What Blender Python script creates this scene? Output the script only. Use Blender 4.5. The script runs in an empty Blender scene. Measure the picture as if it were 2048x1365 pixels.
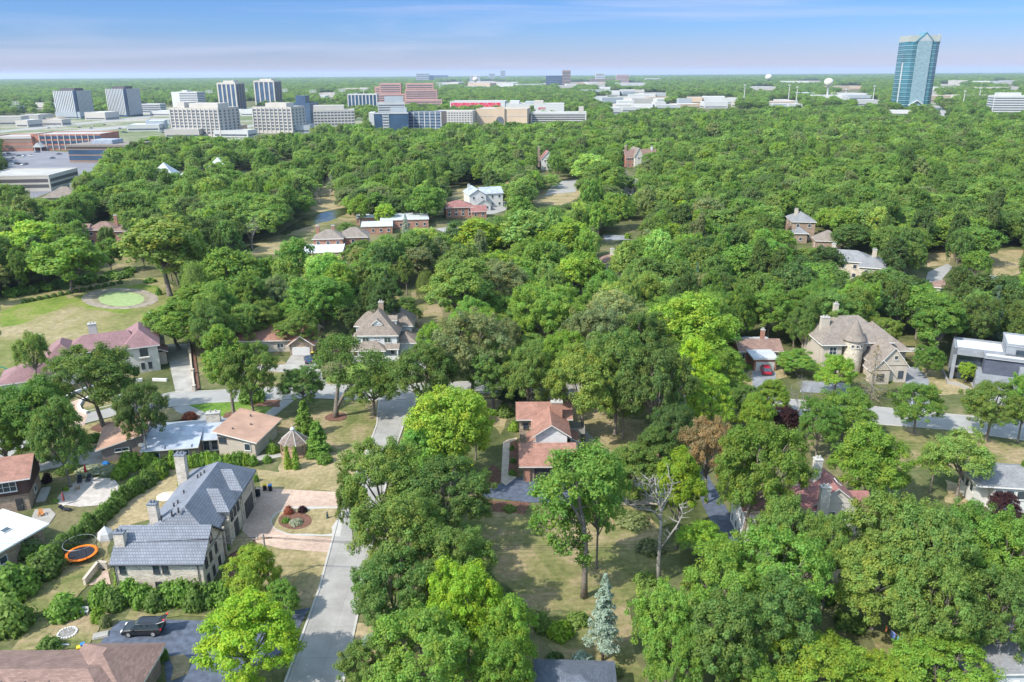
import bpy, bmesh, math, random
import numpy as np
from mathutils import Vector, Matrix
R = math.radians
SC = bpy.context.scene
COL = SC.collection
# ---------------------------------------------------------------- camera
CAMH = 65.0; FPX = 1593.0; PW, PH = 2048.0, 1365.0
PITCH = math.atan((PH/2 - 148.0)/FPX); ROLL = math.atan(12.5/2048)
cam_d = bpy.data.cameras.new('camera'); cam = bpy.data.objects.new('camera', cam_d); COL.objects.link(cam)
cam_d.sensor_width = 36.0; cam_d.lens = FPX/PW*36.0; cam_d.clip_start = 0.5; cam_d.clip_end = 60000
_f = np.array([0, math.cos(PITCH), -math.sin(PITCH)]); _r0 = np.array([1.0, 0, 0]); _u0 = np.cross(_r0, _f)
_r = math.cos(ROLL)*_r0 - math.sin(ROLL)*_u0; _u = math.sin(ROLL)*_r0 + math.cos(ROLL)*_u0
M = Matrix(((_r[0], _u[0], -_f[0], 0), (_r[1], _u[1], -_f[1], 0), (_r[2], _u[2], -_f[2], CAMH), (0, 0, 0, 1)))
cam.matrix_world = M
SC.camera = cam
def P(px, py, z=0.0):
    d = _f + _r*((px-PW/2)/FPX) - _u*((py-PH/2)/FPX)
    t = (z-CAMH)/d[2]
    return Vector((d[0]*t, d[1]*t, z))
def PIX(p):
    q = np.array([p[0], p[1], p[2]-CAMH]); zc = q@_f
    return (PW/2 + FPX*(q@_r)/zc, PH/2 - FPX*(q@_u)/zc, zc)
def PPM(px, py, z=0.0):            # photo pixels per metre there
    p = P(px, py, z); return FPX/PIX(p)[2]
# ---------------------------------------------------------------- light
SUN_EL = 46.0
SUN_DIR = Vector((0.82*math.cos(R(SUN_EL)), 0.57*math.cos(R(SUN_EL)), -math.sin(R(SUN_EL)))).normalized()   # way the light travels
sd = bpy.data.lights.new('sun', 'SUN'); so = bpy.data.objects.new('sun', sd); COL.objects.link(so)
sd.energy = 2.9; sd.angle = R(0.6); sd.color = (1.0, 0.95, 0.86)
so.rotation_euler = SUN_DIR.to_track_quat('-Z', 'Y').to_euler(); so.location = (0, 0, 200)
W = bpy.data.worlds.new('World'); SC.world = W; W.use_nodes = True
nt = W.node_tree; nt.nodes.clear()
def N(nt, t, **k):
    n = nt.nodes.new(t)
    for a, b in k.items(): setattr(n, a, b)
    return n
def build_world():
    L = nt.links
    out = N(nt, 'ShaderNodeOutputWorld'); bg = N(nt, 'ShaderNodeBackground'); bg.inputs[1].default_value = 0.15
    sky = N(nt, 'ShaderNodeTexSky', sky_type='NISHITA'); sky.sun_disc = False
    sky.sun_elevation = R(SUN_EL); sky.sun_rotation = math.atan2(-SUN_DIR.x, -SUN_DIR.y)
    sky.air_density = 1.0; sky.dust_density = 0.4; sky.ozone_density = 3.0; sky.altitude = 100
    tc = N(nt, 'ShaderNodeTexCoord'); sep = N(nt, 'ShaderNodeSeparateXYZ'); L.new(tc.outputs['Generated'], sep.inputs[0])
    # cloud veils: streaks stretched sideways
    mp = N(nt, 'ShaderNodeMapping'); mp.inputs['Scale'].default_value = (1.3, 1.3, 20.0); mp.inputs['Rotation'].default_value = (0, R(7), 0)
    mp.inputs['Location'].default_value = (0.37, 0.1, 0.42)
    L.new(tc.outputs['Generated'], mp.inputs[0])
    no = N(nt, 'ShaderNodeTexNoise'); no.inputs['Scale'].default_value = 1.7; no.inputs['Detail'].default_value = 7; no.inputs['Roughness'].default_value = 0.55
    no.inputs['Distortion'].default_value = 0.5
    L.new(mp.outputs[0], no.inputs['Vector'])
    cr = N(nt, 'ShaderNodeValToRGB'); cr.color_ramp.elements[0].position = 0.51; cr.color_ramp.elements[1].position = 0.74
    cr.color_ramp.elements[1].color = (0.32, 0.32, 0.32, 1)
    L.new(no.outputs[0], cr.inputs[0])
    # the blue of the low sky by height
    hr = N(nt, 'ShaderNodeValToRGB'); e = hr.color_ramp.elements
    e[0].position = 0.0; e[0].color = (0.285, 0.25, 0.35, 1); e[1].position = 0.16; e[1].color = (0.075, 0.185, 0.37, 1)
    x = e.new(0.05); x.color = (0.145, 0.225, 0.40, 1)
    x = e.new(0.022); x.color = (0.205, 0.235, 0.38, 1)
    x = e.new(0.42); x.color = (2.2, 1.9, 1.4, 1)  # overhead sky boosted and warmed beyond its natural level, added fill for the shadows
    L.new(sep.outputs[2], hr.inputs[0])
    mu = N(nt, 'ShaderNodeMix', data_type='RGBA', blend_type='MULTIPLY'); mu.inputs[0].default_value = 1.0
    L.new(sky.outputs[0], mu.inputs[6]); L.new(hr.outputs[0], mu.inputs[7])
    mx = N(nt, 'ShaderNodeMix', data_type='RGBA'); L.new(cr.outputs[0], mx.inputs[0]); L.new(mu.outputs[2], mx.inputs[6])
    mx.inputs[7].default_value = (2.5, 2.4, 2.9, 1)
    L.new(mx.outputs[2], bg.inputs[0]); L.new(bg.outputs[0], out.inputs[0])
build_world()
SC.view_settings.view_transform = 'Standard'; SC.view_settings.look = 'None'; SC.view_settings.gamma = 1
SC.view_settings.exposure = 1.28
try:
    SC.cycles.max_bounces = 6; SC.cycles.diffuse_bounces = 3; SC.cycles.glossy_bounces = 2; SC.cycles.transmission_bounces = 3
    SC.cycles.volume_bounces = 1; SC.cycles.transparent_max_bounces = 4; SC.cycles.caustics_reflective = False; SC.cycles.caustics_refractive = False
    SC.cycles.use_denoising = True
except Exception: pass
# ---------------------------------------------------------------- materials
MAT = {}
def mat(name, col, rough=0.8, noise=None, amt=0.15, scale=1.0, spec=0.3, metal=0.0, fine=None, bump=0.0, coord='Object', col2=None):
    """plain material with two octaves of tone variation fixed to the object"""
    if name in MAT: return MAT[name]
    m = bpy.data.materials.new(name); m.use_nodes = True; t = m.node_tree; b = t.nodes['Principled BSDF']
    b.inputs['Roughness'].default_value = rough; b.inputs['Metallic'].default_value = metal
    b.inputs['Specular IOR Level'].default_value = spec
    L = t.links
    tc = N(t, 'ShaderNodeTexCoord'); no = N(t, 'ShaderNodeTexNoise'); no.inputs['Scale'].default_value = scale; no.inputs['Detail'].default_value = 6
    L.new(tc.outputs[coord], no.inputs['Vector'])
    cr = N(t, 'ShaderNodeValToRGB'); c2 = col2 or tuple(c*(1-amt) for c in col)
    hi = tuple(min(1, c*(1+amt*0.8)) for c in col)
    cr.color_ramp.elements[0].position = 0.33; cr.color_ramp.elements[0].color = (*c2, 1)
    cr.color_ramp.elements[1].position = 0.67; cr.color_ramp.elements[1].color = (*hi, 1)
    L.new(no.outputs[0], cr.inputs[0]); L.new(cr.outputs[0], b.inputs['Base Color'])
    if bump:
        bu = N(t, 'ShaderNodeBump'); bu.inputs['Strength'].default_value = bump; n2 = N(t, 'ShaderNodeTexNoise'); n2.inputs['Scale'].default_value = scale*6
        L.new(tc.outputs[coord], n2.inputs['Vector']); L.new(n2.outputs[0], bu.inputs['Height']); L.new(bu.outputs[0], b.inputs['Normal'])
    MAT[name] = m; return m
def mat_courses(name, col, mortar, bw, bh, rough=0.85, msize=0.02, amt=0.25, bias=0.0, offset=0.5, uvk='UV', spec=0.3, bump=0.3, scale2=0.25):
    """bricks, shingles, tiles, pavers: laid in the UV map, which is in metres"""
    if name in MAT: return MAT[name]
    m = bpy.data.materials.new(name); m.use_nodes = True; t = m.node_tree; b = t.nodes['Principled BSDF']
    b.inputs['Roughness'].default_value = rough; b.inputs['Specular IOR Level'].default_value = spec; L = t.links
    tc = N(t, 'ShaderNodeTexCoord'); br = N(t, 'ShaderNodeTexBrick'); br.offset = offset
    br.inputs['Scale'].default_value = 1.0; br.inputs['Brick Width'].default_value = bw; br.inputs['Row Height'].default_value = bh
    br.inputs['Mortar Size'].default_value = msize; br.inputs['Mortar Smooth'].default_value = 0.3; br.inputs['Bias'].default_value = bias
    br.inputs['Color1'].default_value = (*[c*(1-amt) for c in col], 1); br.inputs['Color2'].default_value = (*[min(1, c*(1+amt)) for c in col], 1)
    br.inputs['Mortar'].default_value = (*mortar, 1)
    L.new(tc.outputs[uvk], br.inputs['Vector'])
    no = N(t, 'ShaderNodeTexNoise'); no.inputs['Scale'].default_value = scale2; no.inputs['Detail'].default_value = 7; no.inputs['Roughness'].default_value = 0.65; L.new(tc.outputs[uvk], no.inputs['Vector'])
    mr = N(t, 'ShaderNodeMapRange'); mr.inputs[1].default_value = 0.3; mr.inputs[2].default_value = 0.7; mr.inputs[3].default_value = 0.78; mr.inputs[4].default_value = 1.18
    L.new(no.outputs[0], mr.inputs[0])
    mu = N(t, 'ShaderNodeMix', data_type='RGBA', blend_type='MULTIPLY'); mu.inputs[0].default_value = 1
    L.new(br.outputs[0], mu.inputs[6]); L.new(mr.outputs[0], mu.inputs[7]); L.new(mu.outputs[2], b.inputs['Base Color'])
    bu = N(t, 'ShaderNodeBump'); bu.inputs['Strength'].default_value = bump; bu.inputs['Distance'].default_value = 0.05; bu.invert = True
    L.new(br.outputs['Fac'], bu.inputs['Height']); L.new(bu.outputs[0], b.inputs['Normal'])
    MAT[name] = m; return m
def mat_ground(name, cols, s1=0.05, s2=0.6, rough=0.95, stripe=None, lo=0.35, hi=0.65):
    """ground cover: broad patches of the given colours with a finer mottling"""
    if name in MAT: return MAT[name]
    m = bpy.data.materials.new(name); m.use_nodes = True; t = m.node_tree; b = t.nodes['Principled BSDF']; L = t.links
    b.inputs['Roughness'].default_value = rough; b.inputs['Specular IOR Level'].default_value = 0.1
    ge = N(t, 'ShaderNodeNewGeometry')
    no = N(t, 'ShaderNodeTexNoise'); no.inputs['Scale'].default_value = s1; no.inputs['Detail'].default_value = 8; no.inputs['Roughness'].default_value = 0.62; no.inputs['Distortion'].default_value = 0.6
    L.new(ge.outputs['Position'], no.inputs['Vector'])
    fac = no.outputs[0]
    if stripe:
        wv = N(t, 'ShaderNodeTexWave'); wv.inputs['Scale'].default_value = stripe[0]; wv.inputs['Distortion'].default_value = 1.2; wv.inputs['Detail'].default_value = 2
        mp = N(t, 'ShaderNodeMapping'); mp.inputs['Rotation'].default_value = (0, 0, R(stripe[1])); L.new(ge.outputs['Position'], mp.inputs[0]); L.new(mp.outputs[0], wv.inputs['Vector'])
        ma = N(t, 'ShaderNodeMath', operation='MULTIPLY_ADD'); ma.inputs[1].default_value = stripe[2]; L.new(wv.outputs['Fac'], ma.inputs[0]); L.new(fac, ma.inputs[2]); fac = ma.outputs[0]
    cr = N(t, 'ShaderNodeValToRGB'); n = len(cols); e = cr.color_ramp.elements
    e[0].position = lo; e[0].color = (*cols[0], 1); e[1].position = hi; e[1].color = (*cols[-1], 1)
    for i in range(1, n-1):
        x = e.new(lo+(hi-lo)*i/(n-1)); x.color = (*cols[i], 1)
    L.new(fac, cr.inputs[0])
    n2 = N(t, 'ShaderNodeTexNoise'); n2.inputs['Scale'].default_value = s2; n2.inputs['Detail'].default_value = 8; n2.inputs['Roughness'].default_value = 0.75; L.new(ge.outputs['Position'], n2.inputs['Vector'])
    mr = N(t, 'ShaderNodeMapRange'); mr.inputs[1].default_value = 0.3; mr.inputs[2].default_value = 0.7; mr.inputs[3].default_value = 0.62; mr.inputs[4].default_value = 1.35; L.new(n2.outputs[0], mr.inputs[0])
    mu = N(t, 'ShaderNodeMix', data_type='RGBA', blend_type='MULTIPLY'); mu.inputs[0].default_value = 1; L.new(cr.outputs[0], mu.inputs[6]); L.new(mr.outputs[0], mu.inputs[7])
    L.new(mu.outputs[2], b.inputs['Base Color'])
    bu = N(t, 'ShaderNodeBump'); bu.inputs['Strength'].default_value = 0.6; bu.inputs['Distance'].default_value = 0.1; L.new(n2.outputs[0], bu.inputs['Height']); L.new(bu.outputs[0], b.inputs['Normal'])
    MAT[name] = m; return m
def mat_leaf(name, instanced=None):
    m = bpy.data.materials.new(name); m.use_nodes = True; t = m.node_tree; L = t.links; b = t.nodes['Principled BSDF']; out = t.nodes['Material Output']
    b.inputs['Roughness'].default_value = 0.62; b.inputs['Specular IOR Level'].default_value = 0.25
    oi = N(t, 'ShaderNodeObjectInfo'); at = N(t, 'ShaderNodeAttribute'); at.attribute_name = 'lv'
    if instanced:
        cr = N(t, 'ShaderNodeValToRGB'); e = cr.color_ramp.elements; n = len(instanced)
        e[0].position = 0; e[0].color = (*instanced[0], 1); e[1].position = 1; e[1].color = (*instanced[-1], 1)
        for i in range(1, n-1):
            x = e.new(i/(n-1)); x.color = (*instanced[i], 1)
        L.new(oi.outputs['Random'], cr.inputs[0]); src = cr.outputs[0]
    else: src = oi.outputs['Color']
    mu = N(t, 'ShaderNodeMix', data_type='RGBA', blend_type='MULTIPLY'); mu.inputs[0].default_value = 1
    L.new(src, mu.inputs[6]); L.new(at.outputs['Color'], mu.inputs[7]); L.new(mu.outputs[2], b.inputs['Base Color'])
    tr = N(t, 'ShaderNodeBsdfTranslucent'); m2 = N(t, 'ShaderNodeMix', data_type='RGBA', blend_type='MULTIPLY'); m2.inputs[0].default_value = 1; m2.inputs[7].default_value = (1.35, 1.42, 0.85, 1)
    L.new(mu.outputs[2], m2.inputs[6]); L.new(m2.outputs[2], tr.inputs[0])
    ms = N(t, 'ShaderNodeMixShader'); ms.inputs[0].default_value = 0.48; L.new(b.outputs[0], ms.inputs[1]); L.new(tr.outputs[0], ms.inputs[2]); L.new(ms.outputs[0], out.inputs[0])
    MAT[name] = m; return m
# ---------------------------------------------------------------- objects
def tag(o, label=None, cat=None, group=None, kind=None):
    if label: o['label'] = label
    if cat: o['category'] = cat
    if group: o['group'] = group
    if kind: o['kind'] = kind
    return o
def empty(name, loc=(0, 0, 0), rz=0.0, label=None, cat=None, group=None):
    o = bpy.data.objects.new(name, None); COL.objects.link(o); o.location = loc; o.rotation_euler = (0, 0, rz); o.empty_display_size = 0.5
    return tag(o, label, cat, group)
class MB:
    """collects faces; builds ONE mesh object. UVs in metres, laid by each face's own plane."""
    def __init__(s): s.v = []; s.f = []; s.marks = [(0, 0)]
    def mt(s, k): s.marks.append((len(s.f), k)); return s      # material slot of the faces that follow
    def face(s, pts):
        n = len(s.v); s.v += [tuple(p) for p in pts]; s.f.append(tuple(range(n, n+len(pts)))); return s
    def box(s, x0, y0, z0, x1, y1, z1):
        n = len(s.v); s.v += [(x0, y0, z0), (x1, y0, z0), (x1, y1, z0), (x0, y1, z0), (x0, y0, z1), (x1, y0, z1), (x1, y1, z1), (x0, y1, z1)]
        s.f += [tuple(n+i for i in q) for q in ((0, 3, 2, 1), (4, 5, 6, 7), (0, 1, 5, 4), (1, 2, 6, 5), (2, 3, 7, 6), (3, 0, 4, 7))]; return s
    def prism(s, poly, z0, z1):      # poly: list of (x, y) counter-clockwise
        n = len(s.v); k = len(poly)
        s.v += [(x, y, z0) for x, y in poly] + [(x, y, z1) for x, y in poly]
        s.f.append(tuple(n+i for i in reversed(range(k)))); s.f.append(tuple(n+k+i for i in range(k)))
        for i in range(k): j = (i+1) % k; s.f.append((n+i, n+j, n+k+j, n+k+i))
        return s
    def slab(s, pts, t):             # a sloping face given thickness t downwards
        n = len(s.v); k = len(pts); s.v += [tuple(p) for p in pts] + [(p[0], p[1], p[2]-t) for p in pts]
        s.mt(0); s.f.append(tuple(n+i for i in range(k))); s.mt(1); s.f.append(tuple(n+k+i for i in reversed(range(k))))
        for i in range(k): j = (i+1) % k; s.f.append((n+j, n+i, n+k+i, n+k+j))
        return s
    def tube(s, pts, rad, sides=6, cap=True):
        rings = []; pts = [Vector(p) for p in pts]
        for i, p in enumerate(pts):
            d = (pts[min(i+1, len(pts)-1)]-pts[max(i-1, 0)]).normalized(); a = d.orthogonal().normalized() if i == 0 or True else a
            ref = Vector((1, 0, 0)) if abs(d.x) < 0.8 else Vector((0, 1, 0)); a = d.cross(ref).normalized(); b = d.cross(a)
            r = rad[i] if hasattr(rad, '__len__') else rad; n = len(s.v)
            for k in range(sides):
                an = 2*math.pi*k/sides; q = p+a*math.cos(an)*r+b*math.sin(an)*r; s.v.append(tuple(q))
            rings.append(n)
        for i in range(len(rings)-1):
            for k in range(sides):
                k2 = (k+1) % sides; s.f.append((rings[i]+k, rings[i]+k2, rings[i+1]+k2, rings[i+1]+k))
        if cap:
            s.f.append(tuple(rings[-1]+k for k in range(sides))); s.f.append(tuple(rings[0]+k for k in reversed(range(sides))))
        return s
    def lathe(s, prof, sides=16, c=(0, 0), cap=True):
        rings = []
        for r, z in prof:
            n = len(s.v); rings.append(n)
            for k in range(sides): an = 2*math.pi*k/sides; s.v.append((c[0]+r*math.cos(an), c[1]+r*math.sin(an), z))
        for i in range(len(rings)-1):
            for k in range(sides): k2 = (k+1) % sides; s.f.append((rings[i]+k, rings[i]+k2, rings[i+1]+k2, rings[i+1]+k))
        if cap: s.f.append(tuple(rings[-1]+k for k in range(sides))); s.f.append(tuple(rings[0]+k for k in reversed(range(sides))))
        return s
    def mesh(s, name, m, smooth=False, world_uv=False):
        me = bpy.data.meshes.new(name); me.from_pydata(s.v, [], s.f); me.update()
        ms = m if isinstance(m, (list, tuple)) else [m]
        for x in ms: me.materials.append(x)
        if len(s.marks) > 1:
            mi = np.zeros(len(s.f), 'i')
            for a, k in s.marks: mi[a:] = k
            me.polygons.foreach_set('material_index', mi)
        uv = me.uv_layers.new(name='UVMap'); co = [v.co for v in me.vertices]
        buf = np.zeros(len(me.loops)*2, 'f')
        for p in me.polygons:
            n = p.normal
            if abs(n.z) > 0.985: a = Vector((1, 0, 0)); b = Vector((0, 1, 0))
            else: a = Vector((-n.y, n.x, 0)).normalized(); b = n.cross(a)
            for li in p.loop_indices:
                c = co[me.loops[li].vertex_index]; buf[2*li] = c.dot(a); buf[2*li+1] = c.dot(b)
        uv.data.foreach_set('uv', buf)
        if smooth: me.polygons.foreach_set('use_smooth', [True]*len(me.polygons))
        return me
    def build(s, name, m, parent=None, loc=None, rz=0, smooth=False):
        o = bpy.data.objects.new(name, s.mesh(name, m, smooth)); COL.objects.link(o)
        if parent: o.parent = parent
        if loc is not None: o.location = loc; o.rotation_euler = (0, 0, rz)
        return o
def children(o): return list(o.children)
def copy_tree(o, parent=None):
    c = o.copy(); COL.objects.link(c); c.parent = parent
    for ch in list(o.children): copy_tree(ch, c)
    return c
SHEETS = [0]
def sheet(name, pts, z, m, kind='structure', label=None, cat=None, px=True, th=None):
    """a flat sheet on the ground; pts in photo pixels projected onto the ground (px) or in metres"""
    q = [P(x, y, 0) if px else Vector((x, y, 0)) for x, y in pts]
    SHEETS[0] += 1; z = 0.01+SHEETS[0]*0.0009       # each sheet just above the ones laid before it
    if name in ('lawn', 'flowerbed', 'meadow', 'creek', 'pond_bank'):      # ragged natural edges
        rr = random.Random(SHEETS[0]); w = []
        for i in range(len(q)):
            a, b = q[i], q[(i+1) % len(q)]; L_ = (b-a).length; k = max(1, min(60, int(L_/1.6))); nrm = Vector((-(b-a).y, (b-a).x, 0)).normalized() if L_ > 1e-6 else Vector((0, 0, 0)); ph = rr.random()*6; am = {'lawn': 0.38, 'creek': 0.5}.get(name, 0.15)
            for j in range(k): t = j/k; w.append(a.lerp(b, t)+nrm*(am*(math.sin(ph+t*L_*0.45)+rr.uniform(-0.6, 0.6))*min(1, 4*t*(1-t)+0.2)))
        q = w
    bm = bmesh.new(); vs = [bm.verts.new((p.x, p.y, z)) for p in q]
    f = bm.faces.new(vs); f.normal_update()
    if f.normal.z < 0: f.normal_flip()
    bmesh.ops.triangulate(bm, faces=bm.faces[:])
    if th:
        r = bmesh.ops.extrude_face_region(bm, geom=bm.faces[:])
        for v in [g for g in r['geom'] if isinstance(g, bmesh.types.BMVert)]: v.co.z -= th
    me = bpy.data.meshes.new(name); bm.to_mesh(me); bm.free(); me.materials.append(m)
    uv = me.uv_layers.new(name='UVMap')
    for l in me.loops: c = me.vertices[l.vertex_index].co; uv.data[l.index].uv = (c.x, c.y)
    o = bpy.data.objects.new(name, me); COL.objects.link(o)
    return tag(o, label, cat, None, kind)
# ---------------------------------------------------------------- trees
LEAF = mat_leaf('leaves')
BARK = mat('bark', (0.17, 0.145, 0.12), 0.95, amt=0.4, scale=3.0, bump=0.6)
BARKL = mat('pale bark', (0.24, 0.225, 0.205), 0.95, amt=0.3, scale=3.0, bump=0.5)
def mesh_quads(name, c, n, s, lv, m, asp=0.75, rng=None):
    N_ = len(c); ref = rng.normal(size=(N_, 3)); n = n/np.linalg.norm(n, axis=1)[:, None]
    a = np.cross(n, ref); a /= np.linalg.norm(a, axis=1)[:, None]; b = np.cross(n, a); s = s[:, None]
    v = np.empty((N_, 4, 3), 'f'); bend = n*s*0.25
    v[:, 0] = c-a*s; v[:, 1] = c-b*s*asp+bend; v[:, 2] = c+a*s; v[:, 3] = c+b*s*asp+bend
    me = bpy.data.meshes.new(name); me.vertices.add(N_*4); me.vertices.foreach_set('co', v.reshape(-1))
    me.loops.add(N_*4); me.loops.foreach_set('vertex_index', np.arange(N_*4, dtype='i'))
    me.polygons.add(N_); me.polygons.foreach_set('loop_start', np.arange(0, N_*4, 4, dtype='i')); me.polygons.foreach_set('loop_total', np.full(N_, 4, 'i'))
    at = me.attributes.new('lv', 'FLOAT_COLOR', 'FACE'); col = np.ones((N_, 4), 'f'); col[:, :3] = lv; at.data.foreach_set('color', col.reshape(-1))
    me.update(); me.materials.append(m); return me
def ball_pts(rng, k, p=0.45):
    d = rng.normal(size=(k, 3)); d /= np.linalg.norm(d, axis=1)[:, None]; return d*(rng.random(k)**p)[:, None], d
def make_broad(name, seed, H=18.0, Rw=7.0, base=0.28, nl=11, lob=0.42, csz=1.15, nleaf=11000, leaf=0.26, gap=0.0, shape='round', low=0.15, lobes=None, stems=None):
    """(crown mesh, trunk mesh) of a broadleaf tree H tall and 2*Rw wide: lobes > clumps > leaf faces"""
    rng = np.random.default_rng(seed); zc = H*(base+(1-base)*0.48); hz = H*(1-base)*0.5
    # lobes spread over the crown's ellipsoid
    L = []; tries = 0
    ga = rng.random()*6.28
    for i in range(nl):
        u = (i+0.5)/nl; zz = 1-1.62*u; rr = math.sqrt(max(0.0, 1-zz*zz)); a = ga+i*2.39996+rng.normal()*0.25
        k = {'round': 0.62, 'wide': 0.70, 'tall': 0.58, 'vase': 0.66}[shape]
        if shape == 'vase': rr *= (0.75+0.45*max(zz, 0))
        if shape == 'wide' and zz < 0: rr *= 0.9
        rl = Rw*lob*(0.8+0.45*rng.random())*(1.0 if shape != 'tall' else 0.9)
        c = np.array([math.cos(a)*rr*Rw*k, math.sin(a)*rr*Rw*k, zc+zz*hz*0.62]); c += rng.normal(size=3)*Rw*0.07
        L.append((c, rl))
    if shape != 'wide': L.append((np.array([0, 0, zc+hz*0.1]), Rw*0.5))
    if lobes: L = [(np.array(l[:3], float), l[3]) for l in lobes]
    tot = sum(l[1]**2 for l in L); C = []
    vol = (Rw*Rw)/(csz*csz)
    ncl = int(vol*(7.5 if shape != 'wide' else 6.5)*(1-gap))
    for c, rl in L:
        k = max(4, int(ncl*rl*rl/tot)); d = rng.normal(size=(k*3, 3)); d /= np.linalg.norm(d, axis=1)[:, None]
        out = c-np.array([0, 0, zc-hz*0.3]); out = out/ (np.linalg.norm(out)+1e-6)
        sc = d@out*0.55+d[:, 2]*0.42+rng.normal(size=k*3)*0.5; d = d[np.argsort(-sc)[:k]]
        q = c+d*np.array([1, 1, 0.9])*rl*((0.68+0.62*rng.random((k, 1))**2) if shape == 'wide' else (0.74+0.42*rng.random((k, 1))))
        for x in q: C.append((x, csz*(0.65+0.6*rng.random())))
    cc = np.array([x[0] for x in C]); cr = np.array([x[1] for x in C])
    cc[:, 2] = np.clip(cc[:, 2], H*low, H-0.4)
    per = max(3, int(nleaf/len(C))); K = len(C)*per; idx = np.repeat(np.arange(len(C)), per)
    off, dr = ball_pts(rng, K, 0.35); pts = cc[idx]+off*cr[idx][:, None]*np.array([1, 1, 0.82])
    ctr = np.array([0, 0, zc-hz*0.4]); o2 = pts-ctr; o2 /= np.linalg.norm(o2, axis=1)[:, None]
    nrm = dr*0.8+o2*0.55+np.array([0, 0, 0.35])+rng.normal(size=(K, 3))*0.42
    lv = (0.86+0.28*rng.random(len(C)))[idx]*(0.78+0.44*rng.random(K)); warm = (rng.random(len(C))**2*0.20-0.06)[idx]+rng.normal(size=K)*0.06
    lv3 = np.stack([lv*(1+warm*1.4), lv, lv*(1-warm)], 1).clip(0.2, 1.7)
    cm = mesh_quads(name+'_crown', pts, nrm, leaf*(0.45+1.05*rng.random(K)), lv3, LEAF, rng=rng)
    # trunk and limbs
    mb = MB(); rb = 0.022*H; bend = rng.normal(size=2)*0.25; hb = H*(base+0.05)
    top = Vector((bend[0], bend[1], hb+H*0.18))
    if stems:
        for st in stems: mb.tube([p[:3] for p in st], [p[3] for p in st], 8)
        for c, rl in L:
            e = Vector(c); p = min((p for st in stems for p in st[1:]), key=lambda p: (Vector(p[:3])-e).length+(4 if p[2] > c[2] else 0)); s = Vector(p[:3]); mid = s.lerp(e, 0.5)+Vector((0, 0, 0.3))
            mb.tube([s, mid, e], [p[3]*0.6, p[3]*0.4, 0.06], 5, cap=False)
            for j in np.argsort(np.linalg.norm(cc-np.array(c), axis=1))[:12:2]: mb.tube([mid.lerp(e, 0.6), Vector(cc[j])], [0.07, 0.03], 4, cap=False)
        return cm, mb.mesh(name+'_trunk', BARK, True)
    mb.tube([(0, 0, -0.3), (0, 0, 0.35), (bend[0]*0.3, bend[1]*0.3, hb*0.5), (bend[0]*0.8, bend[1]*0.8, hb), top], [rb*1.5, rb*1.05, rb*0.86, rb*0.75, rb*0.5], 8)
    order = list(range(len(L)))
    for i in order:
        c, rl = L[i]; t = 0.15+0.8*rng.random(); s = Vector((bend[0]*0.8, bend[1]*0.8, hb*(0.85+0.1*t))).lerp(top, t*0.9); e = Vector(c)
        mid = s.lerp(e, 0.5)+Vector((0, 0, -rl*0.15+0.3)); r = rb*(0.30+0.12*rng.random())
        mb.tube([s, mid, e], [r*1.3, r, r*0.4], 5, cap=False)
        near = np.argsort(np.linalg.norm(cc-np.array(c), axis=1))[:14][::2]
        for j in near[:6]:
            mb.tube([mid.lerp(e, 0.55), Vector(cc[j])], [r*0.42, r*0.12], 4, cap=False)
    return cm, mb.mesh(name+'_trunk', BARK, True)
def make_conifer(name, seed, H=14.0, Rw=3.4, nleaf=6000, leaf=0.3, base=0.06, tiers=16, open_=0.0, bark=None):
    rng = np.random.default_rng(seed); mb = MB(); rb = 0.014*H
    mb.tube([(0, 0, -0.3), (0, 0, H*0.5), (0, 0, H*0.97)], [rb*1.2, rb*0.8, rb*0.15], 7)
    P_ = []; Nn = []; S = []
    for t in range(tiers):
        u = t/(tiers-1); z = H*(base+(0.97-base)*u); r = Rw*(1-u)**0.85*(0.85+0.3*rng.random())+0.25; nb = int(6+5*(1-u))
        for b in range(nb):
            a = rng.random()*6.28; ln = r*(0.75+0.4*rng.random()); ca, sa = math.cos(a), math.sin(a); droop = -0.22*ln
            if rng.random() < 0.7: mb.tube([(0, 0, z), (ca*ln*0.85, sa*ln*0.85, z+droop*0.6)], [rb*0.22, rb*0.07], 4, cap=False)
            k = max(6, int(nleaf/tiers/nb*(1-open_)*(1.5-u)))
            f = rng.random(k)**0.6; wd = (0.18+0.25*(1-f))*ln
            off = rng.normal(size=k)*wd*0.5
            x = ca*ln*f-sa*off; y = sa*ln*f+ca*off; zz = z+droop*f*f+rng.normal(size=k)*0.12-np.abs(off)*0.15+0.12
            P_.append(np.stack([x, y, zz], 1)); Nn.append(np.stack([ca*0.6+0*x, sa*0.6+0*x, 0.8+0*x], 1)+rng.normal(size=(k, 3))*0.45); S.append(leaf*(0.6+0.7*rng.random(k)))
    p = np.concatenate(P_); n = np.concatenate(Nn); s = np.concatenate(S); K = len(p); lv = 0.75+0.5*rng.random(K); lv3 = np.stack([lv, lv, lv], 1)
    return mesh_quads(name+'_crown', p, n, s, lv3, LEAF, 0.5, rng), mb.mesh(name+'_trunk', bark or BARK, True)
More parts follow.
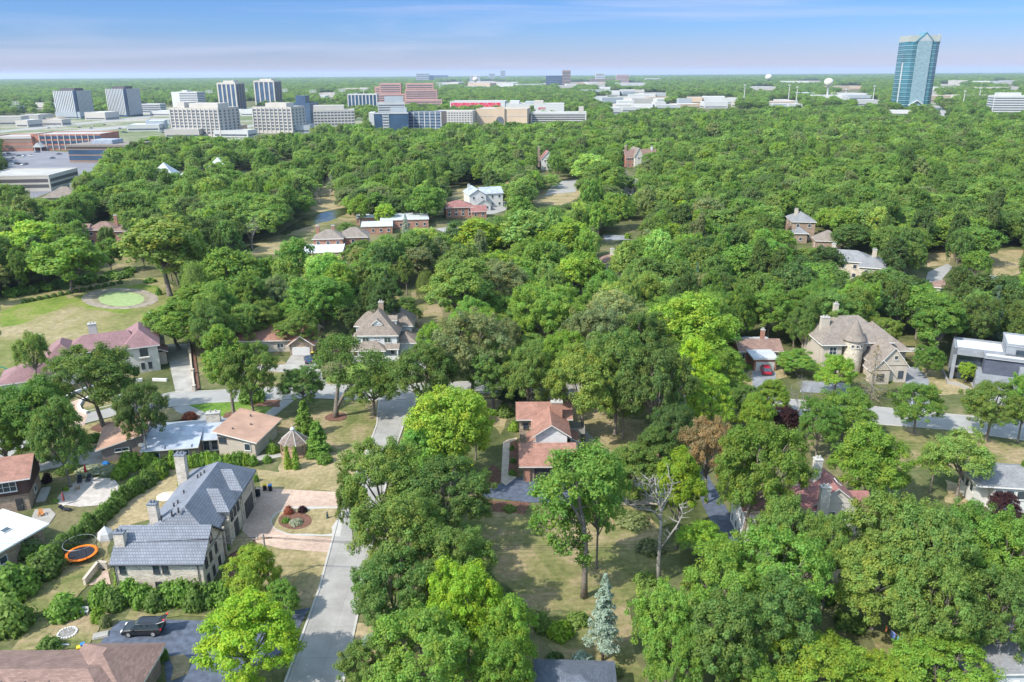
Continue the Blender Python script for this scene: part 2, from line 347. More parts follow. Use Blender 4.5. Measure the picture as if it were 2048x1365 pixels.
def make_willow(name, seed, H=11.0, Rw=5.0, leaf=0.26, nleaf=8000):
    rng = np.random.default_rng(seed); mb = MB(); mb.tube([(0, 0, -0.3), (0.2, 0.1, H*0.3), (0.1, 0, H*0.6)], [0.45, 0.35, 0.2], 7)
    P_ = []; Nn = []; ns = 170
    for i in range(ns):
        a = rng.random()*6.28; u = rng.random(); r = Rw*math.sqrt(u)*0.97; z0 = H*(1-0.35*u*u)-rng.random()*0.8; ln = (z0-0.6)*(0.55+0.4*rng.random()) if u > 0.4 else 3.0
        k = int(nleaf/ns); t = rng.random(k); jit = rng.normal(size=(k, 3))*np.array([0.28, 0.28, 0.2])
        x = math.cos(a)*(r+0.5*t); y = math.sin(a)*(r+0.5*t)
        P_.append(np.stack([x, y, z0-t*ln], 1)+jit); Nn.append(np.stack([math.cos(a)+0*t, math.sin(a)+0*t, 0.3+0*t], 1)+rng.normal(size=(k, 3))*0.4)
        if i % 14 == 0: mb.tube([(0.1, 0, H*0.5), (math.cos(a)*r*0.6, math.sin(a)*r*0.6, z0-0.8)], [0.13, 0.05], 5, cap=False)
    p = np.concatenate(P_); n = np.concatenate(Nn); K = len(p); lv = 0.75+0.5*rng.random(K)
    return mesh_quads(name+'_crown', p, n, leaf*(0.6+0.7*rng.random(K)), np.stack([lv, lv, lv], 1), LEAF, 0.35, rng), mb.mesh(name+'_trunk', BARK, True)
def make_dead(name, seed, H=16.0, spread=5.0, twigs=3, leafy=0, m=None):
    """bare tree: one mesh of trunk, boughs and twigs"""
    rng = np.random.default_rng(seed); mb = MB(); ends = []
    def grow(p, d, ln, r, lev):
        pts = [p]; q = p.copy(); dd = d.copy(); n = 4 if lev < 2 else 3
        for i in range(n):
            dd = (dd+Vector(rng.normal(size=3))*0.16+Vector((0, 0, 0.05))).normalized(); q = q+dd*(ln/n); pts.append(q.copy())
        rr = [r*(1-0.55*i/n) for i in range(n+1)]; mb.tube(pts, rr, 6 if lev < 2 else 4 if lev < 3 else 3, cap=False)
        if lev < twigs:
            k = (5 if lev == 0 else 4)
            for j in range(k):
                t = 0.35+0.65*(j+rng.random()*0.6)/k; i0 = min(int(t*n), n-1); b = pts[i0].lerp(pts[i0+1], min(1, t*n-i0))
                a = rng.random()*6.28; side = Vector((math.cos(a), math.sin(a), 0.35+0.3*rng.random()))
                grow(b, (dd*0.75+side*0.8*(spread/5)).normalized(), ln*(0.48+0.2*rng.random()), r*0.45*(1.1-0.5*t)+0.01, lev+1)
        else: ends.append(q)
    grow(Vector((0, 0, -0.3)), Vector((0.02, 0.01, 1)), H*0.62, H*0.02, 0)
    return mb.mesh(name, m or BARKL, True)
def make_shrub(name, seed, H=2.6, Rw=1.7, nleaf=1600, leaf=0.17, csz=0.55, m=None, box=False):
    rng = np.random.default_rng(seed); K = max(10, int(5.5*Rw*Rw/csz/csz)); d = rng.normal(size=(K, 3)); d /= np.linalg.norm(d, axis=1)[:, None]; d[:, 2] = np.abs(d[:, 2])*1.0-0.12
    cc = d*np.array([Rw*0.72, Rw*0.72, H*0.78])*(0.72+0.3*rng.random((K, 1))); cc[:, 2] = np.maximum(cc[:, 2], 0.15*H)
    per = int(nleaf/K); idx = np.repeat(np.arange(K), per); n = K*per; off, dr = ball_pts(rng, n, 0.4); pts = cc[idx]+off*csz*(0.8+0.5*rng.random(K))[idx][:, None]
    pts[:, 2] = np.maximum(pts[:, 2], 0.05); o2 = pts-np.array([0, 0, H*0.2]); o2 /= np.linalg.norm(o2, axis=1)[:, None]
    nrm = dr*0.7+o2*0.6+np.array([0, 0, 0.3])+rng.normal(size=(n, 3))*0.4
    lv = (0.82+0.36*rng.random(K))[idx]*(0.78+0.44*rng.random(n))
    return mesh_quads(name, pts, nrm, leaf*(0.7+0.6*rng.random(n)), np.stack([lv, lv, lv], 1), LEAF, rng=rng)
PROTO = {}
for i in range(4): PROTO['oak', 0, i] = (*make_broad('oak', 11+i, 18, 7.6, 0.22, 15+i, 0.35, 0.9, 36000, 0.150, 0.22, 'wide'), 18, 7.6)
for i in range(3): PROTO['full', 0, i] = (*make_broad('maple', 31+i, 16, 6.2, 0.14, 13+i, 0.40, 0.85, 36000, 0.145, 0, 'round', 0.08), 16, 6.2)
for i in range(2): PROTO['tall', 0, i] = (*make_broad('tall', 51+i, 20, 5.6, 0.2, 13+i, 0.42, 0.85, 32000, 0.150, 0.05, 'tall'), 20, 5.6)
for i in range(2): PROTO['open', 0, i] = (*make_broad('open', 61+i, 14, 6.0, 0.28, 14, 0.28, 0.7, 18000, 0.135, 0.35, 'vase'), 14, 6.0)
for i in range(4): PROTO['oak', 1, i] = (*make_broad('oak_mid', 71+i, 18, 7.2, 0.12, 14+i, 0.40, 1.15, 8500, 0.30, 0.02, 'round', 0.08), 18, 7.2)
for i in range(3): PROTO['full', 1, i] = (*make_broad('maple_mid', 81+i, 16, 6.2, 0.12, 12+i, 0.42, 1.1, 8000, 0.29, 0, 'round', 0.08), 16, 6.2)
for i in range(2): PROTO['tall', 1, i] = (*make_broad('tall_mid', 91+i, 20, 5.6, 0.18, 12, 0.44, 1.1, 8000, 0.29, 0, 'tall'), 20, 5.6)
for i in range(2): PROTO['open', 1, i] = (*make_broad('open_mid', 95+i, 14, 6.0, 0.26, 12, 0.30, 0.9, 4000, 0.27, 0.3, 'vase'), 14, 6.0)
for i in range(3): PROTO['oak', 2, i] = (*make_broad('oak_far', 101+i, 17, 7.2, 0.08, 9+i, 0.42, 1.8, 1500, 0.68, 0, 'round', 0.08), 17, 7.2)
for i in range(2): PROTO['full', 2, i] = (*make_broad('maple_far', 111+i, 16, 6.4, 0.1, 8+i, 0.45, 1.8, 1400, 0.66, 0, 'round', 0.08), 16, 6.4)
PROTO['fir', 0, 0] = (*make_conifer('fir', 5, 14, 3.2, 7000, 0.26), 14, 3.2)
PROTO['fir', 1, 0] = (*make_conifer('fir_mid', 6, 14, 3.4, 1800, 0.5, tiers=11), 14, 3.4)
PROTO['thin_fir', 0, 0] = (*make_conifer('spruce', 7, 15, 2.6, 9000, 0.2, base=0.26, tiers=18, open_=0.0), 15, 2.6)
PROTO['cone', 0, 0] = (*make_conifer('arborvitae', 8, 6, 1.1, 3800, 0.16, base=0.03, tiers=16), 6, 1.1)
PROTO['bare_fir', 0, 0] = (*make_conifer('bare_fir', 9, 15, 4.2, 1500, 0.16, base=0.1, tiers=20, open_=0.2, bark=BARKL), 15, 4.2)
PROTO['willow', 0, 0] = (*make_willow('willow', 3), 11, 5.4)
for i in range(3): PROTO['shrub', 0, i] = (make_shrub('shrub', 21+i), None, 2.6, 1.9)
for i in range(2): PROTO['shrub', 1, i] = (make_shrub('shrub_mid', 26+i, nleaf=420, leaf=0.34), None, 2.6, 1.9)
DEAD = [make_dead('dead_tree', 2), make_dead('dead_tree', 8, 14, 6.0), make_dead('dead_tree', 15, 15, 4.0, 4)]
TONE = dict(dark=(0.045, 0.085, 0.026), oak=(0.062, 0.115, 0.030), mid=(0.075, 0.150, 0.030), olive=(0.083, 0.142, 0.036), grey=(0.10, 0.135, 0.062),
            bright=(0.105, 0.185, 0.028), lime=(0.235, 0.36, 0.03), yellow=(0.245, 0.355, 0.085), gold=(0.26, 0.36, 0.03), blue=(0.29, 0.37, 0.335), bluedk=(0.06, 0.12, 0.10),
            fir=(0.030, 0.062, 0.026), rust=(0.26, 0.13, 0.055), plum=(0.05, 0.022, 0.028), brown=(0.22, 0.18, 0.10), white=(0.42, 0.44, 0.33), red=(0.28, 0.09, 0.05), willow=(0.17, 0.235, 0.065))
KINDNAME = dict(oak='oak_tree', full='maple_tree', tall='elm_tree', open='locust_tree', fir='spruce_tree', thin_fir='spruce_tree', cone='arborvitae', bare_fir='spruce_tree', willow='willow_tree')
for _k, _v in TONE.items():
    if _k not in ('white', 'lime', 'gold', 'yellow', 'rust', 'brown', 'red', 'blue', 'plum', 'willow'): TONE[_k] = (_v[0]*2.1, _v[1]*1.82, _v[2]*1.6)
TREES = []      # (x, y, radius) of every planted tree
RT = random.Random(4)
def plant(kind, x, y, Hm, Rm, tone, label, cat='tree', group=None, lean=None, lod=None, var=None):
    d = math.hypot(x, y)
    if lod is None: lod = 0 if d < 215 else 1
    if (kind, lod, 0) not in PROTO: lod = 0
    nv = len([1 for k in PROTO if k[0] == kind and k[1] == lod]); i = RT.randrange(nv) if var is None else var % nv
    cm, tm, H0, R0 = PROTO[kind, lod, i]; s = Rm/R0; sz = Hm/H0
    root = empty(KINDNAME[kind], (x, y, 0), RT.random()*6.28, label, cat, group); root.scale = (s, s, sz)
    if lean: root.rotation_euler = (lean[0], lean[1], root.rotation_euler.z)
    t = TONE[tone] if isinstance(tone, str) else tone; j = 1.06+RT.uniform(-0.24, 0.24); g = RT.uniform(-0.08, 0.12)
    for nm, me in (('trunk', tm), ('crown', cm)):
        o = bpy.data.objects.new(nm, me); COL.objects.link(o); o.parent = root
        if nm == 'crown': o.color = (t[0]*j*(1+g), t[1]*j, t[2]*j*(1-g), 1)
    TREES.append((x, y, Rm)); return root
def T(kind, cx, cy, w, tone, label, H=None, hc=0.6, **k):
    """tree whose crown's middle shows at photo pixel (cx, cy), w pixels wide; stands where that crown's height puts it"""
    H0, R0 = {'oak': (18, 7.6), 'full': (16, 6.2), 'tall': (20, 5.6), 'open': (14, 6), 'fir': (14, 3.2), 'thin_fir': (15, 2.6), 'cone': (6, 1.1), 'bare_fir': (15, 4.2), 'willow': (11, 5.4)}[kind]
    Hh = H or 15
    for _ in range(6):
        ppm = PPM(cx, cy, hc*Hh); Rm = w/2/ppm
        if H is None: Hh = max(3.0, min(24.0, H0*(Rm/R0)**0.7))
    p = P(cx, cy, hc*Hh)
    return plant(kind, p.x, p.y, Hh, Rm, tone, label, **k)
def TB(kind, bx, by, ty, w, tone, label, **k):
    """tree whose trunk meets the ground at photo pixel (bx, by) and whose tip shows at row ty"""
    g = P(bx, by); dist = g.y; q = P(bx, ty, 10); Hh = CAMH-(CAMH-10)*dist/q.y
    return plant(kind, g.x, g.y, Hh, w/2/PPM(bx, by, 0.6*Hh), tone, label, **k)
def shrub(px, py, w, tone, label, h=None, cat='shrub', group=None, name='shrub', var=None, px_=True):
    g = P(px, py) if px_ else Vector((px, py, 0)); r = w/2/PPM(px, py) if px_ else w/2; lod = 0 if g.y < 215 else 1
    n = 3 if lod == 0 else 2; i = RT.randrange(n) if var is None else var % n
    o = bpy.data.objects.new(name, PROTO['shrub', lod, i][0]); COL.objects.link(o); o.location = (g.x, g.y, 0); o.rotation_euler = (0, 0, RT.random()*6.28)
    s = r/1.9; o.scale = (s, s, (h or r*1.25)/2.6); t = TONE[tone] if isinstance(tone, str) else tone; j = 1+RT.uniform(-0.12, 0.12); o.color = (t[0]*j, t[1]*j, t[2]*j, 1)
    return tag(o, label, cat, group)
def dead(px, py, ty, label, i=0, s=1.0, rz=None, lean=(0, 0)):
    g = P(px, py); q = P(px, ty, 10); Hh = CAMH-(CAMH-10)*g.y/q.y; o = bpy.data.objects.new('dead_tree', DEAD[i]); COL.objects.link(o); o.location = g
    me = DEAD[i]; zt = max(v.co.z for v in me.vertices); k = Hh/zt; o.scale = (k*s, k*s, k); o.rotation_euler = (lean[0], lean[1], RT.random()*6.28 if rz is None else rz); TREES.append((g.x, g.y, 1.5))
    return tag(o, label, 'dead tree')

def VP(px, py, gy, gx=0.0):
    """point of the upright plane y = gy seen at photo pixel (px, py), relative to (gx, gy)"""
    a = P(px, py, 10.0); k = gy/a.y; return Vector((a.x*k-gx, 0, CAMH+(10-CAMH)*k))
def custom_tree(px, py, lobes, stems, tone, label, seed=3, nleaf=30000, csz=0.9, leaf=0.155, gap=0.1, name='oak_tree', group=None):
    """tree whose lobes and stems are given where they show, in the upright plane through its foot, with depth offsets"""
    g = P(px, py); rr = random.Random(seed); L = []
    for x, y, w, dy in lobes: v = VP(x, y, g.y+dy, g.x); L.append((v.x, dy, v.z, w/2/(FPX/PIX((g.x, g.y+dy, v.z))[2])))
    S = [[(*(VP(x, y, g.y+dy, g.x)+Vector((0, dy, 0))), r) for x, y, dy, r in st] for st in stems]
    Rw = max(math.hypot(l[0], l[1])+l[3] for l in L); H = max(l[2]+l[3] for l in L)
    cm, tm = make_broad(name, seed, H, Rw, 0.3, len(L), 0.4, csz, nleaf, leaf, gap, 'wide', 0.12, L, S)
    root = empty(name, (g.x, g.y, 0), 0, label, 'tree', group); t = TONE[tone]
    for nm, me in (('trunk', tm), ('crown', cm)):
        o = bpy.data.objects.new(nm, me); COL.objects.link(o); o.parent = root
        if nm == 'crown': o.color = (*t, 1)
    TREES.append((g.x, g.y, Rw*0.8)); return root
def custom_dead(px, py, stems, label, seed=1, twig=0.9):
    g = P(px, py); mb = MB(); rr = random.Random(seed)
    for st in stems:
        pts = [VP(x, y, g.y+dy, g.x)+Vector((0, dy, 0)) for x, y, dy, r in st]; mb.tube(pts, [s[3]*0.8 for s in st], 7)
        for i in range(1, len(pts)):
            for _ in range(5 if st[i][3] < 0.16 else 1):
                if st[i][3] > 0.3: continue
                a = pts[i-1].lerp(pts[i], rr.random()); d = Vector((rr.uniform(-1, 1), rr.uniform(-1, 1), rr.uniform(-0.1, 0.9))).normalized(); L = twig*rr.uniform(0.8, 1.9); m = a+d*L*0.5+Vector((0, 0, 0.15)); e = a+d*L+Vector((rr.uniform(-.3, .3), rr.uniform(-.3, .3), 0.3*L))
                mb.tube([a, m, e], [0.07, 0.05, 0.02], 4, cap=False); mb.tube([m, m+Vector((rr.uniform(-1, 1), rr.uniform(-1, 1), 0.5))*0.6*L], [0.04, 0.015], 4, cap=False)
    o = mb.build('dead_tree', BARKL, None, g, smooth=True); TREES.append((g.x, g.y, 2.0)); return tag(o, label, 'dead tree')
# ---------------------------------------------------------------- the ground and what is laid on it
G_WOOD = mat_ground('woodland floor', [(0.05, 0.065, 0.022), (0.10, 0.11, 0.045), (0.17, 0.145, 0.08)], 0.06, 0.9)
G_LAWN = mat_ground('dry lawn', [(0.095, 0.115, 0.035), (0.165, 0.155, 0.065), (0.26, 0.20, 0.12)], 0.11, 1.1, stripe=(0.28, 84, 0.035), lo=0.38, hi=0.62)
G_GREEN = mat_ground('watered lawn', [(0.07, 0.14, 0.022), (0.11, 0.19, 0.03), (0.18, 0.20, 0.06)], 0.08, 0.8, stripe=(0.35, 80, 0.03))
G_TAN = mat_ground('parched lawn', [(0.165, 0.15, 0.065), (0.25, 0.205, 0.11), (0.315, 0.25, 0.15)], 0.14, 1.2, stripe=(0.35, 5, 0.03))
G_MEADOW = mat_ground('meadow', [(0.13, 0.145, 0.045), (0.20, 0.18, 0.08), (0.28, 0.23, 0.14)], 0.045, 0.6)
G_LUSH = mat_ground('lush bank', [(0.10, 0.15, 0.025), (0.14, 0.18, 0.035), (0.20, 0.19, 0.07)], 0.12, 0.9)
CONC = mat('concrete', (0.265, 0.258, 0.245), 0.85, amt=0.10, scale=0.35)
CONCD = mat('worn concrete', (0.29, 0.275, 0.25), 0.9, amt=0.22, scale=0.4)
CURB = mat('kerb concrete', (0.37, 0.355, 0.33), 0.85, amt=0.10, scale=0.6)
ASPH = mat('blue grey asphalt', (0.075, 0.09, 0.125), 0.85, amt=0.30, scale=1.3)
ASPHG = mat('grey asphalt', (0.21, 0.22, 0.24), 0.9, amt=0.2, scale=0.4)
LOT = mat('parking lot asphalt', (0.165, 0.165, 0.185), 0.9, amt=0.15, scale=0.06)
PAVER = mat_courses('pink pavers', (0.41, 0.30, 0.235), (0.30, 0.225, 0.185), 0.45, 0.22, msize=0.012, amt=0.14, scale2=0.15)
MULCH = mat('bark mulch', (0.13, 0.065, 0.045), 0.95, amt=0.4, scale=2.5)
def ground():
    # one sheet to beyond the horizon, finer near the camera
    mb = MB(); xs = [-30000, -9000, -3000, -1000, 0, 1000, 3000, 9000, 30000]; ys = [-400, 0, 300, 1000, 3000, 9000, 20000, 40000]
    for i in range(len(xs)-1):
        for j in range(len(ys)-1): mb.face([(xs[i], ys[j], 0), (xs[i+1], ys[j], 0), (xs[i+1], ys[j+1], 0), (xs[i], ys[j+1], 0)])
    o = mb.build('ground', G_WOOD); tag(o, kind='structure')
ground()
KEEP = []       # photo polygons in which no wood tree may show
KDEP = {}       # how far off the thing behind such a polygon stands: trees beyond it cannot hide it
def keep(*pts, depth=None):
    KEEP.append(np.array(pts, float))
    if depth: KDEP[len(KEEP)-1] = depth
def lawn(m, *pts, name='lawn', z=0.012, k=True):
    sheet(name, pts, z, m)
    if k: KEEP.append(np.array(pts, float))
Z1, Z2, Z3, Z4 = 0.012, 0.022, 0.034, 0.046
# ---- lawns
lawn(G_TAN, (560, 945), (565, 915), (690, 905), (735, 880), (742, 893), (700, 975), (684, 985), (520, 978), (512, 940))
lawn(G_LAWN, (600, 830), (640, 800), (755, 801), (760, 830), (741, 889), (690, 905), (640, 900), (560, 905), (520, 880), (540, 850))
lawn(G_TAN, (560, 1040), (690, 1018), (640, 1180), (610, 1228), (560, 1240), (470, 1140), (450, 1090), (500, 1050))
lawn(G_TAN, (215, 1170), (180, 1140), (200, 1080), (190, 1060), (230, 1020), (330, 940), (385, 945), (330, 1010), (300, 1040), (225, 1060), (222, 1130), (205, 1170))
lawn(G_TAN, (560, 1020), (690, 1005), (684, 1075), (600, 1085), (545, 1050))
lawn(G_LAWN, (918, 1045), (960, 1005), (1060, 1020), (1180, 1010), (1240, 1000), (1330, 1060), (1310, 1180), (1180, 1230), (1060, 1220), (985, 1150), (910, 1100))
lawn(G_TAN, (700, 1300), (712, 1245), (745, 1250), (760, 1365), (684, 1365))
lawn(G_LAWN, (1160, 1220), (1250, 1200), (1290, 1365), (1130, 1365), (1080, 1270), (1100, 1230), k=False)
lawn(G_TAN, (950, 800), (1110, 792), (1200, 820), (1300, 850), (1330, 920), (1230, 940), (1150, 900), (1030, 800), (1000, 870), (960, 830), k=False)
lawn(G_TAN, (1170, 840), (1290, 840), (1290, 920), (1170, 900))
lawn(G_LAWN, (1780, 865), (1830, 850), (1900, 862), (1990, 880), (2048, 893), (2048, 940), (1960, 950), (1850, 935), (1790, 930), (1770, 895))
lawn(G_TAN, (1890, 960), (1960, 980), (1935, 1020), (1890, 1005))
lawn(G_TAN, (1665, 1110), (1715, 1100), (1715, 1160), (1860, 1185), (1830, 1215), (1700, 1195), (1660, 1160))
lawn(G_LAWN, (1740, 1270), (1850, 1270), (1850, 1330), (1780, 1330), k=False)
lawn(G_GREEN, (355, 812), (420, 806), (550, 802), (560, 810), (510, 840), (420, 838), (370, 828))
lawn(G_TAN, (130, 860), (250, 828), (355, 815), (390, 835), (300, 850), (200, 870), (180, 900), (120, 890))
lawn(G_LAWN, (560, 720), (600, 735), (640, 740), (690, 760), (650, 775), (500, 770), (480, 740), (420, 740), (390, 760), (385, 690), (420, 680), (560, 690), k=False)
lawn(G_GREEN, (640, 765), (690, 735), (720, 725), (745, 740), (740, 765))
lawn(G_LAWN, (825, 575), (880, 560), (885, 640), (840, 660), (815, 620))
lawn(G_LAWN, (690, 560), (780, 560), (800, 600), (700, 640), (560, 660), (540, 620), (560, 600), k=False)
# meadow with the pond
lawn(G_MEADOW, (0, 600), (100, 585), (180, 560), (330, 555), (355, 590), (345, 640), (330, 650), (190, 680), (30, 745), (0, 745))
lawn(G_MEADOW, (0, 745), (28, 738), (60, 700), (20, 690), (0, 690), z=0.014, k=False)
lawn(G_LUSH, (140, 598), (190, 580), (280, 568), (318, 572), (320, 596), (250, 628), (185, 620), (145, 612), z=Z2)
lawn(G_LUSH, (0, 625), (60, 600), (130, 590), (150, 605), (40, 650), (0, 655), z=Z2, k=False)
lawn(G_LAWN, (225, 540), (215, 510), (235, 480), (255, 470), (270, 520), (265, 545))
lawn(G_LAWN, (560, 470), (640, 440), (690, 425), (745, 425), (730, 445), (690, 442), (640, 455), (618, 470), (600, 500), (560, 505), (500, 505), (520, 480), k=False)
lawn(G_TAN, (625, 385), (660, 360), (672, 395), (690, 415), (640, 425), (615, 418))
lawn(G_TAN, (895, 378), (975, 375), (960, 402), (905, 400))
lawn(G_TAN, (470, 492), (560, 482), (600, 490), (560, 510), (480, 508))
lawn(G_TAN, (1170, 385), (1150, 400), (1120, 412), (1060, 405), (1070, 385), (1150, 375))
lawn(G_TAN, (1850, 505), (1890, 488), (1915, 500), (1895, 530), (1855, 535))
lawn(G_TAN, (1975, 500), (2048, 500), (2048, 545), (1990, 560))
lawn(G_LAWN, (1780, 690), (1830, 680), (1830, 710), (1795, 712))
lawn(G_TAN, (1480, 755), (1500, 740), (1560, 735), (1575, 755), (1500, 780))
lawn(G_TAN, (1840, 735), (1885, 745), (1940, 775), (1960, 790), (1860, 790))
# ---- roads with kerbs
def road(name, left, right, m, kerb=True, z=Z3):
    sheet(name, left+right[::-1], z, m); KEEP.append(np.array(left+right[::-1], float))
    if kerb:
        for side, sg in ((left, 1), (right, -1)):
            mb = MB(); q = [P(x, y) for x, y in side]
            for i in range(len(q)-1):
                d = (q[i+1]-q[i]).normalized(); n = Vector((-d.y, d.x, 0))*0.28*sg
                a, b = q[i], q[i+1]; mb.prism([(a.x, a.y), (b.x, b.y), ((b+n).x, (b+n).y), ((a+n).x, (a+n).y)] if sg < 0 else [((a+n).x, (a+n).y), (a.x, a.y), (b.x, b.y), ((b+n).x, (b+n).y)][::-1], 0.0, 0.12)
            o = mb.build('kerb', CURB); tag(o, kind='structure')
ROADM = mat_courses('road concrete slabs', (0.268, 0.258, 0.243), (0.19, 0.18, 0.17), 3.15, 5.5, msize=0.025, amt=0.035, offset=0.0, bump=0.1, scale2=0.3)
road('road', [(560, 1400), (573, 1365), (600, 1290), (640, 1180), (684, 1015), (741, 889), (755, 850), (760, 800)], [(680, 1400), (684, 1365), (710, 1245), (735, 1120), (762, 1000), (792, 889), (806, 850), (835, 798)], ROADM)
road('road', [(0, 880), (40, 862), (133, 834), (210, 815), (350, 785), (415, 783), (480, 780), (620, 771), (755, 772), (860, 768), (950, 764), (1100, 766), (1300, 778), (1500, 793), (1750, 815), (1900, 830), (2100, 848)],
     [(0, 925), (60, 885), (135, 856), (250, 826), (355, 812), (415, 806), (480, 803), (620, 796), (755, 801), (860, 795), (950, 786), (1100, 787), (1300, 803), (1500, 822), (1750, 848), (1900, 860), (2100, 888)], CONC, z=Z3+0.006)
# ---- driveways
def pad(m, *pts, name='driveway', z=Z4, k=True):
    sheet(name, pts, z, m)
    if k: KEEP.append(np.array(pts, float))
def arc(cx, cy, rx, ry, a0, a1, n=14): return [(cx+rx*math.cos(R(a0+(a1-a0)*i/n)), cy+ry*math.sin(R(a0+(a1-a0)*i/n))) for i in range(n+1)]
pad(PAVER, (512, 975), (540, 978), (684, 985), (678, 1016), (606, 1020), *arc(598, 1043, 54, 27, -100, -270, 14)[1:-1], (603, 1072), (665, 1076), (656, 1106), (560, 1098), (510, 1085), (484, 1062), (490, 1020), (508, 990))
pad(CURB, *arc(598, 1043, 56.5, 29, -95, -270, 14), (680, 1074), (690, 1014), name='path', z=Z3+0.004, k=False)
pad(G_TAN, *arc(598, 1043, 54, 26, -95, -270, 14), (665, 1068), (684, 1018), name='lawn', z=Z4+0.008)
pad(MULCH, *arc(590, 1042, 34, 18, 0, 350, 16), name='flowerbed', z=Z4+0.016)
pad(ASPH, (205, 1300), (198, 1290), (225, 1255), (240, 1243), (330, 1240), (400, 1242), (520, 1235), (620, 1216), (575, 1300), (380, 1400), (335, 1400), (330, 1330), (300, 1290))
pad(CONCD, (40, 948), (60, 935), (120, 915), (205, 893), (212, 932), (160, 930), (100, 938), (60, 950), name='driveway')
pad(PAVER, (130, 870), (125, 835), (135, 808), (180, 790), (225, 775), (222, 782), (180, 797), (158, 812), (160, 822), (175, 828), (170, 850))
pad(CONCD, (328, 690), (378, 688), (388, 784), (352, 789), (338, 725), (320, 712))
pad(CONCD, (583, 710), (620, 710), (640, 740), (655, 772), (700, 776), (640, 780), (600, 745), (560, 745), (510, 740), (480, 755), (478, 748), (520, 730), (570, 730))
pad(CONC, (790, 690), (835, 680), (850, 655), (862, 690), (850, 740), (800, 770), (770, 770), (790, 720))
pad(CONC, (520, 836), (565, 800), (590, 800), (550, 832), (525, 840), name='path')
pad(CONC, (345, 815), (375, 810), (420, 830), (470, 838), (460, 845), (400, 842), (355, 825), name='path')
pad(CONCD, (500, 912), (560, 908), (565, 914), (505, 925), name='path')
pad(ASPH, (963, 985), (975, 978), (1040, 955), (1090, 952), (1180, 962), (1240, 985), (1190, 1010), (1050, 1005), (965, 995), name='driveway')
pad(mat('gravel drive', (0.42, 0.36, 0.30), 0.95, amt=0.25, scale=1.0), (1180, 1000), (1240, 985), (1330, 992), (1330, 1010), (1220, 1012), name='path', z=Z3)
pad(MULCH, (962, 1000), (1060, 1006), (1050, 1030), (965, 1020), (955, 1008), name='flowerbed', z=Z2)
pad(MULCH, (960, 965), (985, 930), (1000, 940), (1010, 960), (965, 985), name='flowerbed', z=Z2)
pad(MULCH, (1012, 930), (1012, 880), (1036, 885), (1036, 950), (1016, 952), name='flowerbed', z=Z2)
pad(mat_courses('stone path', (0.45, 0.38, 0.31), (0.3, 0.25, 0.2), 0.6, 0.4, amt=0.15), (1002, 965), (1004, 925), (1006, 885), (1016, 880), (1034, 876), (1034, 880), (1020, 886), (1018, 925), (1016, 950), (1034, 955), (1012, 972), name='path')
pad(CONC, (1045, 948), (1086, 948), (1090, 960), (1046, 962), name='driveway', z=Z4+0.008)
pad(ASPH, (1395, 930), (1412, 945), (1432, 980), (1460, 1030), (1480, 1050), (1500, 1090), (1470, 1100), (1430, 1060), (1405, 1010), (1395, 970))
pad(CONC, (1480, 1040), (1498, 1045), (1525, 1080), (1505, 1090), name='driveway', z=Z4+0.008)
pad(ASPHG, (1505, 742), (1552, 745), (1552, 770), (1545, 800), (1505, 795))
pad(ASPHG, (1810, 735), (1835, 735), (1858, 760), (1860, 830), (1815, 825), (1812, 790))
pad(CONC, (1940, 765), (1965, 768), (2010, 790), (2048, 800), (2048, 830), (1990, 812), (1950, 785))
pad(CONC, (1850, 566), (1856, 545), (1895, 528), (1905, 535), (1885, 558), (1880, 575), name='road')
pad(CONC, (1970, 548), (2048, 565), (2048, 588), (1975, 582), name='road', k=False)
pad(CONC, (1090, 392), (1100, 375), (1125, 362), (1155, 358), (1160, 368), (1150, 385), (1110, 388), (1080, 395), name='road')
pad(CONC, (985, 408), (1010, 402), (1015, 420), (990, 428), (965, 430), name='driveway')
pad(CONC, (870, 458), (920, 452), (935, 462), (900, 470), name='driveway')
pad(ASPHG, (1205, 470), (1255, 472), (1260, 480), (1210, 482), name='driveway')
pad(ASPHG, (1605, 762), (1700, 768), (1700, 790), (1600, 785), name='driveway', k=False)
pad(mat('terrace stone', (0.40, 0.36, 0.33), 0.9, amt=0.2, scale=1.0), (120, 965), (165, 955), (228, 958), (240, 975), (215, 1010), (160, 1015), (120, 1010), (100, 1000), name='path', z=Z3)
pad(MULCH, (500, 800), (560, 800), (560, 815), (500, 812), name='flowerbed', z=Z2, k=False)
pad(MULCH, (446, 1165), (460, 1110), (510, 1080), (514, 1090), (470, 1150), (452, 1172), name='flowerbed', z=Z2)
pad(mat('terrace stone', (0.4, 0.36, 0.33)), (1140, 880), (1170, 860), (1190, 880), (1175, 900), (1150, 905), name='path', z=Z2)
def mulch_ring(px, py, r=1.9):
    g = P(px, py); sheet('flowerbed', [(g.x+r*(0.9+0.2*RT.random())*math.cos(a*0.524), g.y+r*(0.9+0.2*RT.random())*math.sin(a*0.524)) for a in range(12)], Z3, MULCH, px=False)
# ---- water
WATER = mat('creek water', (0.05, 0.055, 0.028), 0.16, amt=0.3, scale=0.3, spec=0.25)
ALG = mat('green algae', (0.24, 0.31, 0.13), 0.7, amt=0.14, scale=0.8)
MUD = mat('dried mud', (0.25, 0.215, 0.175), 0.95, amt=0.3, scale=0.6)
lawn(MUD, *arc(240, 598, 77, 21, 0, 360, 28)[:-1], name='pond_bank', z=Z3); lawn(mat('damp mud', (0.20, 0.18, 0.12), 0.8, amt=0.3, scale=0.6), *arc(240, 598, 58, 17, 0, 360, 24)[:-1], name='pond_bank', z=Z3+0.006)
lawn(ALG, *arc(243, 599, 46, 14.5, 0, 360, 24)[:-1], name='pond', z=Z3+0.014)
lawn(WATER, (575, 455), (600, 440), (640, 428), (668, 420), (692, 416), (700, 420), (690, 430), (665, 440), (630, 450), (590, 462), (572, 470), (560, 468), name='creek', z=Z3)
